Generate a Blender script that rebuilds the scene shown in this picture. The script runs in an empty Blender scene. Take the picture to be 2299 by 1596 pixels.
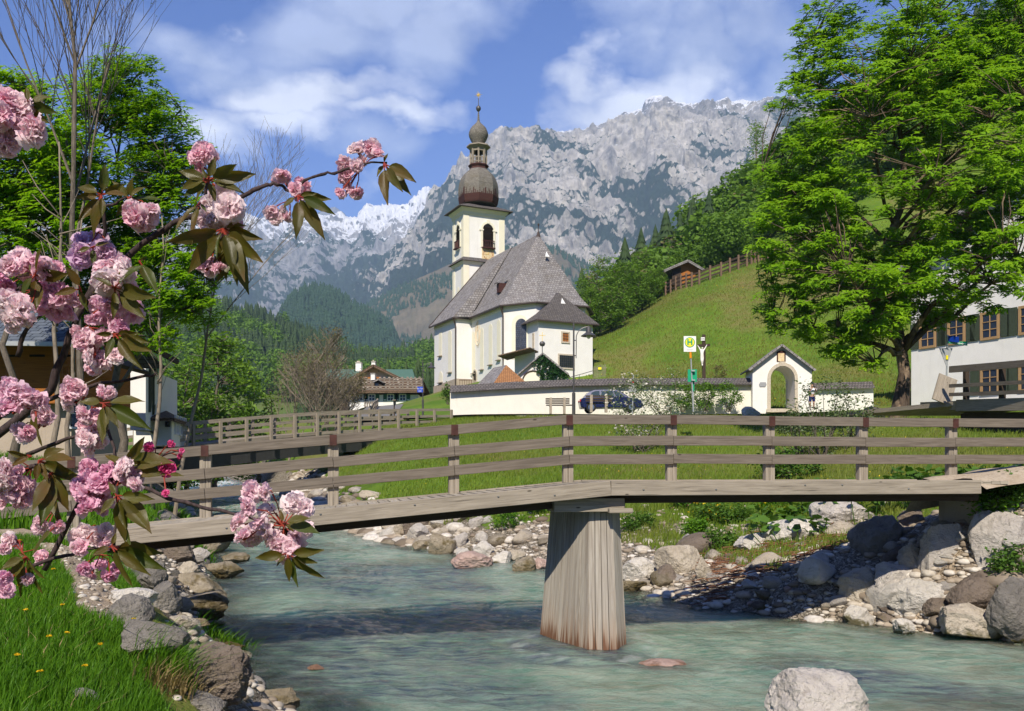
import bpy, bmesh, math, random
import numpy as np
from mathutils import Vector, Matrix
SC = bpy.context.scene
COL = SC.collection
rng = np.random.default_rng(7)
R = random.Random(5)
EZ = 2.6          # eye height above the near water (z = 0)
F = 2000.0; CX = 1149.0; HY = 1060.0    # survey constants used while laying out the place
def at(px, py, D):
    return ((px-CX)/F*D, D, EZ+(HY-py)/F*D)

# ------------------------------------------------------------------ names
def tag(o, label=None, cat=None, group=None, kind=None):
    if label: o['label'] = label
    if cat: o['category'] = cat
    if group: o['group'] = group
    if kind: o['kind'] = kind
    return o
def empty(name, loc, label, cat, group=None, rz=0.0):
    o = bpy.data.objects.new(name, None); COL.objects.link(o)
    o.empty_display_size = .2
    o.location = loc; o.rotation_euler = (0, 0, rz)
    return tag(o, label, cat, group)
def copy_tree(o, parent=None):
    c = o.copy(); COL.objects.link(c)
    c.parent = parent
    for ch in list(o.children): copy_tree(ch, c)
    return c

# ------------------------------------------------------------------ mesh helpers
def wm(o):
    b = Matrix.LocRotScale(o.location, o.rotation_euler, o.scale)
    return (wm(o.parent)@o.matrix_parent_inverse@b) if o.parent else b
def fin(name, me, mat, parent=None):
    o = bpy.data.objects.new(name, me); COL.objects.link(o)
    if mat: me.materials.append(mat)
    if parent is not None: o.parent = parent; o.matrix_parent_inverse = wm(parent).inverted()
    return o
def auto_uv(me, udirs=None):
    n = len(me.polygons)
    if n == 0: return
    co = np.empty(len(me.vertices)*3); me.vertices.foreach_get('co', co); co = co.reshape(-1, 3)
    nr = np.empty(n*3); me.polygons.foreach_get('normal', nr); nr = nr.reshape(-1, 3)
    tot = np.empty(n, dtype=np.int32); me.polygons.foreach_get('loop_total', tot)
    vi = np.empty(len(me.loops), dtype=np.int32); me.loops.foreach_get('vertex_index', vi)
    u = np.stack([-nr[:, 1], nr[:, 0], np.zeros(n)], 1)
    l = np.linalg.norm(u, axis=1); flat = l < .05
    u[flat] = (1, 0, 0); l[flat] = 1; u /= l[:, None]
    if udirs is not None:
        for i, d in enumerate(udirs):
            if d is not None:
                dd = np.array(d)-nr[i]*np.dot(d, nr[i]); L = np.linalg.norm(dd)
                if L > .3: u[i] = dd/L
    v = np.cross(nr, u)
    pi = np.repeat(np.arange(n), tot)
    uv = np.stack([(co[vi]*u[pi]).sum(1), (co[vi]*v[pi]).sum(1)], 1)
    lay = me.uv_layers.new(name='UVMap'); lay.data.foreach_set('uv', uv.astype(np.float32).ravel())
class MB:
    def __init__(s): s.v = []; s.f = []; s.u = []
    def poly(s, pts, u=None):
        b = len(s.v); s.v += [tuple(p) for p in pts]; s.f.append(tuple(range(b, b+len(pts)))); s.u.append(u); return s
    def hexa(s, p, u=None):      # p: 4 bottom + 4 top, counter-clockwise seen from above
        b = len(s.v); s.v += [tuple(q) for q in p]
        for f in ((3, 2, 1, 0), (4, 5, 6, 7), (0, 1, 5, 4), (1, 2, 6, 5), (2, 3, 7, 6), (3, 0, 4, 7)):
            s.f.append(tuple(b+i for i in f)); s.u.append(u)
        return s
    def box(s, c, sz, rz=0.0, u=None):
        x, y, z = c; a, b, h = sz[0]/2, sz[1]/2, sz[2]/2; C_, S_ = math.cos(rz), math.sin(rz)
        q = [(x+i*a*C_-j*b*S_, y+i*a*S_+j*b*C_) for i, j in ((-1, -1), (1, -1), (1, 1), (-1, 1))]
        return s.hexa([(X, Y, z-h) for X, Y in q]+[(X, Y, z+h) for X, Y in q], u)
    def bar(s, p0, p1, w, h, up=(0, 0, 1)):
        p0, p1 = Vector(p0), Vector(p1); d = (p1-p0).normalized(); up = Vector(up)
        sd = d.cross(up)
        if sd.length < 1e-3: sd = d.cross(Vector((1, 0, 0)))
        sd.normalize(); up = sd.cross(d).normalized()
        a, b = sd*w/2, up*h/2
        return s.hexa([p0-a-b, p0+a-b, p1+a-b, p1-a-b, p0-a+b, p0+a+b, p1+a+b, p1-a+b], tuple(d))
    def prism(s, ring, vec, u=None):     # planar ring extruded by vec
        n = len(ring); b = len(s.v); vec = Vector(vec)
        s.v += [tuple(p) for p in ring]+[tuple(Vector(p)+vec) for p in ring]
        s.f.append(tuple(range(b, b+n))[::-1]); s.f.append(tuple(range(b+n, b+2*n))); s.u += [u, u]
        for i in range(n):
            j = (i+1) % n; s.f.append((b+i, b+j, b+n+j, b+n+i)); s.u.append(u)
        return s
    def tube(s, pts, rad, n=8, cap=True):
        pts = [Vector(p) for p in pts]; b0 = len(s.v); m = len(pts)
        if not hasattr(rad, '__len__'): rad = [rad]*m
        ref = None
        for i, p in enumerate(pts):
            d = (pts[min(i+1, m-1)]-pts[max(i-1, 0)])
            if d.length < 1e-9: d = Vector((0, 0, 1))
            d.normalize()
            if ref is None: ref = d.cross(Vector((.3, .9, .1)) if abs(d.z) > .8 else Vector((0, 0, 1))).normalized()
            a = (ref-d*ref.dot(d)); a.normalize(); ref = a; c = d.cross(a)
            for k in range(n):
                t = 2*math.pi*k/n; s.v.append(tuple(p+(a*math.cos(t)+c*math.sin(t))*rad[i]))
        for i in range(m-1):
            for k in range(n):
                k2 = (k+1) % n; s.f.append((b0+i*n+k, b0+i*n+k2, b0+(i+1)*n+k2, b0+(i+1)*n+k)); s.u.append(None)
        if cap:
            s.f.append(tuple(b0+k for k in range(n))[::-1]); s.f.append(tuple(b0+(m-1)*n+k for k in range(n))); s.u += [None, None]
        return s
    def lathe(s, prof, c, n=16, ph=0.0, sq=None):
        b0 = len(s.v); m = len(prof)
        for r, z in prof:
            for k in range(n):
                t = 2*math.pi*k/n+ph; s.v.append((c[0]+r*math.cos(t), c[1]+r*math.sin(t), c[2]+z))
        for i in range(m-1):
            for k in range(n):
                k2 = (k+1) % n; s.f.append((b0+i*n+k, b0+i*n+k2, b0+(i+1)*n+k2, b0+(i+1)*n+k)); s.u.append(None)
        s.f.append(tuple(b0+k for k in range(n))[::-1]); s.f.append(tuple(b0+(m-1)*n+k for k in range(n))); s.u += [None, None]
        return s
    def build(s, name, mat, parent=None, smooth=False, bevel=0):
        me = bpy.data.meshes.new(name); me.from_pydata(s.v, [], s.f); me.update()
        auto_uv(me, s.u)
        if smooth: me.polygons.foreach_set('use_smooth', [True]*len(me.polygons))
        o = fin(name, me, mat, parent)
        if bevel:
            m = o.modifiers.new('b', 'BEVEL'); m.width = bevel; m.segments = 2; m.limit_method = 'ANGLE'
        return o
def np_mesh(name, V, FA, mat, parent=None, smooth=False, col=None, uv=False):
    """V (n,3); FA list of (m,k) index arrays"""
    if not isinstance(FA, (list, tuple)): FA = [FA]
    me = bpy.data.meshes.new(name)
    me.vertices.add(len(V)); me.vertices.foreach_set('co', np.asarray(V, dtype=np.float32).ravel())
    loops = np.concatenate([f.ravel() for f in FA]).astype(np.int32)
    tot = np.concatenate([np.full(len(f), f.shape[1]) for f in FA]).astype(np.int32)
    st = np.concatenate([[0], np.cumsum(tot)[:-1]]).astype(np.int32)
    me.loops.add(len(loops)); me.loops.foreach_set('vertex_index', loops)
    me.polygons.add(len(tot)); me.polygons.foreach_set('loop_start', st); me.polygons.foreach_set('loop_total', tot)
    me.update(calc_edges=True)
    if smooth: me.polygons.foreach_set('use_smooth', np.ones(len(tot), dtype=bool))
    if col is not None:
        a = me.color_attributes.new(name='zone', type='FLOAT_COLOR', domain='POINT')
        c = np.ones((len(V), 4), dtype=np.float32); c[:, :col.shape[1]] = col
        a.data.foreach_set('color', c.ravel())
    if uv: auto_uv(me)
    return fin(name, me, mat, parent)
def grid_faces(a, b):
    i = np.arange(a-1)[:, None]*b+np.arange(b-1)[None, :]
    return np.stack([i, i+1, i+b+1, i+b], -1).reshape(-1, 4)

# ------------------------------------------------------------------ noise
_P = rng.permutation(4096).astype(np.int64)
_G = rng.normal(size=(4096, 3)); _G /= np.linalg.norm(_G, axis=1)[:, None]
def perlin(p):
    p = np.asarray(p, dtype=float); i = np.floor(p).astype(np.int64); f = p-i; w = f*f*f*(f*(f*6-15)+10)
    out = 0
    for dx in (0, 1):
        for dy in (0, 1):
            for dz in (0, 1):
                h = _P[(_P[(_P[(i[..., 0]+dx) & 4095]+i[..., 1]+dy) & 4095]+i[..., 2]+dz) & 4095]
                g = _G[h]
                d = g[..., 0]*(f[..., 0]-dx)+g[..., 1]*(f[..., 1]-dy)+g[..., 2]*(f[..., 2]-dz)
                ww = (w[..., 0] if dx else 1-w[..., 0])*(w[..., 1] if dy else 1-w[..., 1])*(w[..., 2] if dz else 1-w[..., 2])
                out = out+d*ww
    return out*1.5
def fbm(p, o=4, ridged=False, gain=.5):
    p = np.asarray(p, dtype=float); a = 1.0; s = 0; t = 0
    for k in range(o):
        n = perlin(p*(2**k)+k*17.3)
        if ridged: n = 1-2*np.abs(n)
        s = s+a*n; t += a; a *= gain
    return s/t
def v3(x, y, z=0.0):
    x = np.asarray(x, dtype=float); return np.stack([x, np.broadcast_to(y, x.shape), np.broadcast_to(z, x.shape)], -1)
def sstep(x, a, b):
    t = np.clip((x-a)/(b-a), 0, 1); return t*t*(3-2*t)

# ------------------------------------------------------------------ node helpers
class NT:
    def __init__(s, name, displ=False):
        s.m = bpy.data.materials.new(name); s.m.use_nodes = True; s.t = s.m.node_tree; s.t.nodes.clear()
        s.out = s.n('ShaderNodeOutputMaterial')
    def n(s, typ, **kw):
        nd = s.t.nodes.new(typ)
        for k, v in kw.items(): setattr(nd, k, v)
        return nd
    def L(s, a, b): s.t.links.new(a, b)
    def put(s, sock, v):
        if v is None: return
        if hasattr(v, 'links') or isinstance(v, bpy.types.NodeSocket): s.L(v, sock)
        elif isinstance(v, (tuple, list)) and sock.type == 'RGBA': sock.default_value = tuple(v)+(1,) if len(v) == 3 else v
        else: sock.default_value = v
    def uv(s): return s.n('ShaderNodeTexCoord').outputs['UV']
    def obj(s): return s.n('ShaderNodeTexCoord').outputs['Object']
    def pos(s): return s.n('ShaderNodeNewGeometry').outputs['Position']
    def nrm(s): return s.n('ShaderNodeNewGeometry').outputs['Normal']
    def isl(s): return s.n('ShaderNodeNewGeometry').outputs['Random Per Island']
    def zone(s):
        a = s.n('ShaderNodeAttribute', attribute_name='zone'); sp = s.n('ShaderNodeSeparateColor'); s.L(a.outputs['Color'], sp.inputs[0]); return sp.outputs
    def map(s, vec, scale=(1, 1, 1), rot=(0, 0, 0), loc=(0, 0, 0)):
        m = s.n('ShaderNodeMapping'); s.L(vec, m.inputs[0]); m.inputs['Scale'].default_value = scale; m.inputs['Rotation'].default_value = rot; m.inputs['Location'].default_value = loc; return m.outputs[0]
    def noise(s, vec, scale=5, det=4, rough=.55, dist=0.0, col=False):
        m = s.n('ShaderNodeTexNoise'); s.L(vec, m.inputs['Vector']); m.inputs['Scale'].default_value = scale; m.inputs['Detail'].default_value = det
        m.inputs['Roughness'].default_value = rough; m.inputs['Distortion'].default_value = dist; return m.outputs['Color' if col else 'Fac']
    def voro(s, vec, scale=5, feat='F1', rnd=1.0, out='Distance'):
        m = s.n('ShaderNodeTexVoronoi', feature=feat); s.L(vec, m.inputs['Vector']); m.inputs['Scale'].default_value = scale; m.inputs['Randomness'].default_value = rnd; return m.outputs[out]
    def brick(s, vec, w, h, mortar=.02, c1=(1, 1, 1), c2=(0, 0, 0), cm=(0, 0, 0), scale=1.0):
        m = s.n('ShaderNodeTexBrick'); s.L(vec, m.inputs['Vector']); m.inputs['Scale'].default_value = scale; m.inputs['Brick Width'].default_value = w; m.inputs['Row Height'].default_value = h
        m.inputs['Mortar Size'].default_value = mortar; m.inputs['Mortar Smooth'].default_value = .3; m.inputs['Color1'].default_value = (*c1, 1); m.inputs['Color2'].default_value = (*c2, 1); m.inputs['Mortar'].default_value = (*cm, 1)
        return m.outputs
    def ramp(s, fac, *st):
        r = s.n('ShaderNodeValToRGB'); s.L(fac, r.inputs[0]); e = r.color_ramp.elements
        while len(e) < len(st): e.new(.5)
        for k, (p, c) in enumerate(st):
            e[k].position = p; e[k].color = (c, c, c, 1) if not isinstance(c, tuple) else (*c, 1)
        return r.outputs[0]
    def mr(s, v, a, b, c=0.0, d=1.0):
        m = s.n('ShaderNodeMapRange'); s.put(m.inputs[0], v); m.inputs[1].default_value = a; m.inputs[2].default_value = b; m.inputs[3].default_value = c; m.inputs[4].default_value = d; return m.outputs[0]
    def mix(s, f, a, b, mode='MIX'):
        m = s.n('ShaderNodeMix', data_type='RGBA', blend_type=mode); s.put(m.inputs[0], f); s.put(m.inputs[6], a); s.put(m.inputs[7], b); return m.outputs[2]
    def math(s, op, a, b=None, c=None, clamp=False):
        m = s.n('ShaderNodeMath', operation=op, use_clamp=clamp); s.put(m.inputs[0], a); s.put(m.inputs[1], b)
        if c is not None: s.put(m.inputs[2], c)
        return m.outputs[0]
    def bump(s, h, st=.5, dist=.02, n=None):
        b = s.n('ShaderNodeBump'); s.L(h, b.inputs['Height']); b.inputs['Strength'].default_value = st; b.inputs['Distance'].default_value = dist
        if n is not None: s.L(n, b.inputs['Normal'])
        return b.outputs[0]
    def pr(s, col, rough=.8, nrm=None, spec=.3, metal=0.0, **kw):
        p = s.n('ShaderNodeBsdfPrincipled'); s.put(p.inputs['Base Color'], col); s.put(p.inputs['Roughness'], rough); s.put(p.inputs['Normal'], nrm)
        p.inputs['Specular IOR Level'].default_value = spec; p.inputs['Metallic'].default_value = metal
        for k, v in kw.items(): s.put(p.inputs[k], v)
        return p.outputs[0]
    def end(s, sh): s.L(sh, s.out.inputs[0]); return s.m
M = {}
def simple(name, col, rough=.7, spec=.3, metal=0.0, var=.15, sc=6.0, bump=0.0):
    t = NT(name); p = t.pos(); n = t.noise(p, sc, 5, .6)
    c = t.mix(t.mr(n, .3, .7), tuple(x*(1-var) for x in col), tuple(min(1, x*(1+var)) for x in col))
    b = t.bump(n, bump, .02) if bump else None
    M[name] = t.end(t.pr(c, rough, b, spec, metal)); return M[name]
def leafmat(name, c1, c2, trans=.45, rough=.5, c3=None, big=0.25, spec=.25):
    t = NT(name); c = t.mix(t.isl(), c1, c2)
    n = t.noise(t.pos(), big, 3, .6)
    c = t.mix(t.mr(n, .35, .65, 0, .5), c, c3 if c3 else tuple(x*.75 for x in c1))
    a = t.pr(c, rough, None, spec)
    tr = t.n('ShaderNodeBsdfTranslucent'); t.put(tr.inputs[0], t.mix(1.0, c, (1.0, 1.0, .45), 'MULTIPLY'))
    mx = t.n('ShaderNodeMixShader'); mx.inputs[0].default_value = trans; t.L(a, mx.inputs[1]); t.L(tr.outputs[0], mx.inputs[2])
    M[name] = t.end(mx.outputs[0]); return M[name]
# ------------------------------------------------------------------ materials
def wood(name, ca, cb, grain=1.0, dark=(.03, .022, .016), rough=.85):
    t = NT(name); uv = t.uv(); isl = t.isl()
    off = t.n('ShaderNodeCombineXYZ'); t.L(t.math('MULTIPLY', isl, 37.0), off.inputs[2])
    va = t.n('ShaderNodeVectorMath', operation='ADD'); t.L(uv, va.inputs[0]); t.L(off.outputs[0], va.inputs[1]); v = va.outputs[0]
    g = t.noise(t.map(v, (1.6, 34*grain, 1)), 1.0, 6, .65, .6)
    g2 = t.noise(t.map(v, (.7, 9*grain, 1)), 1.0, 4, .6, 1.2)
    blot = t.noise(v, 1.3, 3, .6)
    c = t.mix(t.mr(g, .3, .7), ca, cb)
    c = t.mix(t.mr(isl, 0, 1, 0, .35), c, tuple(x*.55 for x in ca))
    c = t.mix(t.mr(g2, .52, .75, 0, .6), c, tuple(x*.6 for x in ca))
    kn = t.voro(t.map(v, (1.7, 5, 1)), 1.0)
    c = t.mix(t.mr(kn, .035, .075, .85, 0), c, dark)
    cr = t.noise(t.map(v, (.9, 60*grain, 1)), 1.0, 3, .7, .4)
    c = t.mix(t.mr(cr, .63, .68, 0, .75), c, dark)
    c = t.mix(t.mr(blot, .5, .75, 0, .35), c, tuple(x*.5 for x in cb))
    h = t.math('ADD', g, t.mr(cr, .6, .68, 0, -1.0))
    M[name] = t.end(t.pr(c, rough, t.bump(h, .5, .006), .2)); return M[name]
wood('wood_weathered', (.225, .19, .145), (.42, .365, .29))
wood('wood_rail', (.115, .095, .074), (.235, .20, .16))
wood('wood_pale', (.30, .26, .20), (.50, .45, .36))
wood('wood_dark', (.045, .032, .023), (.09, .063, .045))
wood('wood_orange', (.30, .105, .022), (.46, .18, .045))
wood('wood_tan', (.36, .22, .10), (.52, .34, .17))
wood('wood_fence', (.13, .085, .055), (.26, .17, .11))
# pier planks: pale above, stained brown near the water
t = NT('wood_pier'); uv = t.uv(); isl = t.isl()
off = t.n('ShaderNodeCombineXYZ'); t.L(t.math('MULTIPLY', isl, 31.0), off.inputs[2])
va = t.n('ShaderNodeVectorMath', operation='ADD'); t.L(uv, va.inputs[0]); t.L(off.outputs[0], va.inputs[1]); v = va.outputs[0]
g = t.noise(t.map(v, (1.4, 40, 1)), 1.0, 6, .65, .5); g2 = t.noise(t.map(v, (.5, 7, 1)), 1.0, 4, .6, 1)
c = t.mix(t.mr(g, .3, .7), (.27, .24, .20), (.50, .46, .39)); c = t.mix(t.mr(isl, 0, 1, 0, .4), c, (.22, .19, .16))
c = t.mix(t.mr(g2, .5, .72, 0, .4), c, (.145, .105, .07))
sx = t.n('ShaderNodeSeparateXYZ'); t.L(t.pos(), sx.inputs[0])
wn = t.noise(t.map(v, (.4, 12, 1)), 1.0, 3, .6)
zz = t.math('ADD', sx.outputs[2], t.mr(wn, .3, .7, -.28, .28))
c = t.mix(t.mr(zz, .05, .55, .45, 0), c, (.30, .17, .085))
c = t.mix(t.mr(zz, .02, .22, .85, 0), c, (.12, .045, .018))
cr = t.noise(t.map(v, (.7, 70, 1)), 1.0, 3, .7, .4); c = t.mix(t.mr(cr, .62, .68, 0, .7), c, (.04, .03, .02))
M['wood_pier'] = t.end(t.pr(c, .85, t.bump(g, .5, .006), .2))
# shingle roofs
def shingle(name, ca, cb, w=.22, h=.2, moss=(.16, .13, .09), mossf=.4):
    t = NT(name); uv = t.uv()
    b = t.brick(t.map(uv, (1, 1, 1)), w, h, .018, (1, 1, 1), (0, 0, 0), (.0, .0, .0))
    n = t.noise(uv, 1.1, 4, .6); n2 = t.noise(t.map(uv, (14, 3, 1)), 1.0, 4, .6)
    c = t.mix(b[0], ca, cb); c = t.mix(t.mr(n2, .3, .7, 0, .5), c, tuple(x*1.35 for x in cb))
    c = t.mix(t.mr(n, .45, .7, 0, mossf), c, moss)
    c = t.mix(b[1], c, tuple(x*.25 for x in ca))
    hh = t.math('SUBTRACT', t.mix(.3, b[0], n2), t.math('MULTIPLY', b[1], 1.2))
    M[name] = t.end(t.pr(c, .85, t.bump(hh, .9, .03), .2)); return M[name]
shingle('shingle_grey', (.145, .135, .135), (.29, .275, .27), .34, .30)
shingle('shingle_dark', (.085, .078, .078), (.15, .135, .13), mossf=.2)
shingle('shingle_new', (.33, .155, .065), (.47, .23, .10), moss=(.4, .2, .1))
shingle('shingle_dome', (.16, .148, .13), (.30, .28, .245), .2, .14, (.2, .165, .1), .5)
shingle('shingle_brown', (.10, .065, .04), (.19, .125, .08), .3, .25, (.07, .05, .035))
shingle('roof_slate', (.06, .075, .10), (.11, .13, .165), .4, .3, (.16, .18, .21), .5)
# plaster
def plaster(name, col, stain_or_reflection=(.5, .45, .36), amt=.25, bump=.25):
    t = NT(name); p = t.pos(); n = t.noise(p, 1.2, 6, .6); n2 = t.noise(t.map(p, (3, 3, .5)), 1.0, 5, .65); n3 = t.noise(p, 25, 4, .6)
    c = t.mix(t.mr(n, .3, .7), tuple(x*.93 for x in col), col)
    c = t.mix(t.mr(n2, .55, .8, 0, amt), c, stain_or_reflection)
    M[name] = t.end(t.pr(c, .9, t.bump(t.math('ADD', n, t.math('MULTIPLY', n3, .3)), bump, .04), .15)); return M[name]
plaster('plaster_white', (.80, .785, .745), (.46, .43, .36), amt=.22)
plaster('plaster_cream', (.82, .775, .64), amt=.1)
plaster('plaster_yellow', (.82, .775, .61), amt=.12)
plaster('plaster_wall', (.78, .75, .66), amt=.3)
plaster('concrete', (.42, .40, .35), (.2, .18, .14), .6)
plaster('stone_base', (.42, .35, .28), (.22, .17, .13), .8, .8)
simple('iron', (.035, .035, .035), .5, .4); simple('lamp_metal', (.10, .095, .095), .45, .5, .5)
simple('gutter', (.075, .055, .045), .5, .4, .3); simple('dark_void', (.012, .010, .009), .9); simple('green_roof', (.075, .15, .105), .6, .4)
simple('gold', (.95, .68, .20), .35, .6, .35, .05); simple('stone_trim', (.50, .44, .35), .85, .2, 0, .2, 9, .3)
simple('shutter_green', (.02, .10, .045), .5); simple('shutter_olive', (.045, .06, .035), .6); simple('window_white', (.75, .75, .74), .5)
simple('red_paint', (.45, .02, .02), .5); simple('sign_white', (.80, .80, .78), .4, .4, 0, .03); simple('sign_yellow', (.85, .72, .02), .45, .3, 0, .03)
simple('sign_green', (.01, .32, .16), .45, .3, 0, .05); simple('sign_blue', (.01, .06, .48), .45, .3, 0, .05); simple('sign_back', (.35, .36, .37), .5, .4, .3, .05)
simple('pole_zinc', (.42, .44, .45), .45, .4, .4, .08); simple('orange_paint', (.75, .28, .01), .5)
simple('skin', (.55, .32, .22), .6); simple('cloth_white', (.75, .76, .80), .8); simple('cloth_navy', (.012, .015, .12), .8); simple('hair_dark', (.02, .03, .035), .7)
simple('figure_white', (.80, .77, .70), .6, .3, 0, .1); simple('fresco', (.72, .55, .36), .9, .1, 0, .3, 3); simple('fresco_red', (.45, .22, .12), .9)
simple('car_paint', (.012, .018, .075), .25, .6, .2, .03); simple('rubber', (.015, .015, .015), .8); simple('chrome', (.6, .6, .6), .25, .5, 1)
simple('stone_bench', (.38, .32, .26), .9, .2, 0, .2, 12, .3); simple('roof_stone', (.32, .27, .22), .9, .2, 0, .3, 3)
simple('bolt', (.45, .45, .45), .4, .5, .8)
simple('asphalt', (.17, .165, .16), .9, .2, 0, .15, 4, .3)
simple('rust_metal', (.07, .028, .022), .7, .3, .2, .3, 9)
t = NT('glass_dark'); M['glass_dark'] = t.end(t.pr((.02, .026, .035), .08, None, .6))
t = NT('car_glass'); M['car_glass'] = t.end(t.pr((.04, .06, .065), .05, None, .7))
# leaded church window
t = NT('glass_leaded'); b = t.brick(t.uv(), .22, .22, .02, (.05, .06, .085), (.09, .10, .13), (.012, .012, .014)); M['glass_leaded'] = t.end(t.pr(b[0], .3, None, .5))
# clock face
t = NT('clock_face'); n = t.noise(t.pos(), 4, 4, .6); M['clock_face'] = t.end(t.pr(t.mix(t.mr(n, .4, .6), (.72, .60, .38), (.62, .45, .24)), .8))
# foliage
leafmat('leaf_maple', (.18, .37, .012), (.31, .52, .02), .45, .45, (.12, .28, .012))
leafmat('leaf_maple_dark', (.19, .39, .012), (.33, .55, .022), .64, .45, (.15, .34, .012))
leafmat('leaf_light', (.14, .27, .025), (.22, .36, .04), .4, .6, (.08, .18, .02))
leafmat('leaf_forest', (.10, .20, .018), (.18, .32, .028), .4, .6, (.07, .15, .016), .06)
leafmat('leaf_brown', (.15, .13, .06), (.22, .18, .08), .25, .7, (.12, .13, .04), .06)
leafmat('leaf_conifer', (.028, .060, .018), (.055, .095, .026), .1, .7, (.012, .03, .014), .02)
leafmat('leaf_shrub', (.07, .16, .02), (.13, .25, .03), .35, .6)
leafmat('leaf_grey', (.14, .20, .09), (.22, .29, .12), .35, .6)
leafmat('leaf_ivy', (.025, .085, .02), (.05, .14, .03), .25, .5)
leafmat('leaf_conifer_far', (.020, .050, .030), (.038, .075, .040), .1, .8, (.03, .075, .03), .012)
leafmat('blade_grass', (.07, .20, .010), (.17, .34, .018), .4, .5, (.05, .15, .010), .5)
leafmat('blade_meadow', (.095, .20, .012), (.20, .29, .026), .35, .6, (.22, .19, .05), .12)
leafmat('blade_hill', (.085, .155, .014), (.18, .22, .03), .3, .6, (.24, .17, .055), .09)
leafmat('leaf_espalier', (.11, .24, .02), (.19, .35, .035), .4, .6)
leafmat('blade_dry', (.35, .26, .12), (.5, .4, .2), .3, .7, (.28, .2, .08), .5)
leafmat('flower_white', (.75, .72, .66), (.85, .82, .78), .3, .6, (.8, .7, .65), .5)
leafmat('flower_yellow', (.80, .55, .01), (.9, .65, .02), .3, .6, (.8, .5, .01), .5)
leafmat('flower_pink', (.45, .08, .25), (.55, .12, .3), .3, .6, (.5, .1, .28), .5)
# cherry
def petal(name, ca, cb, cc):
    t = NT(name); isl = t.isl(); c = t.mix(isl, ca, cb)
    n = t.noise(t.pos(), 9, 2, .5); c = t.mix(t.mr(n, .42, .62, 0, .8), c, cc)
    a = t.pr(c, .6, None, .2); tr = t.n('ShaderNodeBsdfTranslucent'); t.put(tr.inputs[0], c)
    mx = t.n('ShaderNodeMixShader'); mx.inputs[0].default_value = .45; t.L(a, mx.inputs[1]); t.L(tr.outputs[0], mx.inputs[2]); M[name] = t.end(mx.outputs[0])
petal('petal_pink', (.88, .48, .60), (.95, .74, .79), (.95, .86, .86))
petal('petal_deep', (.80, .34, .54), (.90, .54, .68), (.92, .70, .78))
petal('petal_mauve', (.70, .42, .66), (.80, .56, .74), (.84, .66, .76))
petal('petal_hot', (.75, .06, .28), (.85, .2, .42), (.8, .15, .36))
simple('sepal_red', (.26, .035, .018), .6)
t = NT('leaf_cherry'); isl = t.isl(); uv = t.uv()
c = t.mix(isl, (.035, .075, .006), (.13, .055, .010)); c = t.mix(t.mr(isl, .5, 1, 0, .5), c, (.085, .135, .012))
vn = t.n('ShaderNodeTexWave', wave_type='BANDS', bands_direction='DIAGONAL'); t.L(uv, vn.inputs[0]); vn.inputs['Scale'].default_value = 28; vn.inputs['Distortion'].default_value = .6
c = t.mix(t.mr(vn.outputs['Fac'], .1, .9, 0, .22), c, (.12, .18, .025))
nz = t.noise(t.pos(), 14, 3, .6); c = t.mix(t.mr(nz, .5, .75, 0, .6), c, (.17, .06, .02))
a = t.pr(c, .38, t.bump(vn.outputs['Fac'], .3, .002), .45); tr = t.n('ShaderNodeBsdfTranslucent'); t.put(tr.inputs[0], t.mix(1.0, c, (1.5, 1.4, .6), 'MULTIPLY'))
mx = t.n('ShaderNodeMixShader'); mx.inputs[0].default_value = .35; t.L(a, mx.inputs[1]); t.L(tr.outputs[0], mx.inputs[2]); M['leaf_cherry'] = t.end(mx.outputs[0])
def bark(name, a, b, sc=1.0, moss=None):
    t = NT(name); p = t.pos(); n = t.noise(t.map(p, (9*sc, 9*sc, 2.2*sc)), 1.0, 6, .7, .5); c = t.mix(t.mr(n, .35, .65), a, b)
    if moss: c = t.mix(t.mr(t.noise(p, 1.6*sc, 4, .6), .5, .62, 0, .8), c, moss)
    M[name] = t.end(t.pr(c, .9, t.bump(n, .8, .03/sc), .15))
bark('bark_maple', (.045, .032, .024), (.13, .095, .07), 1.0, (.30, .22, .15))
bark('bark_thin', (.075, .062, .05), (.19, .16, .125), 2.5)
bark('bark_pale', (.16, .13, .10), (.30, .25, .19), 1.5)
bark('bark_cherry', (.03, .022, .022), (.085, .06, .058), 20)
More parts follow.
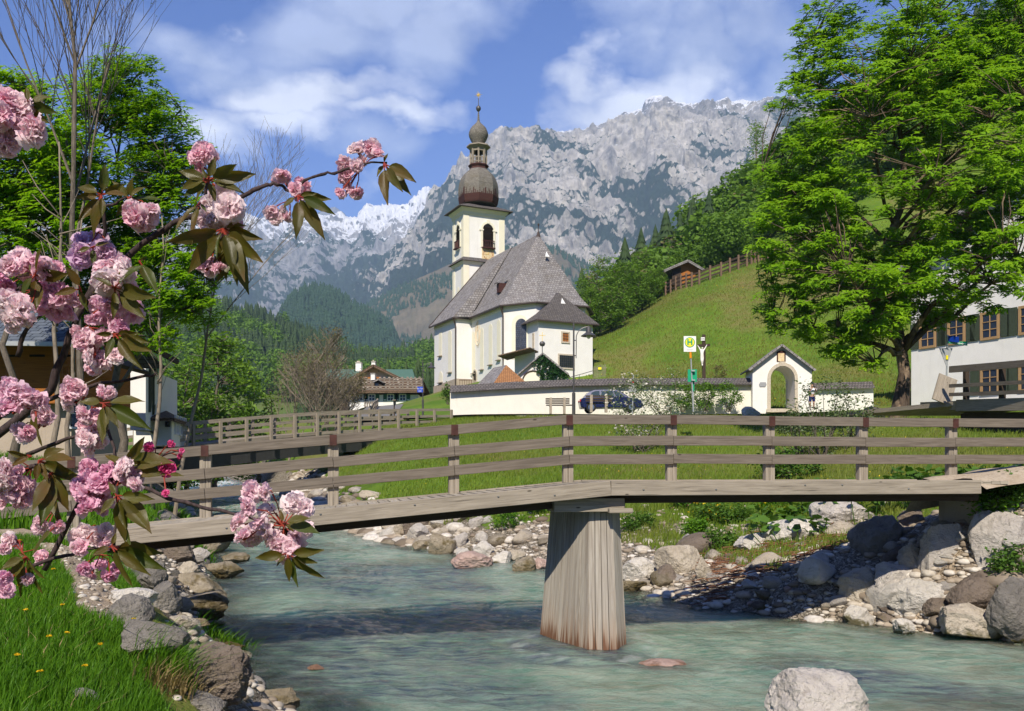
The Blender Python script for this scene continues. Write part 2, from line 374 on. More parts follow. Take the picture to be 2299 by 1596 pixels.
# rocks
def rock_mat(name, base, lite, dark, moss=0.0, mosscol=(.10, .085, .02), pink=None):
    t = NT(name); p = t.obj(); q = t.pos(); n = t.noise(p, 1.6, 8, .62, .3); n2 = t.noise(p, 7, 6, .7); vo = t.voro(t.map(p, (1, 1, 2)), 3.2, 'DISTANCE_TO_EDGE')
    isl = t.isl()
    c = t.mix(t.mr(n, .32, .68), base, lite); c = t.mix(t.mr(n2, .56, .72, 0, .65), c, dark)
    c = t.mix(t.mr(n2, .2, .4, .4, 0), c, tuple(min(.85, x*1.3) for x in lite))
    ob = t.n('ShaderNodeObjectInfo').outputs['Random']; c = t.mix(t.mr(ob, 0, 1, 0, .28), c, tuple(x*.6 for x in base))
    if moss:
        sx = t.n('ShaderNodeSeparateXYZ'); t.L(q, sx.inputs[0])
        zn = t.math('ADD', sx.outputs[2], t.mr(t.noise(q, 2.2, 4, .6), .3, .7, -.25, .25))
        c = t.mix(t.mr(zn, .04, .04+.5*moss, .9, 0), c, mosscol)
        c = t.mix(t.mr(t.noise(p, 2.4, 5, .6), .56, .64, 0, .75*moss), c, mosscol)
    n4 = t.noise(p, 26, 5, .75); c = t.mix(t.mr(n4, .58, .68, 0, .55), c, dark); n5 = t.noise(t.map(p, (1, 1, 2.5)), 3.0, 5, .65, .8); c = t.mix(t.mr(n5, .54, .66, 0, .38), c, tuple(x*.62 for x in base))
    h = t.math('ADD', n, t.math('ADD', t.math('MULTIPLY', n2, .5), t.math('MULTIPLY', t.noise(p, 22, 4, .7), .35)))
    M[name] = t.end(t.pr(c, .88, t.bump(h, 1.0, .13), .25)); return M[name]
rock_mat('rock_cream', (.40, .34, .26), (.64, .57, .46), (.17, .125, .08), .35)
rock_mat('rock_white', (.56, .52, .45), (.78, .73, .66), (.28, .23, .17), .2)
rock_mat('rock_grey', (.16, .145, .125), (.32, .295, .26), (.05, .042, .034), .1)
rock_mat('rock_brown', (.15, .115, .088), (.27, .22, .175), (.05, .035, .024), .35)
rock_mat('rock_mossy', (.20, .16, .10), (.46, .40, .31), (.09, .06, .02), 1.0, (.105, .075, .014))
rock_mat('rock_pink', (.45, .30, .25), (.60, .46, .40), (.30, .20, .15), .3, (.22, .12, .07))
rock_mat('rock_lilac', (.42, .38, .34), (.66, .61, .54), (.13, .105, .085), .1)
# ------------------------------------------------------------------ terrain height
TP = np.array([(0,0,1.0),(-3,0,1.15),(-8,0,1.6),(-3,5,1.3),(-5,7,1.6),(-3.6,9,1.7),(-8,9,1.8),(-5.6,11.2,1.82),(-9,13,1.85),(-5.4,13.2,1.8),(-7.5,17,1.6),(-12,20,2.0),
(-16,28,3.0),(-13,34,2.2),(-25,40,4.0),(-20,55,4.5),(-18,42,3.7),(-30,42,4.2),(-40,60,5),(-60,40,5),(-30,20,3.2),(-50,15,4),(-20,12,2.4),
(3,28,2.0),(8,27,2.0),(0,32,2.35),(-6,38,2.6),(-8,46,3.4),(5,36,3.0),(10,34,2.9),(0,45,4.6),(5,52,5.7),(-3,56,5.95),(10,55,6.0),(20,58,6.35),(-6,60,6.1),
(8.5,14.2,2.42),(8.6,13.2,2.2),(11,15.5,2.55),(14,17,2.8),(9,19,1.9),(12,24,2.5),(16,24,3.4),(16.5,38,4.97),(24,38,5.2),(30,45,6.0),(25,55,6.35),(12,42,4.6),(10.5,11,1.9),(14,8,2.4),(20,10,3),
(-2,76,8.4),(5,80,9.8),(0,92,12.2),(-8,100,11.7),(-8,107,12.4),(3,97,12.8),(10,98,12.9),(15,85,11.2),(-14,112,11.0),(-14,95,9.2),(-12,76,7.2),(20,75,9.0),(25,70,8.3),(4,64,6.6),(16,64,6.8),
(9.5,100,14.1),(15,85,11.6),(22.6,130,28.0),(30,132,33),(37.2,135,34.3),(49.8,140,41.1),(70,140,52),(18,66,7.2),(22,66,7.4),(24,110,23),(35.8,110,25.1),(45,100,22.5),(69,120,36),(40,80,12),(50,60,8),(60,90,19),
(22,170,33),(12,150,24),(50,220,66),(75,260,92),(110,200,100),(130,260,130),(100,140,75),(15,200,36),
(-20,110,9.6),(-30,110,9),(-25,90,7.6),(-28,125,9.8),(-100,150,12),(-200,250,20),(-60,250,16),(0,300,24),(-300,100,24),(300,50,110),(200,300,170),(-150,0,8),(150,0,20),(0,-60,2),(-80,-60,6),(80,-60,12),(100,60,22),
(-40,170,12),(-5,220,22),(-320,320,40)], dtype=float)
def _U(r2): return np.where(r2 > 1e-9, .5*r2*np.log(np.maximum(r2, 1e-9)), 0)
def tps_fit(P, lam=2.0):
    n = len(P); X = P[:, :2]; K = _U(((X[:, None]-X[None])**2).sum(-1))+np.eye(n)*lam
    A = np.zeros((n+3, n+3)); A[:n, :n] = K; A[:n, n] = 1; A[:n, n+1:] = X; A[n, :n] = 1; A[n+1:, :n] = X.T
    return np.linalg.solve(A, np.concatenate([P[:, 2], np.zeros(3)]))
_, _ix = np.unique(TP[:, :2], axis=0, return_index=True); TP = TP[np.sort(_ix)]
TPW = tps_fit(TP)
def T0(x, y):
    x = np.asarray(x, float); y = np.asarray(y, float); sh = x.shape; x = x.ravel(); y = y.ravel(); out = np.empty(len(x)); n = len(TP)
    for s in range(0, len(x), 40000):
        e = s+40000; r2 = (x[s:e, None]-TP[None, :, 0])**2+(y[s:e, None]-TP[None, :, 1])**2
        out[s:e] = _U(r2)@TPW[:n]+TPW[n]+TPW[n+1]*x[s:e]+TPW[n+2]*y[s:e]
    return out.reshape(sh)
YS = [-60,-10,0,5,9.7,12.4,19,29,40,50,60,80,110,170,300,500]
XLs = [6,3,1.6,-.3,-2.5,-4.1,-6.4,-9.8,-14.4,-19,-24,-33,-50,-82,-150,-260]
YR = [-60,-10,0,5,10,13.7,15.3,16.8,19.3,23,27,36,45,55,60,80,110,170,300,500]
XRs = [24,18,15,12,9.6,7.5,5.75,3.5,2.4,.93,-3.2,-8,-11.2,-13.8,-16,-25,-40,-72,-140,-250]
def XL(y): return np.interp(y, YS, XLs)
def XR(y): return np.interp(y, YR, XRs)
def ZW(y): return .03*np.clip(np.asarray(y, float)-16, 0, 80)
def dline(x, y, pts):
    d = np.full(np.shape(x), 1e9)
    for a, b in zip(pts[:-1], pts[1:]):
        ax, ay = a[:2]; bx, by = b[:2]; vx, vy = bx-ax, by-ay
        t = np.clip(((x-ax)*vx+(y-ay)*vy)/(vx*vx+vy*vy), 0, 1); d = np.minimum(d, np.hypot(x-ax-t*vx, y-ay-t*vy))
    return d
def H(x, y):
    x = np.asarray(x, float); y = np.asarray(y, float)
    r = np.hypot(x, y); T = T0(np.clip(x, -330, 330), np.clip(y, -70, 330))
    T = T+(10-T)*sstep(r, 300, 700)
    T = np.maximum(T, ZW(y)+.35)
    wob = perlin(v3(x*.5, y*.5, 3.3))*.5
    dl = XL(y)-x+wob*.5; dr = x-XR(y)+wob
    d = np.maximum(dl, dr)*np.where(y > 25, .8, .93)
    left = dl > dr
    bw = np.where(left, np.interp(y, [0, 8, 14, 30], [1.6, 2.1, 2.6, 3.0]), np.interp(y, [8, 12, 14, 15, 16, 18, 24, 40], [2.6, 3.0, 2.9, 2.6, 4.5, 7.5, 6.0, 5.0]))
    u = np.clip(d/bw, 0, 1); s = u*(1.55-.55*u)*(1-.0)
    zb = ZW(y)-.06-np.clip(-d, 0, 1.6)*.45
    h = np.where(d > 0, ZW(y)-.06+(T-ZW(y)+.06)*np.minimum(s, 1), zb)
    rough = np.exp(-np.clip(d, 0, 99)/3.0)*np.where(d > -1, 1, .6)
    h = h+perlin(v3(x*1.1, y*1.1))*.09*rough+perlin(v3(x*3.1, y*3.1, 9))*.045*rough
    h = h+perlin(v3(x*.35, y*.35, 5))*.05*(r < 300)+fbm(v3(x*.06, y*.06, 7), 3)*np.interp(r, [0, 60, 150, 400], [0, .05, 1.0, 3])*(dline(x, y, [(-1, 100), (-8, 112), (3, 118), (6, 100)]) > 14)
    return h
def H1(x, y): return float(H(np.array([x]), np.array([y]))[0])
def hit(px, py, d0=2.5, d1=260, water=True):
    D = np.exp(np.linspace(math.log(d0), math.log(d1), 1400)); x = (px-CX)/F*D; z = EZ+(HY-py)/F*D
    h = H(x, D)
    if water: h = np.maximum(h, ZW(D))
    k = np.nonzero(z <= h)[0]; k = k[0] if len(k) else len(D)-1
    return float(x[k]), float(D[k]), float(h[k])
LPATH = [(-40, 9.6), (-12, 9.8), (-7.5, 10.6), (-5.0, 12.0)]
RPATH = [(7.6, 14.9), (9.5, 15.6), (12, 16.8), (16, 18.5), (30, 24), (45, 34)]
ROAD = [(60, 52), (36, 54), (22, 57.0), (10, 57.2), (0, 58.2), (-7, 60.5), (-10.5, 66), (-11.5, 75), (-12.5, 88), (-17, 100), (-20, 116)]
ang = np.concatenate([np.linspace(-180, -50, 60), np.linspace(-50, -34, 60)[1:], np.linspace(-34, 34, 600)[1:], np.linspace(34, 50, 60)[1:], np.linspace(50, 180, 60)[1:]])
rad = np.concatenate([[.3, .8, 1.4], np.exp(np.linspace(math.log(2), math.log(260), 430)), np.exp(np.linspace(math.log(270), math.log(14000), 34))])
AA, RR = np.meshgrid(np.radians(ang), rad); gx = RR*np.sin(AA); gy = RR*np.cos(AA)
gz = H(gx, gy)
dsh = np.maximum(XL(gy)-gx, gx-XR(gy))
left = (XL(gy)-gx) > (gx-XR(gy))
gw = np.where(left, np.interp(gy, [0, 8, 14, 40], [1.0, 1.3, 2.2, 2.5]), np.interp(gy, [8, 12, 14, 18, 26, 40, 60], [3, 3.4, 4.2, 6.2, 2.9, 1.8, 1.6]))
grav = 1-sstep(dsh+perlin(v3(gx*.6, gy*.6, 2))*1.1, gw*.75, gw*1.15)
pth = 1-sstep(np.minimum(dline(gx, gy, LPATH), dline(gx, gy, RPATH)), .8, 1.35)
STRIP = [hit(100, 1222, 4, 30), hit(170, 1262, 4, 30), hit(212, 1310, 4, 30), hit(236, 1390, 4, 30)]
pth = np.maximum(pth, .9*(1-sstep(dline(gx, gy, STRIP)+perlin(v3(gx*2, gy*2))*.16, .08, .26)))
dry = sstep(fbm(v3(gx*.12, gy*.12, 1), 3)+.05, .0, .35)*.8
dry = np.maximum(dry, 1-sstep(np.hypot((gx-36)/9, (gy-112)/14)+perlin(v3(gx*.2, gy*.2, 4))*.5, .4, 1.2))
dry = np.maximum(dry, (1-sstep(np.hypot((gx-11.5)/5.5, (gy-33)/6)+perlin(v3(gx*.5, gy*.5, 4))*.5, .5, 1.1))*.8)
under = 1-sstep(np.hypot((gx-17)/8, (gy-44)/7)+perlin(v3(gx*.3, gy*.3, 6))*.3, .6, 1.1)
dry = np.maximum(dry, under)
zc = np.stack([grav, pth, dry], -1).reshape(-1, 3)
t = NT('ground'); p = t.pos(); z = t.zone()
n1 = t.noise(p, .35, 5, .6); n2 = t.noise(p, 3.5, 6, .65); n3 = t.noise(p, 22, 5, .7); n5 = t.noise(t.map(p, (1, 1, 1)), 1.1, 6, .7)
g = t.mix(t.mr(n1, .35, .65), (.070, .145, .013), (.135, .21, .022)); g = t.mix(t.mr(n2, .4, .7, 0, .6), g, (.045, .115, .012)); g = t.mix(t.mr(n3, .4, .8, 0, .4), g, (.20, .27, .04))
g = t.mix(t.mr(n5, .55, .72, 0, .5), g, (.16, .15, .035))
d = t.mix(t.mr(n3, .35, .65), (.13, .12, .03), (.24, .18, .085)); df = t.math('MULTIPLY', z[2], t.mr(n5, .3, .6, .2, 1.0)); g = t.mix(df, g, d)
wv = t.n('ShaderNodeVectorMath', operation='SCALE'); t.L(t.noise(p, 2.5, 3, .6, 0, True), wv.inputs[0]); wv.inputs['Scale'].default_value = .5; wa = t.n('ShaderNodeVectorMath', operation='ADD'); t.L(p, wa.inputs[0]); t.L(wv.outputs[0], wa.inputs[1]); pw_ = wa.outputs[0]
vo = t.n('ShaderNodeTexVoronoi'); t.L(pw_, vo.inputs[0]); vo.inputs['Scale'].default_value = 15
ve = t.voro(pw_, 15, 'DISTANCE_TO_EDGE'); sp = t.n('ShaderNodeSeparateColor'); t.L(vo.outputs['Color'], sp.inputs[0])
st = t.mix(sp.outputs[0], (.20, .165, .12), (.50, .45, .37)); st = t.mix(t.mr(ve, .0, .09, .9, 0), st, (.05, .04, .028)); st = t.mix(t.mr(n2, .45, .7, 0, .5), st, (.12, .09, .05))
pc = t.mix(t.mr(n3, .3, .7), (.33, .25, .17), (.50, .41, .30)); pc = t.mix(t.mr(n2, .5, .75, 0, .5), pc, (.28, .22, .15))
gf = t.math('ADD', z[0], t.mr(n2, .3, .7, -.35, .35)); gf = t.mr(gf, .4, .6)
c = t.mix(gf, g, st); pf = t.math('ADD', z[1], t.mr(n2, .3, .7, -.3, .3)); pf = t.mr(pf, .4, .6); c = t.mix(pf, c, pc)
sz = t.n('ShaderNodeSeparateXYZ'); t.L(p, sz.inputs[0])
hb = t.math('MULTIPLY', t.mr(ve, 0, .12), gf); hh = t.math('ADD', t.math('MULTIPLY', hb, 1.6), t.math('ADD', n3, n2))
M['ground'] = t.end(t.pr(c, .95, t.bump(hh, .8, .05), .1))
ground = np_mesh('ground', np.stack([gx, gy, gz], -1).reshape(-1, 3), grid_faces(*gx.shape)[:, ::-1], M['ground'], smooth=True, col=zc)
tag(ground, 'grassy river banks and valley floor with gravel shores', 'ground', kind='structure')

# ------------------------------------------------------------------ river water
ys = np.concatenate([np.linspace(-8, 6, 40), 6+np.cumsum(np.interp(np.arange(560), [0, 120, 300, 560], [.05, .055, .12, .5]))])
us = np.linspace(0, 1, 330)
XLm = XL(ys)-2.2; XRm = XR(ys)+3.0
wx = XLm[:, None]+(XRm-XLm)[:, None]*us[None]; wy = np.repeat(ys[:, None], len(us), 1)
# flow-aligned coordinates: slope of the mid line
mid = np.interp(ys, ys, (XL(ys)+XR(ys))/2)
fx = wx-mid[:, None]
rip = fbm(v3(fx*1.3, wy*1.0, 1), 3, True)*.034+perlin(v3(fx*.45, wy*.5, 2))*.05+perlin(v3(fx*3.6, wy*2.6, 4))*.010
rip *= np.interp(wy, [0, 30, 60, 100], [1, 1.2, 2.6, 3])
dp = np.hypot(wx-1.1, (wy-13.4)*.8); rip += np.exp(-((dp-1.0)/.35)**2)*.05*np.sin(wx*5+wy*7)*.6+np.exp(-((dp-.7)/.3)**2)*.03
wz = ZW(wy)+rip
bed = H(wx, wy); depth = np.clip(ZW(wy)-bed, 0, 1)
foam = sstep(fbm(v3(fx*1.4, wy*1.1, 5), 3, True), .25, .6)*sstep(wy, 34, 60)
fn_ = sstep(fbm(v3(wx*5, wy*5, 6), 3)+.1, .0, .35)
foam = np.maximum(foam, (1-sstep(np.abs(dp-1.0), .04, .22))*fn_*.22*(wy < 14.2)); foam = np.maximum(foam, (1-sstep(np.abs(depth-.13), .02, .11))*sstep(fbm(v3(wx*3, wy*3, 16), 3), .05, .35)*.45*(wy > 8))
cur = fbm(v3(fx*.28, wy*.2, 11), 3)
stain_or_reflection = sstep(-(wx-2.2)*.25+perlin(v3(fx*.5, wy*.4, 8))*.6+.35*np.sin(wy*.5+1), .1, .9)*(1-sstep(wy, 20, 26))  # where dark blue reflections are painted on the near left water
wc = np.stack([depth, foam, sstep(cur+stain_or_reflection*.5, -.05, .45)], -1).reshape(-1, 3)
t = NT('river_water'); p = t.pos(); z = t.zone()
mp = t.map(p, (1.0, .62, 1), (0, 0, math.radians(-16)))
m1 = t.noise(mp, .9, 5, .6, .8); m2 = t.noise(t.map(p, (3.2, 3.4, 1), (0, 0, .3)), 1.0, 6, .62, .5); m3 = t.noise(t.map(p, (12, 13, 1)), 1.0, 4, .6, .3)
stk = t.noise(t.map(p, (1.1, 7.5, 1), (0, 0, -.25)), 1.0, 6, .65, .5)
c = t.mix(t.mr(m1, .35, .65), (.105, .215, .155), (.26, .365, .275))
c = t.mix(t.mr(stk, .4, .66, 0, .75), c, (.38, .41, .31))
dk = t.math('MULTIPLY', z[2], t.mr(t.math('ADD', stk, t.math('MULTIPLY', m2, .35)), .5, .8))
c = t.mix(t.math('MULTIPLY', dk, .95), c, (.022, .045, .095))  # dark reflecting patches put into the water colour
bp = t.noise(t.map(p, (.35, .55, 1), (0, 0, -.3)), 1.0, 5, .65, .6); c = t.mix(t.mr(t.math('ADD', bp, t.mr(stk, .3, .7, -.08, .08)), .50, .66, 0, .62), c, (.105, .105, .062))
c = t.mix(z[1], c, (.70, .75, .74))
sh = t.mr(t.math('ADD', z[0], t.mr(m1, .3, .7, -.14, .14)), .08, .62, .22, .95)
w1 = t.bump(t.math('ADD', t.math('MULTIPLY', m2, 1.0), t.math('MULTIPLY', m3, .28)), 1.0, .15)
body = t.pr(c, .08, w1, .5); body_n = body.node; body_n.inputs['Subsurface Weight'].default_value = 1.0; body_n.inputs['Subsurface Radius'].default_value = (.25, .45, .45); body_n.inputs['Subsurface Scale'].default_value = 4.0; body_n.inputs['IOR'].default_value = 1.33
tr = t.n('ShaderNodeBsdfTransparent'); tr.inputs[0].default_value = (.75, .85, .74, 1)
gl = t.n('ShaderNodeBsdfGlossy'); gl.inputs['Roughness'].default_value = .08; t.L(w1, gl.inputs['Normal'])
fr = t.n('ShaderNodeFresnel'); fr.inputs[0].default_value = 1.33; t.L(w1, fr.inputs[1])
mg = t.n('ShaderNodeMixShader'); t.L(fr.outputs[0], mg.inputs[0]); t.L(tr.outputs[0], mg.inputs[1]); t.L(gl.outputs[0], mg.inputs[2])
mx = t.n('ShaderNodeMixShader'); t.put(mx.inputs[0], sh); t.L(mg.outputs[0], mx.inputs[1]); t.L(body, mx.inputs[2])
M['river_water'] = t.end(mx.outputs[0])
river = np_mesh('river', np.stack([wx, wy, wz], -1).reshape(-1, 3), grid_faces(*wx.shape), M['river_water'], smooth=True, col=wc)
tag(river, 'milky turquoise mountain river flowing under the footbridge', 'river', kind='structure')

# ------------------------------------------------------------------ road (draped)
def ribbon(name, pts, w, mat, lift, label, z0=None):
    P = [Vector(p[:2]) for p in pts]; Q = []
    for a, b in zip(P[:-1], P[1:]):
        n = max(2, int((b-a).length/1.0)); Q += [a+(b-a)*k/n for k in range(n)]
    Q.append(P[-1]); Q = [Q[0]]+[(Q[i-1]+Q[i]*2+Q[i+1])/4 for i in range(1, len(Q)-1)]+[Q[-1]]
    V = []; K = 7
    for i, q in enumerate(Q):
        d = (Q[min(i+1, len(Q)-1)]-Q[max(i-1, 0)]).normalized(); s = Vector((-d.y, d.x))
        for k in range(K): V.append(q+s*w*(k/(K-1)-.5))
    V = np.array([(v.x, v.y) for v in V]); hz = H(V[:, 0], V[:, 1]).reshape(-1, K); c = hz.max(1, keepdims=True)*.6+hz*.4
    V = np.concatenate([V, (c+lift).reshape(-1, 1)], 1)
    o = np_mesh(name, V, grid_faces(len(Q), K)[:, ::-1], mat, smooth=True); return tag(o, label, name, kind='structure')
ribbon('road', ROAD, 3.6, M['asphalt'], .05, 'grey asphalt road passing the churchyard wall and climbing left of the church')

# ------------------------------------------------------------------ far terrain (mountains)
def range_mesh(name, ridge, D0, D1, ybase, mat, label, amp, ns, nu=900, nv=220, seed=0, back=.25, pw=1.0, rough=1.0):
    """ridge: survey points (px, py); the slope runs from distance D0 (foot) to D1 (ridge) and falls again behind"""
    rx = [r[0] for r in ridge]; ry = [r[1] for r in ridge]
    px = np.linspace(rx[0], rx[-1], nu); py = np.interp(px, rx, ry)
    v = np.concatenate([np.linspace(0, 1, nv), 1+np.linspace(0, 1, 18)[1:]*back])
    PX, Vv = np.meshgrid(px, v); PY = np.repeat(py[None], len(v), 0)
    Dr = D1*(1+.10*perlin(v3(px*.004, 0, seed)))
    D = D0+(Dr[None]-D0)*Vv
    zr = EZ+(HY-PY)/F*Dr[None]; zb = EZ+(HY-ybase)/F*D0
    f = np.where(Vv <= 1, Vv**pw, 1-(Vv-1)/back*.9)
    x = (PX-CX)/F*D; z = zb+(zr-zb)*f
    q = np.stack([x, D, z*1.3], -1)*ns
    env = np.where(Vv <= 1, np.minimum(1, (1-Vv)*6+.12)*np.minimum(1, Vv*4+.1), .3)
    r1 = .5*fbm(q+seed*9.1, 6, True, .52)+.75*fbm(np.stack([x*2.3+z*.5, D*.5, z*.42], -1)*ns*1.5+seed, 5, True, .55); r2 = fbm(q*3.1+seed*3.3, 4, False)
    D = D+(-amp*1.6*r1-amp*.6*r2)*env*rough; z = z+amp*(r1*.9+r2*.35)*env
    z = z+amp*.2*fbm(q*4.5, 5, True, .6)*np.where(Vv <= 1.02, 1, .3); D = D-amp*.45*fbm(np.stack([x*2+z*.6, D*.6, z*.6], -1)*ns*6+5, 4, True, .6)*env
    o = np_mesh(name, np.stack([x, D, z], -1).reshape(-1, 3), grid_faces(*x.shape), mat, smooth=True)
    return tag(o, label, 'mountain', kind='structure'), (x, D, z)
def mountain_mat(name, snow, green, base, dark=(1650, 1850)):
    t = NT(name); p = t.pos(); n = t.noise(p, .0030, 9, .60, .5); n2 = t.noise(p, .009, 10, .72); nn = t.n('ShaderNodeSeparateXYZ'); t.L(t.nrm(), nn.inputs[0])
    n3 = t.noise(t.map(p, (1, 1, .4), (.5, 0, .3)), .022, 8, .72, .6); pz = t.n('ShaderNodeSeparateXYZ'); t.L(t.pos(), pz.inputs[0])
    st = t.noise(t.map(p, (.25, .25, 1.3), (.25, .2, 0)), .02, 5, .6, 1.0)
    c = t.mix(t.mr(n2, .38, .62), base[0], base[1]); c = t.mix(t.mr(n3, .5, .64, 0, .75), c, base[2]); c = t.mix(t.mr(st, .55, .68, 0, .5), c, base[2])
    hz_ = t.math('ADD', pz.outputs[2], t.math('MULTIPLY', n, 700)); c = t.mix(t.mr(hz_, dark[0], dark[1], 0, .7), c, (.12, .125, .15))
    lo, hi, w = green
    gz_ = t.mr(pz.outputs[2], lo, hi, 1, 0)
    gm = t.math('ADD', t.math('MULTIPLY', gz_, w), t.math('ADD', t.math('MULTIPLY', n, 1.45), t.math('MULTIPLY', n2, .55)))
    gm = t.math('ADD', gm, t.math('MULTIPLY', nn.outputs[2], .25))
    c = t.mix(t.mr(gm, 1.30, 1.36), c, (.030, .052, .028))
    if snow:
        z0, z1, amt = snow
        s = t.math('ADD', t.mr(pz.outputs[2], z0, z1, 0, amt), t.math('ADD', t.math('MULTIPLY', nn.outputs[2], .5), t.math('ADD', t.math('MULTIPLY', n2, .9), t.math('MULTIPLY', n3, .7))))
        c = t.mix(t.mr(s, 1.66, 1.71), c, (.86, .88, .92))
    M[name] = t.end(t.pr(c, .95, t.bump(t.math('ADD', n3, n2), 1.0, 34), .1)); return M[name]
# zenith of right wall z ~ 2.6+830/2000*4200 = 1745 m
mountain_mat('limestone', (900, 1750, .62), (250, 1700, .44), ((.45, .425, .39), (.70, .66, .60), (.20, .195, .20)), (1780, 1990))
mountain_mat('limestone_snow', (700, 1500, .82), (250, 1500, .42), ((.30, .30, .31), (.46, .45, .45), (.16, .165, .18)))
mountain_mat('limestone_pale', (1400, 1700, .3), (100, 300, .1), ((.50, .47, .44), (.60, .57, .53), (.40, .38, .37)))
M1 = [(560,830),(640,770),(740,700),(800,655),(860,610),(905,560),(935,515),(965,465),(985,440),(1000,421),(1012,396),(1034,377),(1054,360),(1078,335),(1100,321),(1120,312),(1144,306),(1180,309),(1240,307),(1290,301),(1325,296),(1348,289),(1380,272),(1410,262),(1440,255),(1446,236),(1462,226),(1480,224),(1496,234),(1530,240),(1580,243),(1640,235),(1700,231),(1760,235),(1850,255),(2000,290),(2300,340),(2700,420),(3100,560)]
range_mesh('mountain_wall', M1, 2300, 4200, 900, M['limestone'], 'long pale limestone mountain wall with green ledges behind the church', 75, .0022, 1100, 300, 3, pw=.9)
M2 = [(-700,560),(-300,500),(0,470),(200,500),(380,520),(470,470),(520,474),(545,482),(600,505),(650,500),(700,495),(760,500),(800,500),(830,480),(880,470),(920,471),(938,456),(952,434),(964,429),(980,436),(1000,450),(1040,480),(1100,560)]
range_mesh('snowy_mountain', M2, 3000, 5600, 880, M['limestone_snow'], 'blue grey mountain with snow fields behind the valley', 80, .0017, 1000, 260, 5, pw=.85)
M3 = [(640,560),(690,510),(715,480),(735,470),(752,466),(768,476),(790,500),(830,540),(870,580)]
range_mesh('far_peak', M3, 5800, 6800, 640, M['limestone_pale'], 'pale cone shaped peak far behind the snowy mountain', 40, .002, 240, 60, 8)
# ------------------------------------------------------------------ world, sun, camera, haze
SUNAZ = Vector((-.15, -.99)).normalized(); SEL = math.radians(43)
W = bpy.data.worlds.new('World'); SC.world = W; W.use_nodes = True; nt = W.node_tree; nt.nodes.clear()
class WN(NT):
    def __init__(s): s.t = nt
w = WN(); wout = w.n('ShaderNodeOutputWorld')
sky = w.n('ShaderNodeTexSky', sky_type='NISHITA'); sky.sun_disc = False; sky.sun_elevation = SEL; sky.sun_rotation = math.atan2(SUNAZ.x, SUNAZ.y) % (2*math.pi)
sky.altitude = 600; sky.air_density = 1.0; sky.dust_density = .25; sky.ozone_density = 2.5
dirv = w.n('ShaderNodeTexCoord').outputs['Generated']
nA = w.noise(w.map(dirv, (1, 1, 1.4)), 3.4, 8, .55, .1, True)
off = w.n('ShaderNodeVectorMath', operation='SUBTRACT'); w.L(nA, off.inputs[0]); off.inputs[1].default_value = (.5, .5, .5)
sc_ = w.n('ShaderNodeVectorMath', operation='SCALE'); w.L(off.outputs[0], sc_.inputs[0]); sc_.inputs['Scale'].default_value = .28
ad = w.n('ShaderNodeVectorMath', operation='ADD'); w.L(dirv, ad.inputs[0]); w.L(sc_.outputs[0], ad.inputs[1]); dv = ad.outputs[0]
def blob(px, py, rx, ry, s=1.0):
    c = Vector(((px-CX)/F, 1, (HY-py)/F)); L = c.length; c.normalize()
    m = w.n('ShaderNodeVectorMath', operation='SUBTRACT'); w.L(dv, m.inputs[0]); m.inputs[1].default_value = c
    k = w.n('ShaderNodeVectorMath', operation='MULTIPLY'); w.L(m.outputs[0], k.inputs[0]); k.inputs[1].default_value = (F*L/rx, F*L/rx*.8, F*L/ry)
    l = w.n('ShaderNodeVectorMath', operation='LENGTH'); w.L(k.outputs[0], l.inputs[0]); return w.mr(l.outputs['Value'], .25, 1.3, s, 0)
def mx(lst):
    r = lst[0]
    for b in lst[1:]: r = w.math('MAXIMUM', r, b)
    return r
lav = mx([blob(760, 110, 330, 120), blob(1010, 120, 170, 170), blob(900, 40, 330, 90), blob(420, 130, 190, 70, .9), blob(560, 190, 240, 80, .9), blob(1480, 40, 260, 90), blob(1560, 110, 190, 90), blob(1650, 40, 200, 110), blob(1740, 150, 130, 130, .8), blob(230, 150, 160, 60, .4), blob(880, 390, 220, 60, .6), blob(1500, 0, 360, 60)])
wht = mx([blob(690, 275, 240, 70), blob(900, 320, 230, 45), blob(560, 260, 110, 60), blob(470, 330, 120, 70, .7), blob(1420, 200, 170, 75), blob(1330, 170, 110, 60), blob(1560, 180, 110, 70, .8), blob(490, 45, 60, 40, .7), blob(1650, 215, 130, 35, .7), blob(1000, 350, 120, 30, .6), blob(760, 255, 300, 60), blob(640, 330, 240, 45, .8)])
n1 = w.noise(w.map(dirv, (1, 1, 1.6)), 6, 8, .55, .15); n2 = w.noise(w.map(dirv, (1, 1, 2.0)), 2.2, 7, .55, .2)
# elsewhere in the sky: loose cloud cover
sp = w.n('ShaderNodeSeparateXYZ'); w.L(dirv, sp.inputs[0])
back = w.math('MULTIPLY', w.mr(sp.outputs[1], .55, .75, 1, 0), w.mr(n2, .5, .7, 0, .8))
lavf = w.mr(w.math('ADD', w.math('MULTIPLY', w.math('MAXIMUM', lav, back), 1.0), w.mr(n1, .3, .7, -.5, .36)), .18, .85)
whtf = w.mr(w.math('ADD', wht, w.mr(n1, .3, .7, -.40, .42)), .24, .9)
skyc = w.mix(1.0, sky.outputs[0], (.25, .60, 1.46), 'MULTIPLY')
shade = w.mr(n1, .3, .7, .8, 1.15)
cl = w.n('ShaderNodeVectorMath', operation='SCALE'); cl.inputs[0].default_value = (6.0, 6.8, 9.6); w.L(shade, cl.inputs['Scale'])
cw = w.n('ShaderNodeVectorMath', operation='SCALE'); cw.inputs[0].default_value = (11.5, 11.8, 13.2); w.L(shade, cw.inputs['Scale'])
c = w.mix(w.math('MULTIPLY', lavf, .88), skyc, cl.outputs[0]); c = w.mix(w.math('MULTIPLY', whtf, .92), c, cw.outputs[0])
bg = w.n('ShaderNodeBackground'); w.L(c, bg.inputs[0]); bg.inputs[1].default_value = .066
w.L(bg.outputs[0], wout.inputs[0])

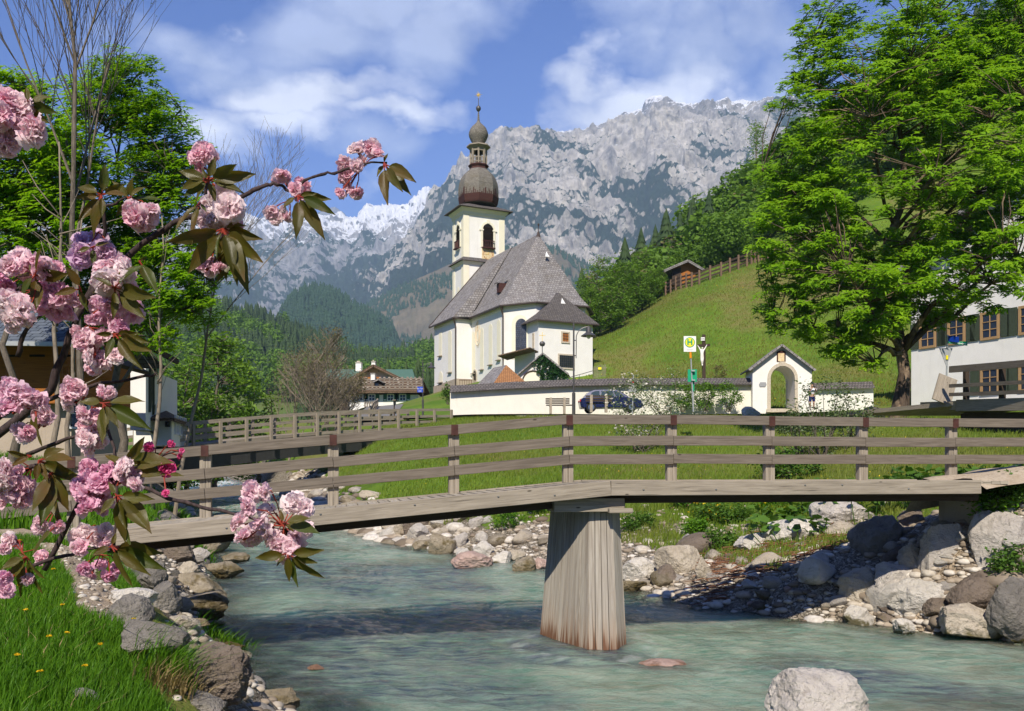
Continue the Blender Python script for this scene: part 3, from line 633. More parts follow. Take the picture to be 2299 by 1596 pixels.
sun = bpy.data.lights.new('sun', 'SUN'); sun.energy = 5.0; sun.angle = math.radians(.53); sun.color = (1, .91, .77)
so = bpy.data.objects.new('sun', sun); COL.objects.link(so)
sd = Vector((SUNAZ.x*math.cos(SEL), SUNAZ.y*math.cos(SEL), math.sin(SEL))); so.rotation_euler = sd.to_track_quat('Z', 'Y').to_euler()
cam = bpy.data.cameras.new('camera'); co = bpy.data.objects.new('camera', cam); COL.objects.link(co)
cam.sensor_width = 36; cam.lens = 36*F/2298; cam.shift_y = (HY-798)/2298; cam.clip_end = 40000; cam.clip_start = .05
co.location = (0, 0, EZ); co.rotation_euler = (math.pi/2, 0, 0); SC.camera = co
SC.view_settings.view_transform = 'Standard'; SC.view_settings.look = 'None'; SC.view_settings.exposure = .80; SC.view_settings.gamma = 1
SC.cycles.max_bounces = 6; SC.cycles.transparent_max_bounces = 12; SC.cycles.volume_bounces = 0; SC.cycles.caustics_reflective = False; SC.cycles.caustics_refractive = False
SC.cycles.sample_clamp_indirect = 4; SC.cycles.use_denoising = True
HAZE = True
if HAZE:
    me = bpy.data.meshes.new('haze'); bm = bmesh.new(); bmesh.ops.create_cube(bm, size=1.0); bm.to_mesh(me); bm.free()
    t = NT('haze'); v = t.n('ShaderNodeVolumePrincipled'); v.inputs['Color'].default_value = (.46, .68, 1.0, 1); v.inputs['Density'].default_value = 1.15e-4; v.inputs['Anisotropy'].default_value = -.3
    t.L(v.outputs[0], t.out.inputs['Volume']); me.materials.append(t.m)
    hz = bpy.data.objects.new('haze', me); COL.objects.link(hz); hz.scale = (29000, 29000, 2600); hz.location = (0, 0, -60+1300)
    tag(hz, 'thin blue mountain air filling the whole valley', 'haze', kind='stuff')
# ------------------------------------------------------------------ wooden footbridge in front
def fbz(X): return np.interp(X, [-9, -5.4, 1.4, 7.9, 12], [1.47, 1.83, 2.47, 2.47, 2.5])     # deck top height
def near(X): return 12.6+.19*X
BD = Vector((1, .19, 0)).normalized(); BN = Vector((-.19, 1, 0)).normalized()
fb = empty('footbridge', (1.4, 13.6, 1.2), 'weathered timber footbridge with a three-plank railing crossing the river', 'footbridge')
def fp(X, off, z): q = Vector((X, near(X), 0))+BN*off; return Vector((q.x, q.y, z))
def boards(name, X0, X1, parent):
    m = MB(); n = int((X1-X0)/.152)
    for k in range(n):
        X = X0+(k+.5)*.152; a = fp(X, .09, fbz(X)-.035+R.uniform(-.003, .003)); b = fp(X, 1.55, fbz(X)-.035)
        m.bar(a, b, .144*1.0, .05)
    return m.build(name, M['wood_pale'], parent)
boards('deck', -5.6, 7.95, fb)
def rel(p): return p
for nm, X0, X1 in (('edge_beam', -5.75, 1.42), ('edge_beam', 1.425, 7.35)):
    for off in (0.03, 1.62):
        MB().bar(fp(X0, off, fbz(X0)-.10), fp(X1, off, fbz(X1)-.10), .13, .215).build(nm, M['wood_weathered'], fb, bevel=.008)
for off in (.45, 1.2):
    for X0, X1 in ((-5.6, 1.42), (1.42, 7.6)):
        MB().bar(fp(X0, off, fbz(X0)-.20), fp(X1, off, fbz(X1)-.20), .2, .26).build('girder', M['wood_dark'], fb)
m = MB()
for X in (-3.8, -2.6, -1.35, -.2, .6, 1.9, 3.0, 4.4, 5.0, 6.1):
    c = fp(X, -.036, fbz(X)-.09+R.choice((-.03, .03))); m.lathe([(.016, -.005), (.016, .005)], c, 8)
m.build('bolt', M['bolt'], fb)
PX_ = [-6.0+.1, -4.55, -2.72, -.9, .91, 2.63, 4.33, 6.02, 7.71, 9.4]
XP = [x_+.27 for x_ in [-8.1, -6.35]+PX_[1:]]
ROFF = 1.46
def railz(X, h): return float(fbz(X))+h
for X in XP:
    for s in (-.041, .041):
        MB().bar(fp(X+s, ROFF+.07, railz(X, -.12)), fp(X+s, ROFF+.07, railz(X, 1.0)), .12, .08, up=tuple(BD)).build('railing_post', M['wood_weathered'], fb, bevel=.006)
    if X < 9: MB().bar(fp(X, ROFF-.03-.026, railz(X, 1.062)), fp(X, ROFF-.03-.026, railz(X, .90)), .011, .075+.03, up=tuple(BD)).build('iron_strap', M['rust_metal'], fb)
for i in range(len(XP)-1):
    for h, w in ((.99, .15), (.65, .158), (.35, .158)):
        a, b = XP[i]+.003, XP[i+1]-.003; ja, jb = R.uniform(-.006, .006), R.uniform(-.006, .006)
        MB().bar(fp(a, ROFF-.03, railz(a, h)+ja), fp(b, ROFF-.03, railz(b, h)+jb), .045, w).build('railing_plank', M['wood_rail'], fb, bevel=.004)
# pier: battered planked shaft with hexagonal plan + cap beams
def pier():
    # plan corners at water level (near side first), measured at z=0, shrinking upward
    base = [Vector((1.02, 13.02)), Vector((1.48, 12.86)), Vector((1.72, 13.12)), Vector((1.30, 14.75)), Vector((.92, 14.95)), Vector((.60, 14.55))]
    base = [Vector((1.10, 12.88)), Vector((1.52, 12.92)), Vector((1.68, 13.16)), Vector((1.42, 14.9)), Vector((1.0, 15.1)), Vector((.44, 14.0))]
    c = sum(base, Vector((0, 0)))/6
    top = [c+(p-c)*.80 for p in base]; top = [Vector((q.x+.02, q.y+.08)) for q in top]
    m = MB(); zb, zt = -.6, float(fbz(1.1))-.42
    k0 = (0-zb)/(zt-zb)
    bb = [p+(p-q)*(.6/zt) for p, q in zip(base, top)]
    for i in range(6):
        a0, a1 = bb[i], bb[(i+1) % 6]; t0, t1 = top[i], top[(i+1) % 6]; L = (a1-a0).length; n = max(2, round(L/.125))
        nrm = Vector(((a1-a0).y, -(a1-a0).x)).normalized()
        for k in range(n):
            g = .006/L; u0, u1 = k/n+g, (k+1)/n-g; o = nrm*R.uniform(0, .014); d = R.uniform(-.02, .0)
            p = [a0.lerp(a1, u0)+o, a0.lerp(a1, u1)+o, t0.lerp(t1, u1)+o, t0.lerp(t1, u0)+o]; q = [x-nrm*.04 for x in p]
            m.hexa([(*p[0], zb), (*p[1], zb), (*q[1], zb), (*q[0], zb), (*p[3], zt+d), (*p[2], zt+d), (*q[2], zt+d), (*q[3], zt+d)][::1], (0, 0, 1))
    m.build('pier_planking', M['wood_pier'], fb)
    core = MB(); cc = [(p+(c-p)*.12) for p in bb]; ct = [(p+(c-p)*.14) for p in top]
    core.f.append(tuple(range(6))[::-1]); core.v = [(*p, zb) for p in cc]+[(*p, zt-.02) for p in ct]; core.f.append(tuple(range(6, 12))); core.u = [None]*2
    for i in range(6): core.f.append((i, (i+1) % 6, 6+(i+1) % 6, 6+i)); core.u.append(None)
    core.build('pier_core', M['wood_dark'], fb)
    # sill beams lying on the shaft across the stream and lengthwise
    a = Vector((1.24, 13.0, zt+.10)); 
    MB().bar((1.02-.42, 12.99-.02, zt+.10), (1.02+.62, 12.99+.13, zt+.10), .15, .20).build('cap_beam', M['wood_weathered'], fb, bevel=.01)
    MB().bar((.62, 13.25, zt+.1), (.50, 15.0, zt+.1), .12, .2).build('cap_beam', M['wood_weathered'], fb, bevel=.01)
    MB().bar((1.62, 13.28, zt+.1), (1.42, 15.1, zt+.1), .14, .2).build('cap_beam', M['wood_weathered'], fb, bevel=.01)
    MB().bar((1.40, 12.93, zt+.02), (1.75, 12.985, zt+.02), .11, .07).build('cap_block', M['wood_weathered'], fb, bevel=.01)
pier()
# abutments of cast stone
MB().box((7.95, 15.45, 1.0), (.5, 1.0, 2.2), math.atan(.19)).build('abutment', M['stone_base'], fb)
MB().box((-5.95, 12.2, .9), (.5, 1.8, 1.6), math.atan(.19)).build('abutment', M['concrete'], fb)

# ------------------------------------------------------------------ road bridge behind
rb = empty('road_bridge', (-12, 48, 3.5), 'wider timber road bridge with grey plank railings farther up the river', 'road bridge')
RA = Vector((-17.6, 41.5, 3.55)); RBp = Vector((-3.9, 56.6, 5.55)); rd = (RBp-RA); rl = rd.length; rdn = rd.normalized(); rn = Vector((-rdn.y, rdn.x, 0)).normalized()
def rp(s, off, h): q = RA+rd*s; a = .28*(math.sin(math.pi*s)); return Vector((q.x+rn.x*off, q.y+rn.y*off, q.z+a+h))
NS = 8
m = MB()
for k in range(NS): m.bar(rp(k/NS, 2.0, -.12), rp((k+1)/NS, 2.0, -.12), 3.9, .12)
m.build('deck', M['wood_weathered'], rb)
for off in (.15, 3.9):
    m = MB()
    for k in range(NS): m.bar(rp(k/NS, off, -.16), rp((k+1)/NS, off, -.16), .16, .26)
    m.build('edge_beam', M['wood_weathered'], rb)
for off in (.5, 2.0, 3.4):
    m = MB()
    for k in range(NS): m.bar(rp(k/NS*.985, off, -.78), rp((k+1)/NS*.985, off, -.78), .3, 1.0)
    m.build('girder', M['iron'], rb)
NP_ = 14
for side, off in ((0, .02), (1, 4.0)):
    for k in range(NP_+1):
        MB().bar(rp(k/NP_, off-.10*(1-2*side), -.45), rp(k/NP_, off-.10*(1-2*side), 1.02), .14, .13, up=tuple(rdn)).build('railing_post', M['wood_weathered'], rb)
    for k in range(NP_):
        for h, w in ((1.02, .16), (.62, .15), (.28, .15)):
            MB().bar(rp(k/NP_, off+.04*(1-2*side), h), rp((k+1)/NP_, off+.04*(1-2*side), h), .06, w).build('railing_plank', M['wood_weathered'], rb)
q = rp(.80, 2.0, -1.9); MB().box((q.x, q.y, q.z-.1), (1.2, 4.4, 2.6), math.atan2(rdn.y, rdn.x)).build('abutment', M['concrete'], rb)
q = rp(.90, 1.8, -1.6); MB().box((q.x, q.y, q.z-.0), (3.0, 3.6, 2.0), math.atan2(rdn.y, rdn.x)).build('abutment', M['concrete'], rb)
q = rp(-.01, 2.0, -1.9); MB().box((q.x, q.y, q.z), (1.2, 4.6, 2.8), math.atan2(rdn.y, rdn.x)).build('abutment', M['concrete'], rb)

# gravel ramp joining the right end of the footbridge
t = NT('path_gravel'); p = t.pos(); n = t.noise(p, 18, 5, .7); n2 = t.noise(p, 2, 4, .6); c = t.mix(t.mr(n, .3, .7), (.34, .27, .19), (.52, .44, .33)); c = t.mix(t.mr(n2, .5, .7, 0, .5), c, (.28, .21, .13)); M['path_gravel'] = t.end(t.pr(c, .95, t.bump(n, .8, .02), .1))
K = 26; V = []
for i in range(K):
    u = i/(K-1); q = Vector((7.38, 14.05, 2.475)).lerp(Vector((13.5, 16.9, 2.86)), u); q.z = 2.475+.40*math.sin(min(1, u*1.15)*math.pi/2); w = .0+1.62+.5*u
    for j in range(9):
        f = j/8; o = BN*(w*f)+Vector((0, 0, .03*math.sin(i*1.3+j)*(0 < j < 8))); z = q.z+o.z+(-.14 if j == 0 else (-.6 if j == 8 else 0)); oo = BN*(-.10*R.uniform(.2, 1.6)) if j == 0 else (BN*.3 if j == 8 else Vector((0, 0, 0))); V.append((q.x+o.x+oo.x, q.y+o.y+oo.y, z))
tag(np_mesh('path_ramp', np.array(V), grid_faces(K, 9)[:, ::-1], M['path_gravel'], smooth=True), 'pale gravel path climbing from the right end of the footbridge', 'path', kind='structure')
# ------------------------------------------------------------------ church
CW = Vector((-.43, .903, 0)); CN = Vector((.903, .43, 0)); CA = Vector((-.93, 100, 0))
def cp(n, w, z): q = CA+CN*n+CW*w; return Vector((q.x, q.y, z))
EV, RG, GB = 21.4, 30.5, 11.2
ch = empty('church', cp(5.5, 8, 12.8), 'white village church with steep grey shingle roof and rounded east end', 'church')
W_ = 11.0
foot = [(0, 9.3), (-2, 9.3), (-2, 16.8), (13, 16.8), (13, 9.3), (W_, 9.3), (W_, 0), (W_-2.4, -3.3), (2.4, -3.3), (0, 0)]
def wallring(m, pts, z0, z1, closed=True):
    n = len(pts)
    for i in range(n if closed else n-1):
        a, b = pts[i], pts[(i+1) % n]; m.poly([cp(*a, z0), cp(*b, z0), cp(*b, z1), cp(*a, z1)])
m = MB(); wallring(m, foot[::1], GB, EV-.02)
gb = [cp(-2, 16.8, EV-.02), cp(13, 16.8, EV-.02), cp(5.5, 16.8, RG-.3)]; m.poly(gb); pass
m.build('wall', M['plaster_white'], ch)
# base course of rough stone along the nave
m = MB(); o = .09
m.hexa([cp(-2-o, 9.3-o, GB-1), cp(.0, 9.3-o, GB-1), cp(.0, 16.8, GB-1), cp(-2-o, 16.8+o, GB-1), cp(-2-o, 9.3-o, 13.9), cp(0, 9.3-o, 13.9), cp(0, 16.8, 13.6), cp(-2-o, 16.8+o, 13.6)][::1])
m.hexa([cp(-o, 6.6, GB-1), cp(.2, 6.6, GB-1), cp(.2, 9.2, GB-1), cp(-o, 9.2, GB-1), cp(-o, 6.6, 13.3), cp(.2, 6.6, 13.3), cp(.2, 9.2, 13.9), cp(-o, 9.2, 13.9)])
m.build('stone_base', M['stone_base'], ch)
# roof: choir with polygonal end, nave slightly wider
def ro(n, w, d): return (n, w)
e = .55
ap = (5.5, 2.2)
er = [(-e, 9.4), (-e, -.25), (2.2, -3.3-e), (W_-2.2, -3.3-e), (W_+e, -.25), (W_+e, 9.4)]
zE = EV-.12
m = MB(); A = cp(*ap, RG); Bq = cp(5.5, 9.4, RG)
fl = .9
def slope(m, a, b, c, d=None):
    pts = [cp(*a, zE), cp(*b, zE)]
    if d is None: m.poly(pts+[c])
    else: m.poly(pts+[c, d])
def flared(m, e0, e1, t0, t1):
    """roof plane with a gentle kick at the eaves"""
    k = .16; E0, E1 = cp(*e0, zE), cp(*e1, zE); a0 = E0.lerp(t0, k); a1 = E1.lerp(t1, k); a0.z -= .35; a1.z -= .35
    m.poly([E0, E1, a1, a0]); m.poly([a0, a1, t1, t0] if (t0-t1).length > .01 else [a0, a1, t0])
flared(m, er[1], er[0], A, Bq) if False else None
for i, (t0, t1) in enumerate(((Bq, A), (A, A), (A, A), (A, A), (A, Bq))): flared(m, er[i], er[i+1], t0, t1)
ne = .55; z2 = RG+.12
nv = [(-2-ne, 17.3), (-2-ne, 9.3-.35), (13+ne, 9.3-.35), (13+ne, 17.3)]
Ra, Rb_ = cp(5.5, 9.3+.1, z2), cp(5.5, 17.3, z2)
E = [cp(*q, zE-.05) for q in nv]
m.poly([E[1], E[0], Rb_, Ra][::-1]) if False else m.poly([E[0], E[1], Ra, Rb_])
m.poly([E[2], E[3], Rb_, Ra]); 
# small hip strips of the wider nave roof towards the choir
C0, C1 = cp(-e+.55, 9.3-.35, zE+.02), cp(W_+e-.55, 9.3-.35, zE+.02)
m.poly([E[1], cp(-e+.1, 8.6, zE+.05), Ra]); m.poly([cp(W_+e-.1, 8.6, zE+.05), E[2], Ra])
rf = m.build('roof', M['shingle_grey'], ch)
# eaves board / soffit
m = MB()
for i in range(5):
    a, b = er[i], er[i+1]; m.bar(cp(*a, zE-.07), cp(*b, zE-.07), .12, .16)
for a, b in (((-2-ne, 17.3), (-2-ne, 8.95)), ((-2-ne, 8.95), (-.3, 8.95))): m.bar(cp(*a, zE-.12), cp(*b, zE-.12), .12, .16)
m.bar(E[0], Rb_, .12, .2); m.bar(E[3], Rb_, .12, .2)
m.build('gutter', M['gutter'], ch)
for a in ((-2.15, 9.15), (-.15, -.1)):
    zb = 12.6 if a[0] < -1 else 15.2
    MB().tube([cp(a[0]-.25, a[1]-.1, zE-.2), cp(a[0]-.1, a[1], zE-.7), cp(*a, zE-1.0), cp(*a, zb)], [.16, .1, .085, .085], 8).build('downpipe', M['gutter'], ch)
# cream cornice under the eaves
m = MB()
cc = [(0, 9.3), (0, 0), (2.4, -3.3), (W_-2.4, -3.3), (W_, 0)]
for a, b in zip(cc[:-1], cc[1:]): m.bar(cp(*a, EV-.38), cp(*b, EV-.38), .16, .3)
m.bar(cp(-2, 16.8, EV-.4), cp(-2, 9.3, EV-.4), .16, .3); m.bar(cp(-2, 9.3, EV-.4), cp(0, 9.3, EV-.4), .16, .3)
m.build('cornice', M['plaster_cream'], ch)
def arch_pts(w, h, n=10):     # local (x, z) from bottom left round the arch
    r = w/2; P = [(-r, 0), (r, 0), (r, h-r)]
    P += [(r*math.cos(t), h-r+r*math.sin(t)) for t in [math.pi*k/n for k in range(1, n)]]
    return P+[(-r, h-r)]
def arch_panel(c, ux, nrm, w, h, mat, name, parent, d=.03, sill=None, frame=None, fw=.18, n=10):
    c = Vector(c); ux = Vector(ux).normalized(); nrm = Vector(nrm).normalized(); up = Vector((0, 0, 1))
    P = [c+ux*x+up*z+nrm*.01 for x, z in arch_pts(w, h, n)]
    pn = MB().prism(P, nrm*d).build(name, mat, parent)
    if frame:
        O = arch_pts(w+2*fw, h+fw, n); I = arch_pts(w, h, n); m = MB()
        for k in range(1, len(O)):
            k2 = (k+1) % len(O)
            if k == 0: continue
            q = [I[k], O[k], O[k2], I[k2]]; Q = [c+ux*x+up*z+nrm*.01 for x, z in q]; m.prism(Q, nrm*(d+.07))
        m.build('window_frame', frame, pn)
    if sill:
        m = MB(); a = c-ux*(w/2+.05)+nrm*.12-up*.08; b = c+ux*(w/2+.05)+nrm*.12-up*.08; m.bar(a, b, .26, .1); m.build('window_sill', sill, pn)
    return pn
left_n = -CN; east_n = -CW
def Cw(n, w, x, z, wd, ht, **k): pass
for w, zb, zt in ((8.6, 14.6, 19.6), (6.1, 14.8, 19.7), (3.6, 15.1, 19.8), (1.3, 15.4, 19.9)):
    arch_panel(cp(0, w, zb), CW, left_n, .95, zt-zb, M['plaster_yellow'], 'window', ch, .03, M['roof_stone'])
arch_panel(cp(-2, 14.6, 17.3), CW, left_n, 1.1, 3.0, M['plaster_yellow'], 'window', ch, .03, M['roof_stone'])
arch_panel(cp(-2, 11.3, 14.9), CW, left_n, 1.1, 5.1, M['plaster_yellow'], 'window', ch, .03, M['roof_stone'])
arch_panel(cp(-2, 14.5, 13.95), CW, left_n, 1.4, 1.35, M['plaster_yellow'], 'window', ch, .03, M['roof_stone'])
arch_panel(cp(0, 8.1, 12.8), CW, left_n, .9, 2.0, M['wood_dark'], 'side_door', ch, .04, None, M['stone_trim'])
# sundial fresco
m = MB(); c = cp(0, 7.3, 19.15); 
P = [c+CW*(.85*math.cos(t))+Vector((0, 0, 1.65*math.sin(t)))+left_n*.012 for t in [2*math.pi*k/20 for k in range(20)]]
sd_ = MB().prism(P, left_n*.012).build('sundial', M['plaster_cream'], ch)
m = MB()
for k in range(16):
    t0, t1 = 2*math.pi*k/20+math.pi*.9, 2*math.pi*(k+1)/20+math.pi*.9
    m.bar(c+CW*(.7*math.cos(t0))+Vector((0, 0, 1.4*math.sin(t0)))+left_n*.03, c+CW*(.7*math.cos(t1))+Vector((0, 0, 1.4*math.sin(t1)))+left_n*.03, .02, .10, up=tuple(left_n))
    m.bar(c+CW*(.38*math.cos(t0))+Vector((0, 0, .9*math.sin(t0)))+left_n*.03, c+CW*(.38*math.cos(t1))+Vector((0, 0, .9*math.sin(t1)))+left_n*.03, .02, .07, up=tuple(left_n))
m.bar(c+Vector((0, 0, 1.5))+left_n*.03, c+Vector((0, 0, .3))+left_n*.03, .3, .02, up=tuple(left_n)); m.build('dial_ring', M['fresco'], sd_)
# big leaded window on the first apse face
fd = (Vector((2.4, -3.3, 0))).normalized(); f0 = cp(0, 0, 0); f1 = cp(2.4, -3.3, 0); fdir = (f1-f0).normalized(); fn = fdir.cross(Vector((0, 0, 1))).normalized()
fc = f0.lerp(f1, .50); fc.z = 15.2
arch_panel(fc, fdir, fn, 2.0, 4.9, M['plaster_yellow'], 'window_reveal', ch, .02)
wn = arch_panel(fc+fdir*.18+fn*.03, fdir, fn, 1.35, 4.45, M['glass_leaded'], 'window', ch, .03)
m = MB()
for z in (1.2, 2.4, 3.5): m.bar(fc+fdir*(.18-.67)+fn*.08+Vector((0, 0, z)), fc+fdir*(.18+.67)+fn*.08+Vector((0, 0, z)), .03, .05)
m.bar(fc+fdir*.18+fn*.08, fc+fdir*.18+fn*.08+Vector((0, 0, 4.4)), .05, .03); m.build('glazing_bar', M['lamp_metal'], wn)
# finial on the choir roof
MB().lathe([(.3, -.5), (.16, .1), (.05, .35), (.04, .9), (.10, 1.0), (.12, 1.1), (.08, 1.2), (.02, 1.25)], tuple(A), 8).build('finial', M['gutter'], ch)
# dormer
dc = cp(1.1, 3.2, 24.0)
dm = MB(); dn = left_n
hh_ = Vector((0, 0, 1))
dm.hexa([dc-CW*.32+dn*.35-hh_*.6, dc+CW*.32+dn*.35-hh_*.6, dc+CW*.32-dn*.6-hh_*.6, dc-CW*.32-dn*.6-hh_*.6, dc-CW*.32+dn*.35+hh_*.5, dc+CW*.32+dn*.35+hh_*.5, dc+CW*.32-dn*.6+hh_*.5, dc-CW*.32-dn*.6+hh_*.5])
dmo = dm.build('dormer', M['rust_metal'], ch)
m = MB(); m.poly([dc-CW*.48+dn*.6+hh_*.5, dc+CW*.48+dn*.6+hh_*.5, dc+CW*.48-dn*.75+hh_*1.15, dc-CW*.48-dn*.75+hh_*1.15]); m.bar(dc-CW*.48+dn*.6+hh_*.47, dc+CW*.48+dn*.6+hh_*.47, .06, .08); m.build('dormer_roof', M['shingle_dark'], dmo)
# roof ventilation triangles
for c_, nn in ((cp(5.3, -.35, 27.2), east_n), (cp(5.3, -4.1, 21.2), east_n)):
    m = MB(); m.prism([c_-CN*.28, c_+CN*.28, c_+Vector((0, 0, .65))+CW*.25], (nn+Vector((0, 0, .3)))*.12); m.build('roof_vent', M['window_white'], ch)
# east annex (sacristy)
an = [(1.8, -5.04), (8.56, -5.04), (8.56, -2), (1.8, -2)]
m = MB(); aE = 19.1
wallring(m, [an[3], an[0], an[1], an[2]], GB, aE, False); anw = m.build('annex_wall', M['plaster_white'], ch)
ae = .55; r0 = cp(5.2, -3.3, 22.6)
q = [cp(1.8-ae, -2.0, aE-.1), cp(1.8-ae, -5.04-ae, aE-.1), cp(8.56+ae, -5.04-ae, aE-.1), cp(8.56+ae, -2.0, aE-.1)]
rb0 = cp(5.2, -1.2, 22.9)
m = MB(); m.poly([q[1], q[2], r0]); m.poly([q[0], q[1], r0, rb0]); m.poly([q[2], q[3], rb0, r0]); m.build('annex_roof', M['shingle_dark'], ch)
m = MB()
for a, b in ((q[0], q[1]), (q[1], q[2]), (q[2], q[3])): m.bar(a-Vector((0, 0, .06)), b-Vector((0, 0, .06)), .1, .12)
m.build('gutter', M['gutter'], ch)
def sqwin(c, ux, nrm, w, h, bars, name='window', glass='glass_dark', frame='stone_trim', fw=.16, barm='iron', parent=None, d=.05, bw=.03):
    c, ux, nrm = Vector(c), Vector(ux).normalized(), Vector(nrm).normalized(); up = Vector((0, 0, 1))
    pn = MB().prism([c-ux*w/2+nrm*.012, c+ux*w/2+nrm*.012, c+ux*w/2+up*h+nrm*.012, c-ux*w/2+up*h+nrm*.012], nrm*.02).build(name, M[glass], parent)
    m = MB(); o = nrm*d
    for s in (-1, 1): m.bar(c+ux*s*(w/2+fw/2)+o-up*fw, c+ux*s*(w/2+fw/2)+o+up*(h+fw), fw, .1, up=tuple(nrm))
    m.bar(c-ux*w/2+o-up*fw/2, c+ux*w/2+o-up*fw/2, .1, fw); m.bar(c-ux*w/2+o+up*(h+fw/2), c+ux*w/2+o+up*(h+fw/2), .1, fw)
    m.build('window_frame', M[frame], pn)
    nx, nz = bars
    if nx or nz:
        m = MB(); o2 = nrm*.06
        for k in range(nx): x = -w/2+w*(k+1)/(nx+1); m.bar(c+ux*x+o2, c+ux*x+o2+up*h, bw, bw)
        for k in range(nz): z = h*(k+1)/(nz+1); m.bar(c-ux*w/2+o2+up*z, c+ux*w/2+o2+up*z, bw, bw)
        m.build('window_bars', M[barm], pn)
    return pn
sqwin(cp(5.1, -5.04, 16.9), CN, east_n, .75, .95, (2, 2), parent=ch, glass='wood_orange')
sqwin(cp(5.2, -5.04, 14.05), CN, east_n, 1.75, 1.35, (6, 4), parent=ch)
sqwin(cp(1.8, -3.9, 16.2), CW, left_n, .22, 1.5, (0, 0), parent=ch, fw=.08)
# lean-to and ivy gabled porch in front of the apse
lt = empty('lean_to', cp(1.4, -6.0, 13), 'small white lean-to with dark pent roof against the church end wall', 'lean-to')
c0 = at(1197, 800, 93); 
def pq(px, py, D): return Vector(at(px, py, D))
m = MB(); a = pq(1153, 845, 94); b = pq(1200, 845, 93.5); 
L_ = [pq(1153, 800, 94), pq(1201, 787, 93.3)]
m.hexa([pq(1155, 870, 94), pq(1201, 870, 93.2), pq(1201, 870, 96), pq(1155, 870, 97), pq(1155, 801, 94), pq(1201, 789, 93.2), pq(1201, 790, 96), pq(1155, 802, 97)])
m.build('wall', M['plaster_white'], lt)
m = MB(); m.bar(pq(1128, 803, 93.6), pq(1199, 785.5, 92.6), 3.2, .14); m.build('roof', M['shingle_brown'], lt)
m = MB(); m.bar(pq(1129, 805, 92.0), pq(1129, 860, 92.0), .14, .14); m.build('support_post', M['wood_dark'], lt)
iv = empty('ivy_chapel', tuple(pq(1218, 860, 86)), 'little gabled porch overgrown with dark green ivy and topped by a ball and cross', 'porch')
Dq = 86; gl_ = [(1163, 870), (1271, 870), (1271, 836), (1218, 795), (1163, 838)]
m = MB(); Q = [pq(x, y, Dq) for x, y in gl_]; m.prism(Q[::-1], (0.5, 3.4, 0)); m.build('wall', M['plaster_white'], iv)
m = MB()
for s, (x, y) in ((0, (1160, 842)), (1, (1276, 840))):
    a = pq(1218, 791.5, Dq-.3); b = pq(x, y-1, Dq-.3); m.poly([a, b, b+Vector((.5, 4.0, 0)), a+Vector((.5, 4.0, 0))]); m.bar(a-Vector((0, 0, .06)), b-Vector((0, 0, .06)), .12, .16)
m.build('roof', M['shingle_grey'], iv)
arch_panel(pq(1196, 870, Dq), (1, 0, 0), (0, -1, 0), 1.9, 1.55, M['plaster_cream'], 'doorway', iv, .05, None, M['wood_dark'], .12)
m = MB(); c = pq(1217, 794, Dq-.1); m.lathe([(.04, 0), (.04, .7), (.2, .75), (.29, .95), (.2, 1.15), (.03, 1.22), (.02, 1.3)], tuple(c), 12); m.build('finial', M['lamp_metal'], iv)
m = MB(); m.bar(c+Vector((0, 0, 1.2)), c+Vector((0, 0, 2.1)), .05, .05); m.bar(c+Vector((-.3, 0, 1.75)), c+Vector((.3, 0, 1.75)), .05, .05); m.build('cross', M['gold'], iv)
# pyramid-roofed charnel hut behind the wall
hu = empty('pyramid_hut', tuple(pq(1132, 872, 78)), 'small hut behind the churchyard wall with a hipped roof of grey and fresh orange shingles', 'hut')
pk = pq(1136, 819, 80); g0 = pq(1058, 877, 80.5); g1 = pq(1094, 880, 75); g2 = pq(1196, 872, 79); g3 = pq(1160, 868, 86)
pk2 = pk+Vector((-1.2, 2.2, 0))
m = MB(); m.poly([g1, g2, pk]); m.poly([g2, g3, pk2, pk]); m.build('roof_slope_new', M['shingle_new'], hu)['label'] = 'fresh orange shingle roof side'
m = MB(); m.poly([g0, g1, pk, pk2]); m.poly([g3, g0, pk2]); m.build('roof_slope', M['shingle_grey'], hu)
m = MB(); cn = (g0+g1+g2+g3)/4; gg = [g.lerp(cn, .12) for g in (g0, g1, g2, g3)]; gg = [gg[0], gg[1], gg[2], gg[3]]
m.hexa([Vector((g.x, g.y, 7.0)) for g in gg]+[Vector((g.x, g.y, min(q.z for q in gg)-.02)) for g in gg]); m.build('wall', M['plaster_white'], hu)

# ------------------------------------------------------------------ tower
tw = empty('church_tower', cp(5.2, 19, 13), 'slim white bell tower with double onion dome and gold star behind the church roof', 'bell tower')
t0n, t1n, tw0, tw1 = 2.3, 8.1, 17.35, 21.1
TT = 37.0
def tring(o, z): return [cp(t0n-o, tw0-o, z), cp(t1n+o, tw0-o, z), cp(t1n+o, tw1+o, z), cp(t0n-o, tw1+o, z)]
m = MB(); m.hexa(tring(0, 10)+tring(0, TT)); m.build('shaft', M['plaster_white'], tw)
m = MB(); pw = .75
for (n0, n1, w0, w1) in ((t0n-.07, t0n+pw, tw0-.07, tw0+.02), (t1n-pw, t1n+.07, tw0-.07, tw0+.02), (t0n-.07, t0n+.02, tw0+.02, tw0+.7), (t0n-.07, t0n+.02, tw1-.7, tw1+.07), (t1n-.02, t1n+.07, tw0+.02, tw0+.7)):
    for z0, z1 in ((11, 30.0), (30.7, TT-.5)):
        m.hexa([cp(n0, w0, z0), cp(n1, w0, z0), cp(n1, w1, z0), cp(n0, w1, z0), cp(n0, w0, z1), cp(n1, w0, z1), cp(n1, w1, z1), cp(n0, w1, z1)])
m.build('pilaster', M['plaster_yellow'], tw)
m = MB(); m.hexa(tring(.12, TT-.55)+tring(.2, TT-.1)); m.hexa(tring(.3, TT-.1)+tring(.5, TT+.25)); m.build('cornice', M['plaster_yellow'], tw)
m = MB(); m.hexa(tring(.15, 30.0)+tring(.25, 30.3)); m.build('string_course', M['plaster_yellow'], tw)
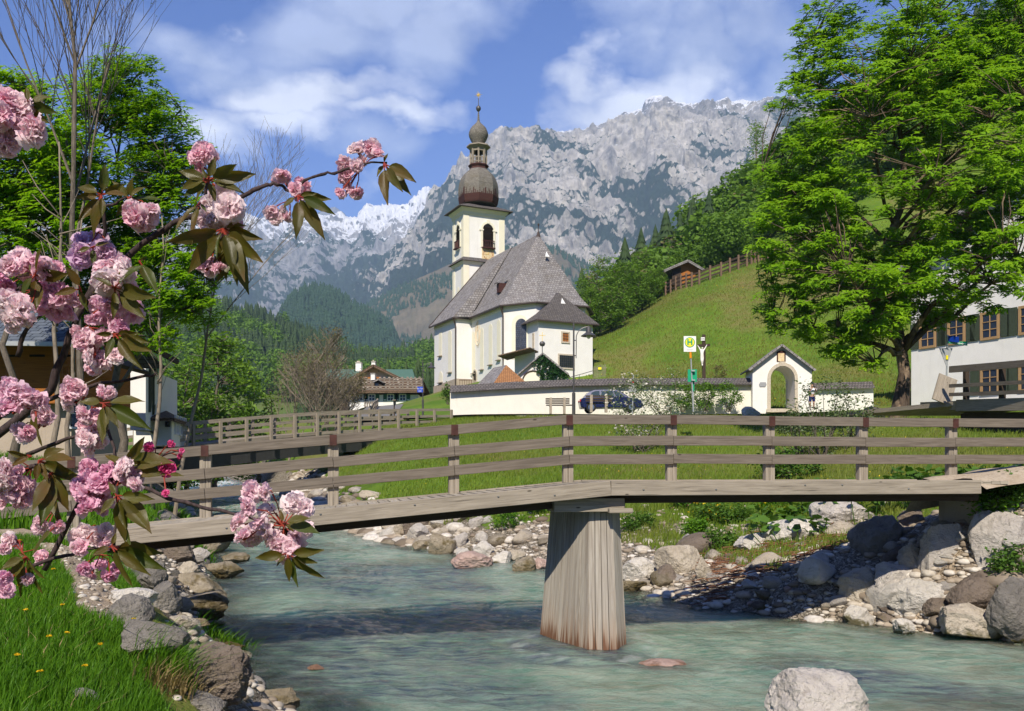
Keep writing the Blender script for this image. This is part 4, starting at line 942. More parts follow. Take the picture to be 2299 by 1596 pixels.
m = MB(); m.hexa(tring(.55, 30.3)+tring(.05, 30.85)); m.build('string_course_roof', M['shingle_dark'], tw)
TC = cp(5.2, (tw0+tw1)/2, 0)
m = MB(); r = tring(.95, TT+.25); m.hexa(r+tring(.95, TT+.34))
topc = [TC+(p-TC).normalized()*1 for p in r]
tr8 = [Vector((TC.x, TC.y, TT+1.0))+(Vector((p.x, p.y, 0))-TC)*.55 for p in r]
m.hexa([Vector((p.x, p.y, TT+.34)) for p in r]+tr8); m.build('skirt_roof', M['shingle_dark'], tw)
ph = math.atan2(CN.y, CN.x)+math.pi/8
Z0 = 37.75
def zz_(zy): return 54.96-.01298*zy+.35
prof = [(190, 1310), (197, 1290), (205, 1240), (209, 1180), (206, 1120), (196, 1070), (178, 1025), (150, 985), (118, 955), (98, 940)]
m = MB(); m.lathe([(r*.01298, zz_(z)) for r, z in prof], (TC.x, TC.y, 0), 8, ph); dome = m.build('onion_dome', M['shingle_dome'], tw)
m = MB(); m.lathe([(r*.0130, zz_(z)) for r, z in [(193.5, 1308), (200, 1290), (207.5, 1245), (209.5, 1228)]], (TC.x, TC.y, 0), 8, ph); m.build('rust_band', M['rust_metal'], dome)
m = MB()
for k in range(60):
    a = 2*math.pi*k/60; rr = 209*.013*math.cos(math.pi/8)/math.cos(((a-ph) % (math.pi/4))-math.pi/8)+.008; h = R.uniform(.2, 1.1)
    p0 = Vector((TC.x+rr*math.cos(a), TC.y+rr*math.sin(a), zz_(1232))); m.bar(p0, p0+Vector((0, 0, h))-Vector((math.cos(a), math.sin(a), 0))*.02, R.uniform(.06, .2), .02, up=(math.cos(a), math.sin(a), 0))
m.build('rust_streak', M['rust_metal'], dome)
m = MB(); m.lathe([(95*.013, zz_(945)), (92*.013, zz_(920)), (108*.013, zz_(900)), (104*.013, zz_(890)), (88*.013, zz_(886))], (TC.x, TC.y, 0), 8, ph); m.build('lantern_base', M['rust_metal'], tw)
lan = MB()
for k in range(8):
    a = ph+2*math.pi*k/8; c = (TC.x+.0130*82*math.cos(a), TC.y+.0130*82*math.sin(a))
    lan.bar((*c, zz_(890)), (*c, zz_(725)), .22, .22, up=(math.cos(a), math.sin(a), 0))
    a2 = a+math.pi/4; c2 = (TC.x+.0130*82*math.cos(a2), TC.y+.0130*82*math.sin(a2))
    for zh in (865, 820, 745): lan.bar((*c, zz_(zh)), (*c2, zz_(zh)), .08, .12 if zh != 745 else .28)
    for f in (.33, .66): q0 = Vector((*c, zz_(885))).lerp(Vector((*c2, zz_(885))), f); lan.bar(q0, q0+Vector((0, 0, .85)), .06, .06)
lan.build('lantern', M['wood_weathered'], tw)
MB().lathe([(.0130*30, zz_(890)), (.0130*30, zz_(725))], (TC.x, TC.y, 0), 8, ph).build('bell_core', M['dark_void'], tw)
m = MB(); m.lathe([(x*.0130, zz_(z)) for x, z in [(86, 735), (100, 722), (125, 705), (122, 692), (80, 684), (64, 676)]], (TC.x, TC.y, 0), 8, ph); m.build('lantern_roof', M['wood_weathered'], tw)
m = MB(); m.lathe([(x*.0130, zz_(z)) for x, z in [(60, 676), (64, 662), (84, 628), (97, 595), (101, 572), (97, 545), (84, 512), (62, 486), (38, 464), (20, 444), (12, 420), (7, 350), (5, 320)]], (TC.x, TC.y, 0), 16, ph); m.build('small_onion', M['shingle_dome'], tw, smooth=True)
m = MB(); m.lathe([(.04, zz_(335)), (.2, zz_(326)), (.31, zz_(312)), (.33, zz_(300)), (.31, zz_(288)), (.2, zz_(276)), (.05, zz_(270)), (.04, zz_(190))], (TC.x, TC.y, 0), 16); m.build('spire_ball', M['lamp_metal'], tw, smooth=True)
m = MB(); c = Vector((TC.x, TC.y-.05, zz_(162)))
for k in range(8):
    a = 2*math.pi*k/8+.15; L_ = .58 if k % 2 == 0 else .42; b1, b2 = a+.39, a-.39
    for yy in (-.09, .09): m.poly([c+Vector((0, yy, 0)), c+Vector((.15*math.cos(b2), 0, .15*math.sin(b2))), c+Vector((L_*math.cos(a), 0, L_*math.sin(a)))][::(1 if yy < 0 else -1)]); m.poly([c+Vector((0, yy, 0)), c+Vector((L_*math.cos(a), 0, L_*math.sin(a))), c+Vector((.15*math.cos(b1), 0, .15*math.sin(b1)))][::(1 if yy < 0 else -1)])
m.build('gold_star', M['gold'], tw)
# belfry openings
def belfry(c, ux, nrm, w, h):
    o = arch_panel(c, ux, nrm, w, h, M['dark_void'], 'belfry_opening', tw, .02, None, M['plaster_yellow'], .3)
    m = MB(); n = int((h-.4)/.19)
    for k in range(n):
        z = .15+k*.19; ww = w if z < h-w/2 else 2*math.sqrt(max(.01, (w/2)**2-(z-h+w/2)**2))
        a = Vector(c)+Vector(nrm)*.08+Vector((0, 0, z)); m.bar(a-Vector(ux)*ww/2, a+Vector(ux)*ww/2, .03, .13, up=tuple(Vector(nrm)*.6+Vector((0, 0, .8))))
    m.build('louvres', M['wood_dark'], o)
    m = MB(); a = Vector(c)+Vector(nrm)*.3
    for s in np.linspace(-.5, .5, 7): m.bar(a+Vector(ux)*w*1.05*s, a+Vector(ux)*w*1.05*s+Vector((0, 0, .85)), .07, .07)
    m.bar(a-Vector(ux)*w*.56+Vector((0, 0, .88)), a+Vector(ux)*w*.56+Vector((0, 0, .88)), .12, .09); m.bar(a-Vector(ux)*w*.6+Vector((0, 0, -.08)), a+Vector(ux)*w*.6+Vector((0, 0, -.08)), .35, .16)
    m.build('balustrade', M['rust_metal'], o)
    m = MB()
    for s in (-1, 1): q = Vector(c)+Vector(ux)*s*(w/2+.2)+Vector(nrm)*.08+Vector((0, 0, h-w/2-.1)); m.bar(q-Vector(ux)*.3, q+Vector(ux)*.3, .14, .18)
    q = Vector(c)+Vector(nrm)*.1+Vector((0, 0, h+.05)); m.bar(q, q+Vector((0, 0, .5)), .4, .12, up=tuple(nrm)); m.build('keystone', M['plaster_cream'], o)
belfry(cp(5.75, tw0, 32.35), CN, east_n, 1.5, 3.15)
belfry(cp(t0n, 19.2, 32.35), CW, left_n, 1.2, 3.0)
cl = MB().box(tuple(cp(5.75, tw0-.04, 31.45)), (1.75, .08, 1.7), math.atan2(CN.y, CN.x)).build('clock', M['clock_face'], tw)
m = MB(); cc_ = cp(5.75, tw0-.1, 31.45)
for k in range(12):
    a = 2*math.pi*k/12; q = cc_+CN*.68*math.sin(a)+Vector((0, 0, .68*math.cos(a))); q2 = cc_+CN*.55*math.sin(a)+Vector((0, 0, .55*math.cos(a))); m.bar(q, q2, .07, .03, up=tuple(east_n))
for k in range(24):
    a, b = 2*math.pi*k/24, 2*math.pi*(k+1)/24; m.bar(cc_+CN*.69*math.sin(a)+Vector((0, 0, .69*math.cos(a))), cc_+CN*.69*math.sin(b)+Vector((0, 0, .69*math.cos(b))), .02, .05, up=tuple(east_n))
m.build('hour_ring', M['fresco_red'], cl)
m = MB(); m.bar(cc_, cc_+CN*-.42+Vector((0, 0, .03)), .07, .03, up=tuple(east_n)); m.bar(cc_, cc_+CN*.1+Vector((0, 0, .3)), .08, .03, up=tuple(east_n)); m.build('clock_hand', M['gold'], cl)
arch_panel(cp(t0n, 19.3, 24.6), CW, left_n, .75, 2.6, M['plaster_yellow'], 'window', tw, .03, M['roof_stone'])
# ------------------------------------------------------------------ churchyard wall and gate
def V_(px, py, D): return Vector(at(px, py, D))
cy = empty('churchyard_wall', (4, 60, 6.2), 'long white plastered churchyard wall with a narrow shingle roof running left from the gate', 'wall')
wp = [(1010, 943, 876, 59.5), (1140, 932, 868, 60), (1287, 930, 861.5, 60.5), (1410, 926, 859, 61), (1560, 922, 858.5, 61.5), (1690, 920, 858.5, 62)]
A_ = [(V_(x, yb, D), V_(x, yt, D)) for x, yb, yt, D in wp]
th = Vector((.05, .5, 0)); m = MB(); mr_ = MB(); mc = MB()
for (b0, t0), (b1, t1) in zip(A_[:-1], A_[1:]):
    dn_ = Vector((0, 0, 2.0))
    m.hexa([b0-dn_, b1-dn_, b1-dn_+th, b0-dn_+th, t0, t1, t1+th, t0+th])
    f = Vector((0, -.38, -.12)); bk = th+Vector((0, .35, -.15)); rz = th*.5+Vector((0, 0, .34)); up = Vector((0, 0, .06))
    mr_.poly([t0+f, t1+f, t1+rz, t0+rz]); mr_.poly([t1+bk, t0+bk, t0+rz, t1+rz]); mr_.bar(t0+f-Vector((0, -.03, .04)), t1+f-Vector((0, -.03, .04)), .06, .09)
    n = int((t1-t0).length/1.05)
    for k in range(n): q = t0.lerp(t1, (k+.5)/n)+Vector((0, 0, -.13)); mc.bar(q+Vector((0, -.3, 0)), q+Vector((0, .1, 0)), .12, .12)
b0, t0 = A_[0]; m.hexa([b0-Vector((0, 0, 2)), b0+Vector((-.02, 0, -2)), b0+Vector((-3.6, 14, -1)), b0+Vector((-3.0, 14, -1)), t0, t0+Vector((-.02, 0, 0)), t0+Vector((-3.6, 14, 1.6)), t0+Vector((-3.0, 14, 1.6))]) if False else None
m.build('wall', M['plaster_wall'], cy); mr_.build('wall_roof', M['shingle_dark'], cy); mc.build('rafter_end', M['wood_dark'], cy)
c2 = empty('churchyard_wall', (24, 63, 6.4), 'short white churchyard wall with dark shingle roof right of the arched gate', 'wall')
m = MB(); a0, a1 = V_(1815, 920, 62), V_(1960, 912, 63); b0, b1 = V_(1815, 872, 62), V_(1960, 868, 63)
m.hexa([a0-Vector((0, 0, 1.5)), a1-Vector((0, 0, 1.5)), a1-Vector((0, -.5, 1.5)), a0-Vector((0, -.5, 1.5)), b0, b1, b1+Vector((0, .5, 0)), b0+Vector((0, .5, 0))]); m.build('wall', M['plaster_white'], c2)
m = MB(); m.poly([b0+Vector((0, -.35, -.12)), b1+Vector((0, -.35, -.12)), b1+Vector((0, .25, .4)), b0+Vector((0, .25, .4))]); m.poly([b1+Vector((0, .85, -.12)), b0+Vector((0, .85, -.12)), b0+Vector((0, .25, .4)), b1+Vector((0, .25, .4))]); m.build('wall_roof', M['shingle_dark'], c2)
gt = empty('gatehouse', tuple(V_(1753, 920, 61.3)), 'white gabled churchyard gatehouse with stone arch, little niche and grey shingle roof', 'gatehouse')
D = 61.3; m = MB(); L0, L1, zb, ze, zr = 1689, 1822, 922, 826, 775
xa, xb, rr_ = 1729, 1783, 27; ya = 850
ar = [(xb-rr_+rr_*math.cos(t), ya-rr_*1.05*math.sin(t)) for t in [math.pi*k/12 for k in range(13)]]
dep = Vector((.2, 2.6, 0))
def pr_(pts, mm, d=dep): mm.prism([V_(x, y, D) for x, y in pts][::-1], d)
pr_([(L0, zb+25), (xa, zb+25), (xa, ya), (L0, ya)], m); pr_([(xb, zb+25), (L1, zb+25), (L1, ya), (xb, ya)], m)
for (xq, yq), (xw, yw) in zip(ar[:-1], ar[1:]):
    def topy(x): return zr+(ze-zr)*abs(x-1755)/67
    pr_([(xq, yq), (xw, yw), (xw, topy(xw)), (xq, topy(xq))][::-1], m)
pr_([(L0, ya), (xa, ya), (xa, topy(xa)), (L0, ze)], m); pr_([(xb, ya), (L1, ya), (L1, ze), (xb, topy(xb))], m)
m.build('wall', M['plaster_white'], gt)
m = MB()
for s, x, y in ((-1, L0-8, ze+3), (1, L1+8, ze+3)):
    a = V_(1755, zr-3, D-.3); b = V_(x, y, D-.3); d2 = Vector((.24, 3.2, 0)); q = [a, b, b+d2, a+d2]; m.poly(q if s < 0 else q[::-1]); m.bar(a-Vector((0, 0, .07)), b-Vector((0, 0, .07)), .08, .14)
    m.bar(b, b+d2, .08, .1)
m.build('roof', M['shingle_grey'], gt)
m = MB()
O = [(xb-rr_+(rr_+7)*math.cos(t), ya-(rr_+7)*1.05*math.sin(t)) for t in [math.pi*k/12 for k in range(13)]]
for k in range(12): m.prism([V_(*p, D-.01) for p in (ar[k], O[k], O[k+1], ar[k+1])], (0, -.07, 0))
for x0, x1 in ((xa-7, xa), (xb, xb+7)): m.prism([V_(*p, D-.01) for p in ((x0, ya), (x0, zb+4), (x1, zb+4), (x1, ya))], (0, -.07, 0))
m.prism([V_(*p, D-.01) for p in ((1749, 822), (1749, 812), (1762, 812), (1762, 822))], (0, -.12, 0)); m.build('stone_arch', M['stone_trim'], gt)
MB().hexa([V_(xa-9, zb+3, D-.5), V_(xb+9, zb+3, D-.5), V_(xb+9, zb+3, D+2), V_(xa-9, zb+3, D+2), V_(xa-9, zb-5, D-.5), V_(xb+9, zb-5, D-.5), V_(xb+9, zb-5, D+2), V_(xa-9, zb-5, D+2)]).build('step', M['stone_trim'], gt)
ni = MB().prism([V_(*p, D-.01) for p in ((1743, 812), (1743, 790), (1749, 787), (1758, 787), (1763, 790), (1763, 812))], (0, -.03, 0)).build('niche', M['rust_metal'], gt)
MB().prism([V_(*p, D-.05) for p in ((1746, 811), (1746, 793), (1760, 793), (1760, 811))], (0, -.02, 0)).build('niche_painting', M['clock_face'], ni)
MB().prism([V_(*p, D-.01) for p in ((1705, 868), (1703, 863), (1706, 858), (1718, 858), (1720, 863), (1717, 868))], (0, -.04, 0)).build('name_plaque', M['sign_back'], gt)
m = MB()
for k in range(9): a = V_(1766+k*1.9, 912, D+2.2); m.bar(a, a+Vector((0, 0, 2.0)), .05, .04)
m.build('gate_door', M['wood_weathered'], gt)

# ------------------------------------------------------------------ farmhouses left of the church
fh = empty('farmhouse', tuple(V_(870, 930, 108)), 'white farmhouse with green shutters and stone-weighted dark shingle roof left of the church', 'house')
D = 106; m = MB()
def bx(m, x0, x1, y0, y1, D, dep): a, b, c, d = V_(x0, y1, D), V_(x1, y1, D), V_(x1, y0, D), V_(x0, y0, D); m.prism([d, c, b, a][::-1], (0, dep, 0)); return m
bx(MB(), 785, 939, 886, 940, D, 6).build('wall', M['plaster_white'], fh)
m = MB(); e0, e1 = V_(768, 879, D-1), V_(952, 877, D-1); r0, r1 = V_(768, 851, D+4.2), V_(948, 849, D+4.2); b0, b1 = e0+Vector((0, 10, 0)), e1+Vector((0, 10, 0))
m.poly([e0, e1, r1, r0]); m.poly([b1, b0, r0, r1]); m.bar(e0-Vector((0, 0, .1)), e1-Vector((0, 0, .1)), .14, .22); rfo = m.build('roof', M['shingle_brown'], fh)
m = MB()
for j in range(5):
    f = .1+j*.2; a, b = e0.lerp(r0, f), e1.lerp(r1, f); m.bar(a+Vector((0, -.05, .1)), b+Vector((0, -.05, .1)), .1, .1)
m.build('roof_batten', M['wood_weathered'], rfo)
m = MB()
for j in range(5):
    f = .16+j*.2
    for k in range(18):
        q = e0.lerp(r0, f).lerp(e1.lerp(r1, f), (k+.5+R.uniform(-.2, .2))/18)+Vector((0, 0, .14)); s = R.uniform(.10, .19); m.lathe([(s*.6, -s*.6), (s*1.2, 0), (s*.6, s*.6)], tuple(q), 6, R.random())
m.build('roof_stone', M['roof_stone'], rfo)['kind'] = 'stuff'
for x in (808.5, 864, 930-24, 952-27):
    pass
for x in (807, 851, 917, 961):
    xx = 709+x*.1342 if False else x
for zx in (740, 942, 1255, 1458):
    x = 708.4+zx*.13398; c = V_(x, 903.5+ (800-zx)*0, D); 
    wn_ = sqwin(V_(x, 898+.8, D), (1, 0, 0), (0, -1, 0), .62, .68, (1, 1), parent=fh, frame='window_white', fw=.09, barm='window_white', bw=.05)
    for s in (-1, 1):
        sh_ = MB().box(tuple(V_(x, 892.5, D-.05)+Vector((s*.66, 0, 0))), (.42, .06, .85)).build('shutter', M['shutter_green'], wn_)
        MB().box(tuple(V_(x, 892.5, D-.1)+Vector((s*.66, 0, -.28))), (.3, .02, .12)).build('shutter_stripe', M['window_white'], wn_)
bx(MB(), 791, 803, 846, 852, D, .8)
for x0, x1, y0, y1, DD in ((778, 789, 842, 852, 110), (786.5, 796, 843, 852, 109.5)):
    pass
chm = bx(MB(), 832, 841, 838, 853, D+3, .8).build('chimney', M['plaster_white'], fh); bx(MB(), 831, 842, 837.4, 838.6, D+2.9, 1.0).build('chimney_cap', M['concrete'], chm)
dor = bx(MB(), 840, 859, 858, 868, D+.6, 3).build('dormer', M['wood_dark'], fh)
m = MB(); a = V_(849, 852, D+.2); 
for s in (-1, 1): b = V_(849+s*13, 858.5, D+.2); q = [a, b, b+Vector((0, 4, 0)), a+Vector((0, 4, 0))]; m.poly(q if s < 0 else q[::-1]); m.bar(a, b, .1, .12)
m.build('dormer_roof', M['shingle_grey'], dor); bx(MB(), 842, 849, 860, 866.5, D+.5, .1).build('dormer_window', M['glass_dark'], dor)
bx(MB(), 762, 783, 882, 945, D+1, 5).build('shed', M['wood_dark'], fh)
# second farmhouse behind, gable towards the river
fg = empty('farmhouse', tuple(V_(840, 900, 122)), 'big farmhouse with broad dark gable, white chimneys and green metal roof wings', 'house')
D = 119; m = MB(); P = [V_(*p, D) for p in ((762, 900), (930, 900), (930, 862), (838, 824), (762, 860))]; m.prism(P, (0, 12, 0)); m.build('wall', M['plaster_wall'], fg)
m = MB(); a = V_(838, 818, D-1.4)
for x, y in ((752, 869), (936, 866)):
    b = V_(x, y, D-1.4); q = [a, b, b+Vector((0, 14, 0)), a+Vector((0, 14, 0))]; m.poly(q if x < 800 else q[::-1]); m.bar(a-Vector((0, 0, .15)), b-Vector((0, 0, .15)), .2, .34)
m.build('roof', M['shingle_brown'], fg)
for x0, x1, xr0, xr1 in ((726, 806, 733, 806), (866, 932, 866, 926)):
    m = MB(); e0, e1 = V_(x0, 853, D+5), V_(x1, 853, D+5); r0, r1 = V_(xr0, 829, D+11), V_(xr1, 829, D+11); m.poly([e0, e1, r1, r0]); m.poly([e1+Vector((0, 7.4, 0)), e0+Vector((0, 7.4, 0)), r0, r1]); m.build('roof_wing', M['green_roof'], fg)['label'] = 'green metal roof'
bx(MB(), 732, 800, 852, 905, D+6, 8).build('barn_wall', M['wood_dark'], fg)
for x0, x1, y0, y1 in ((798, 810, 814, 832), (833.5, 842, 812, 826)):
    c_ = bx(MB(), x0, x1, y0, y1, D+3, 1.2).build('chimney', M['plaster_white'], fg); bx(MB(), x0-1, x1+1, y0-1.5, y0+.2, D+2.9, 1.4).build('chimney_cap', M['concrete'], c_); bx(MB(), x0+3, x1-3, y0-4, y0-1.4, D+3.2, .5).build('chimney_pot', M['stone_trim'], c_)
m = MB(); m.bar(V_(795, 850, D-1.0), V_(855, 850, D-1.0), .9, .12); bx(m, 795, 855, 846, 850, D-1.4, .1); m.build('balcony', M['wood_orange'], fg)
m = MB()
for x, y in ((826, 834), (850, 833), (838, 826)): bx(m, x-1, x+1, y-1, y+1, D-.03, .02)
m.build('vent_hole', M['dark_void'], fg)

# ------------------------------------------------------------------ house at the left edge (wooden upper storey) and the white ones by it
wh = empty('wooden_house', tuple(V_(60, 930, 30)), 'orange brown boarded house with slate blue roof behind the cherry blossoms', 'house')
D = 30; bx(MB(), -260, 150, 768, 905, D, 5).build('boarding', M['wood_orange'], wh)
bx(MB(), -260, 160, 902, 1080, D+.5, 4.4).build('ground_floor', M['stone_base'], wh)
m = MB(); e0, e1 = V_(-200, 764, D-1.2), V_(180, 768, D-1.2); r0, r1 = V_(-200, 680, D+2.5), V_(190, 682, D+2.5); m.poly([e0, e1, r1, r0]); m.poly([e1+Vector((0, 7.4, 0)), e0+Vector((0, 7.4, 0)), r0, r1]); m.build('roof', M['roof_slate'], wh)
MB().bar(e0-Vector((0, .06, .08)), e1-Vector((0, .06, .08)), .14, .14).build('gutter', M['pole_zinc'], wh)
m = MB()
for k in range(6): x = -120+k*62; bx(m, x, x+34, 796, 801, D-.03, .02)
m.build('louvre_slit', M['dark_void'], wh)
m = MB(); bx(m, 128, 225, 838, 848, D-.8, .8); 
for k in range(12): bx(m, 130+k*8, 134+k*8, 822, 838, D-.8, .05)
m.bar(V_(128, 821, D-.78), V_(225, 821, D-.78), .08, .1); m.build('balcony', M['wood_orange'], wh)
m = MB(); m.bar(V_(205, 770, D-1), V_(300, 830, D-1), 2.4, .12); m.build('porch_roof', M['wood_dark'], wh)
sqwin(V_(180, 958, D+.5), (1, 0, 0), (0, -1, 0), .6, .9, (1, 1), parent=wh, frame='window_white', fw=.07, barm='window_white')
w2 = empty('white_house', tuple(V_(320, 905, 38)), 'narrow white house with dark shutters and steep dark eaves left of the river', 'house')
D = 38; P = [V_(302, 960, D), V_(327, 960, D), V_(327, 790, D), V_(302, 780, D)]
m = MB(); q0, q1, q2 = V_(292, 0, D), V_(327, 0, D), V_(352, 0, D+6.0); zb, zt = V_(0, 965, D).z, V_(0, 812, D).z
for z in (0,): m.prism([Vector((q.x, q.y, zb)) for q in (q0, q1, q2, q2+Vector((-4, 4, 0)), q0+Vector((-1, 8, 0)))], (0, 0, zt-zb))
m.build('wall', M['plaster_white'], w2)
m = MB(); a = V_(318, 768, D-.8); b = V_(398, 812, D+3); c = V_(280, 770, D-.8); m.hexa([c, a, V_(330, 768, D+9), V_(285, 772, D+9), c+Vector((0, 0, .15)), a+Vector((0, 0, .15)), V_(330, 764, D+9), V_(285, 768, D+9)]); m.poly([a, b, V_(405, 812, D+10), V_(330, 768, D+9)][::-1]); m.poly([a+Vector((0, 0, .12)), b+Vector((0, 0, .12)), V_(405, 810, D+10), V_(330, 765, D+9)]); m.bar(a, b, .14, .22); m.build('roof', M['wood_dark'], w2)
sd2 = (q2-q1).normalized(); sn = sd2.cross(Vector((0, 0, 1)))
for f in (.3, .62): sqwin(Vector((q1.lerp(q2, f).x, q1.lerp(q2, f).y, V_(0, 905, D+2).z)), sd2, sn, .75, 1.35, (1, 2), parent=w2, frame='shutter_olive', fw=.22)
m = MB(); bx(m, 300, 329, 783, 818, D-.04, .3); m.build('gable_board', M['wood_dark'], w2)
w3 = empty('white_outbuilding', tuple(V_(380, 985, 41)), 'low white outbuilding with brown hipped roof beside the left end of the road bridge', 'outbuilding')
D = 41; m = MB(); zb, zt = V_(0, 1000, D).z, V_(0, 940, D).z; qs = [V_(300, 0, D), V_(385, 0, D), V_(418, 0, D+4), V_(330, 0, D+6)]
m.prism([Vector((q.x, q.y, zb)) for q in qs], (0, 0, zt-zb)); m.build('wall', M['plaster_white'], w3)
m = MB(); ee = [V_(288, 941, D-.6), V_(388, 939, D-.6), V_(428, 948, D+4.2), V_(330, 948, D+7)]; ee = [Vector((q.x, q.y, zt)) for q in ee]; rp0, rp1 = V_(330, 921, D+3), V_(372, 921, D+3)
m.poly([ee[0], ee[1], rp1, rp0]); m.poly([ee[1], ee[2], rp1]); m.poly([ee[2], ee[3], rp0, rp1]); m.poly([ee[3], ee[0], rp0])
for a, b in ((0, 1), (1, 2)): m.bar(ee[a]-Vector((0, 0, .06)), ee[b]-Vector((0, 0, .06)), .14, .14)
m.build('roof', M['shingle_brown'], w3); bx(MB(), 375, 379, 949, 955, D, .0).build('number_plate', M['shutter_olive'], w3) if False else None
sqwin(V_(377, 957, D), (1, 0, 0), (0, -1, 0), .14, .2, (0, 0), parent=w3, fw=.03, frame='iron')
d3 = (qs[2]-qs[1]); d3.z = 0; d3.normalize(); n3_ = d3.cross(Vector((0, 0, 1)))
for f in (.25, .5, .8): q = qs[1].lerp(qs[2], f); sqwin(Vector((q.x, q.y, V_(0, 975, D+2).z)), d3, n3_, .5, .8, (1, 1), parent=w3, frame='window_white', fw=.06, barm='window_white')

# ------------------------------------------------------------------ big white inn at the right edge
hn = empty('white_inn', tuple(V_(2070, 905, 61)), 'large white house with green shutters and wide gabled roof behind the maple tree', 'house')
HK = 1.276; hA = V_(2045, 905, 62); hd = Vector((.46, -.888, 0)); hz0 = 5.6
hn_n = hd.cross(Vector((0, 0, 1))).normalized()       # outward (towards the river side)
if hn_n.y > 0: hn_n = -hn_n
def hp(s, z, o=0.0): q = hA+hd*s*HK+hn_n*o; return Vector((q.x, q.y, 2.6+(z-2.6)*HK))
Lh = 15.0; eZ = 13.2; rZ = 17.6
ring = [hp(0, hz0), hp(Lh, hz0), hp(Lh, eZ), hp(Lh/2, rZ), hp(0, eZ)]
MB().prism(ring, -hn_n*14).build('wall', M['plaster_white'], hn)
m = MB(); ov = 1.5
for s0, s1 in ((-1.5, Lh/2), (Lh+1.5, Lh/2)):
    zz = eZ-(rZ-eZ)*1.5/(Lh/2); a, b = hp(s0, zz+.25, ov), hp(s1, rZ+.25, ov); q = [a, b, b-hn_n*17, a-hn_n*17]; m.poly(q if s0 > 0 else q[::-1]); m.bar(a-Vector((0, 0, .12)), b-Vector((0, 0, .12)), .18, .3)
m.build('roof', M['shingle_grey'], hn)
m = MB()
for s0, s1 in ((-1.5, Lh/2), (Lh+1.5, Lh/2)):
    zz = eZ-(rZ-eZ)*1.5/(Lh/2); a, b = hp(s0, zz+.16, ov), hp(s1, rZ+.16, ov); q = [a, b, b-hn_n*2.2, a-hn_n*2.2]; m.poly(q)
for s, z in ((0.2, eZ+.0), (3.6, eZ+1.9), (Lh/2, rZ-.2)): m.bar(hp(s, z-.1, 0), hp(s, z-.1, 1.4), .26, .3)
m.build('eaves_beam', M['wood_dark'], hn)
for s in (1.05, 2.75, 4.6, 6.6, 8.6, 10.6):
    for z, hgt in ((9.35, 1.15), (6.6, 1.1)):
        if z < 7 and s < 4: continue
        wn_ = sqwin(hp(s, z), hd, hn_n, .98, hgt*HK, (1, 2), parent=hn, frame='wood_tan', fw=.16, barm='wood_tan', bw=.05)
        for sg in (-1, 1):
            q0 = hp(s+sg*.82, z-.08, .06); MB().bar(q0, q0+Vector((0, 0, (hgt+.2)*HK)), .06, .62, up=tuple(hd)).build('shutter', M['shutter_olive'], wn_)
for s in (7.6,):
    q0 = hp(s, 5.7, .05); MB().bar(q0, q0+Vector((0, 0, 2.6)), .06, 1.25, up=tuple(hd)).build('house_door', M['wood_orange'], hn)

# timber balcony-like bridge at the right edge
tb = empty('timber_walkway', tuple(V_(2240, 925, 32)), 'dark timber walkway with plank railing and fascia in front of the white house', 'walkway')
ta = V_(2070, 912, 37); tb0 = V_(2150, 910, 33.0); tb1 = V_(2420, 905, 27)
td = (tb1-tb0).normalized()
m = MB(); m.bar(ta, tb0, .18, .34); m.bar(tb0, tb1, .18, .42); m.build('fascia_beam', M['wood_weathered'], tb)
m = MB(); m.hexa([tb0+Vector((0, .1, .0)), tb1+Vector((0, .1, 0)), tb1+Vector((0, 6, 0)), tb0+Vector((-2, 6, 0)), tb0+Vector((0, .1, .17)), tb1+Vector((0, .1, .17)), tb1+Vector((0, 6, .17)), tb0+Vector((-2, 6, .17))]); m.build('deck', M['wood_weathered'], tb)
m = MB(); a = V_(2165, 925, 33.2); b = V_(2420, 925, 27.2)
m.hexa([a-Vector((0, 0, 1.6)), b-Vector((0, 0, 1.6)), b+Vector((0, .3, -1.6)), a+Vector((0, .3, -1.6)), a, b, b+Vector((0, .3, 0)), a+Vector((0, .3, 0))]); m.build('retaining_boards', M['wood_dark'], tb)
for px in (2172, 2262, 2345):
    f = (px-2150)/270; q = tb0.lerp(tb1, f); MB().bar(q+Vector((0, 0, .0)), q+Vector((0, 0, 1.32)), .16, .16, up=tuple(td)).build('railing_post', M['wood_dark'], tb)
for z, w in ((1.33, .24), (.72, .13), (.40, .13)):
    a, b = tb0+Vector((-.3, 0, z)), tb1+Vector((0, 0, z)); MB().bar(a, b, .09, w).build('railing_plank', M['wood_rail'], tb)
m = MB(); m.bar(V_(2112, 903, 33.6), V_(2128, 846, 34.0), .55*1.3, .05, up=(0, -1, .25)); tbo = m.build('table_top', M['wood_weathered']); tbo.name = 'leaning_board'
tag(tbo, 'weathered plank board leaning upright against the dark railing', 'board')
# folded parasol
ps = empty('closed_parasol', tuple(V_(2037, 905, 50)), 'closed red and white parasol between the maple trunk and the white house', 'parasol')
c = V_(2036, 905, 50); MB().tube([c, c+Vector((0, 0, 2.3))], .03, 6).build('pole', M['wood_weathered'], ps)
for k in range(6):
    a0, a1 = 2*math.pi*k/6, 2*math.pi*(k+1)/6; m = MB()
    z = [(.02, 2.2), (.17, 1.7), (.22, 1.0), (.14, .55)]
    for (r0_, z0_), (r1_, z1_) in zip(z[:-1], z[1:]):
        m.poly([c+Vector((r0_*math.cos(a0), r0_*math.sin(a0), z0_)), c+Vector((r1_*math.cos(a0), r1_*math.sin(a0), z1_)), c+Vector((r1_*math.cos(a1), r1_*math.sin(a1), z1_)), c+Vector((r0_*math.cos(a1), r0_*math.sin(a1), z0_))])
    m.build('cloth_panel', M['red_paint' if k % 2 else 'cloth_white'], ps)

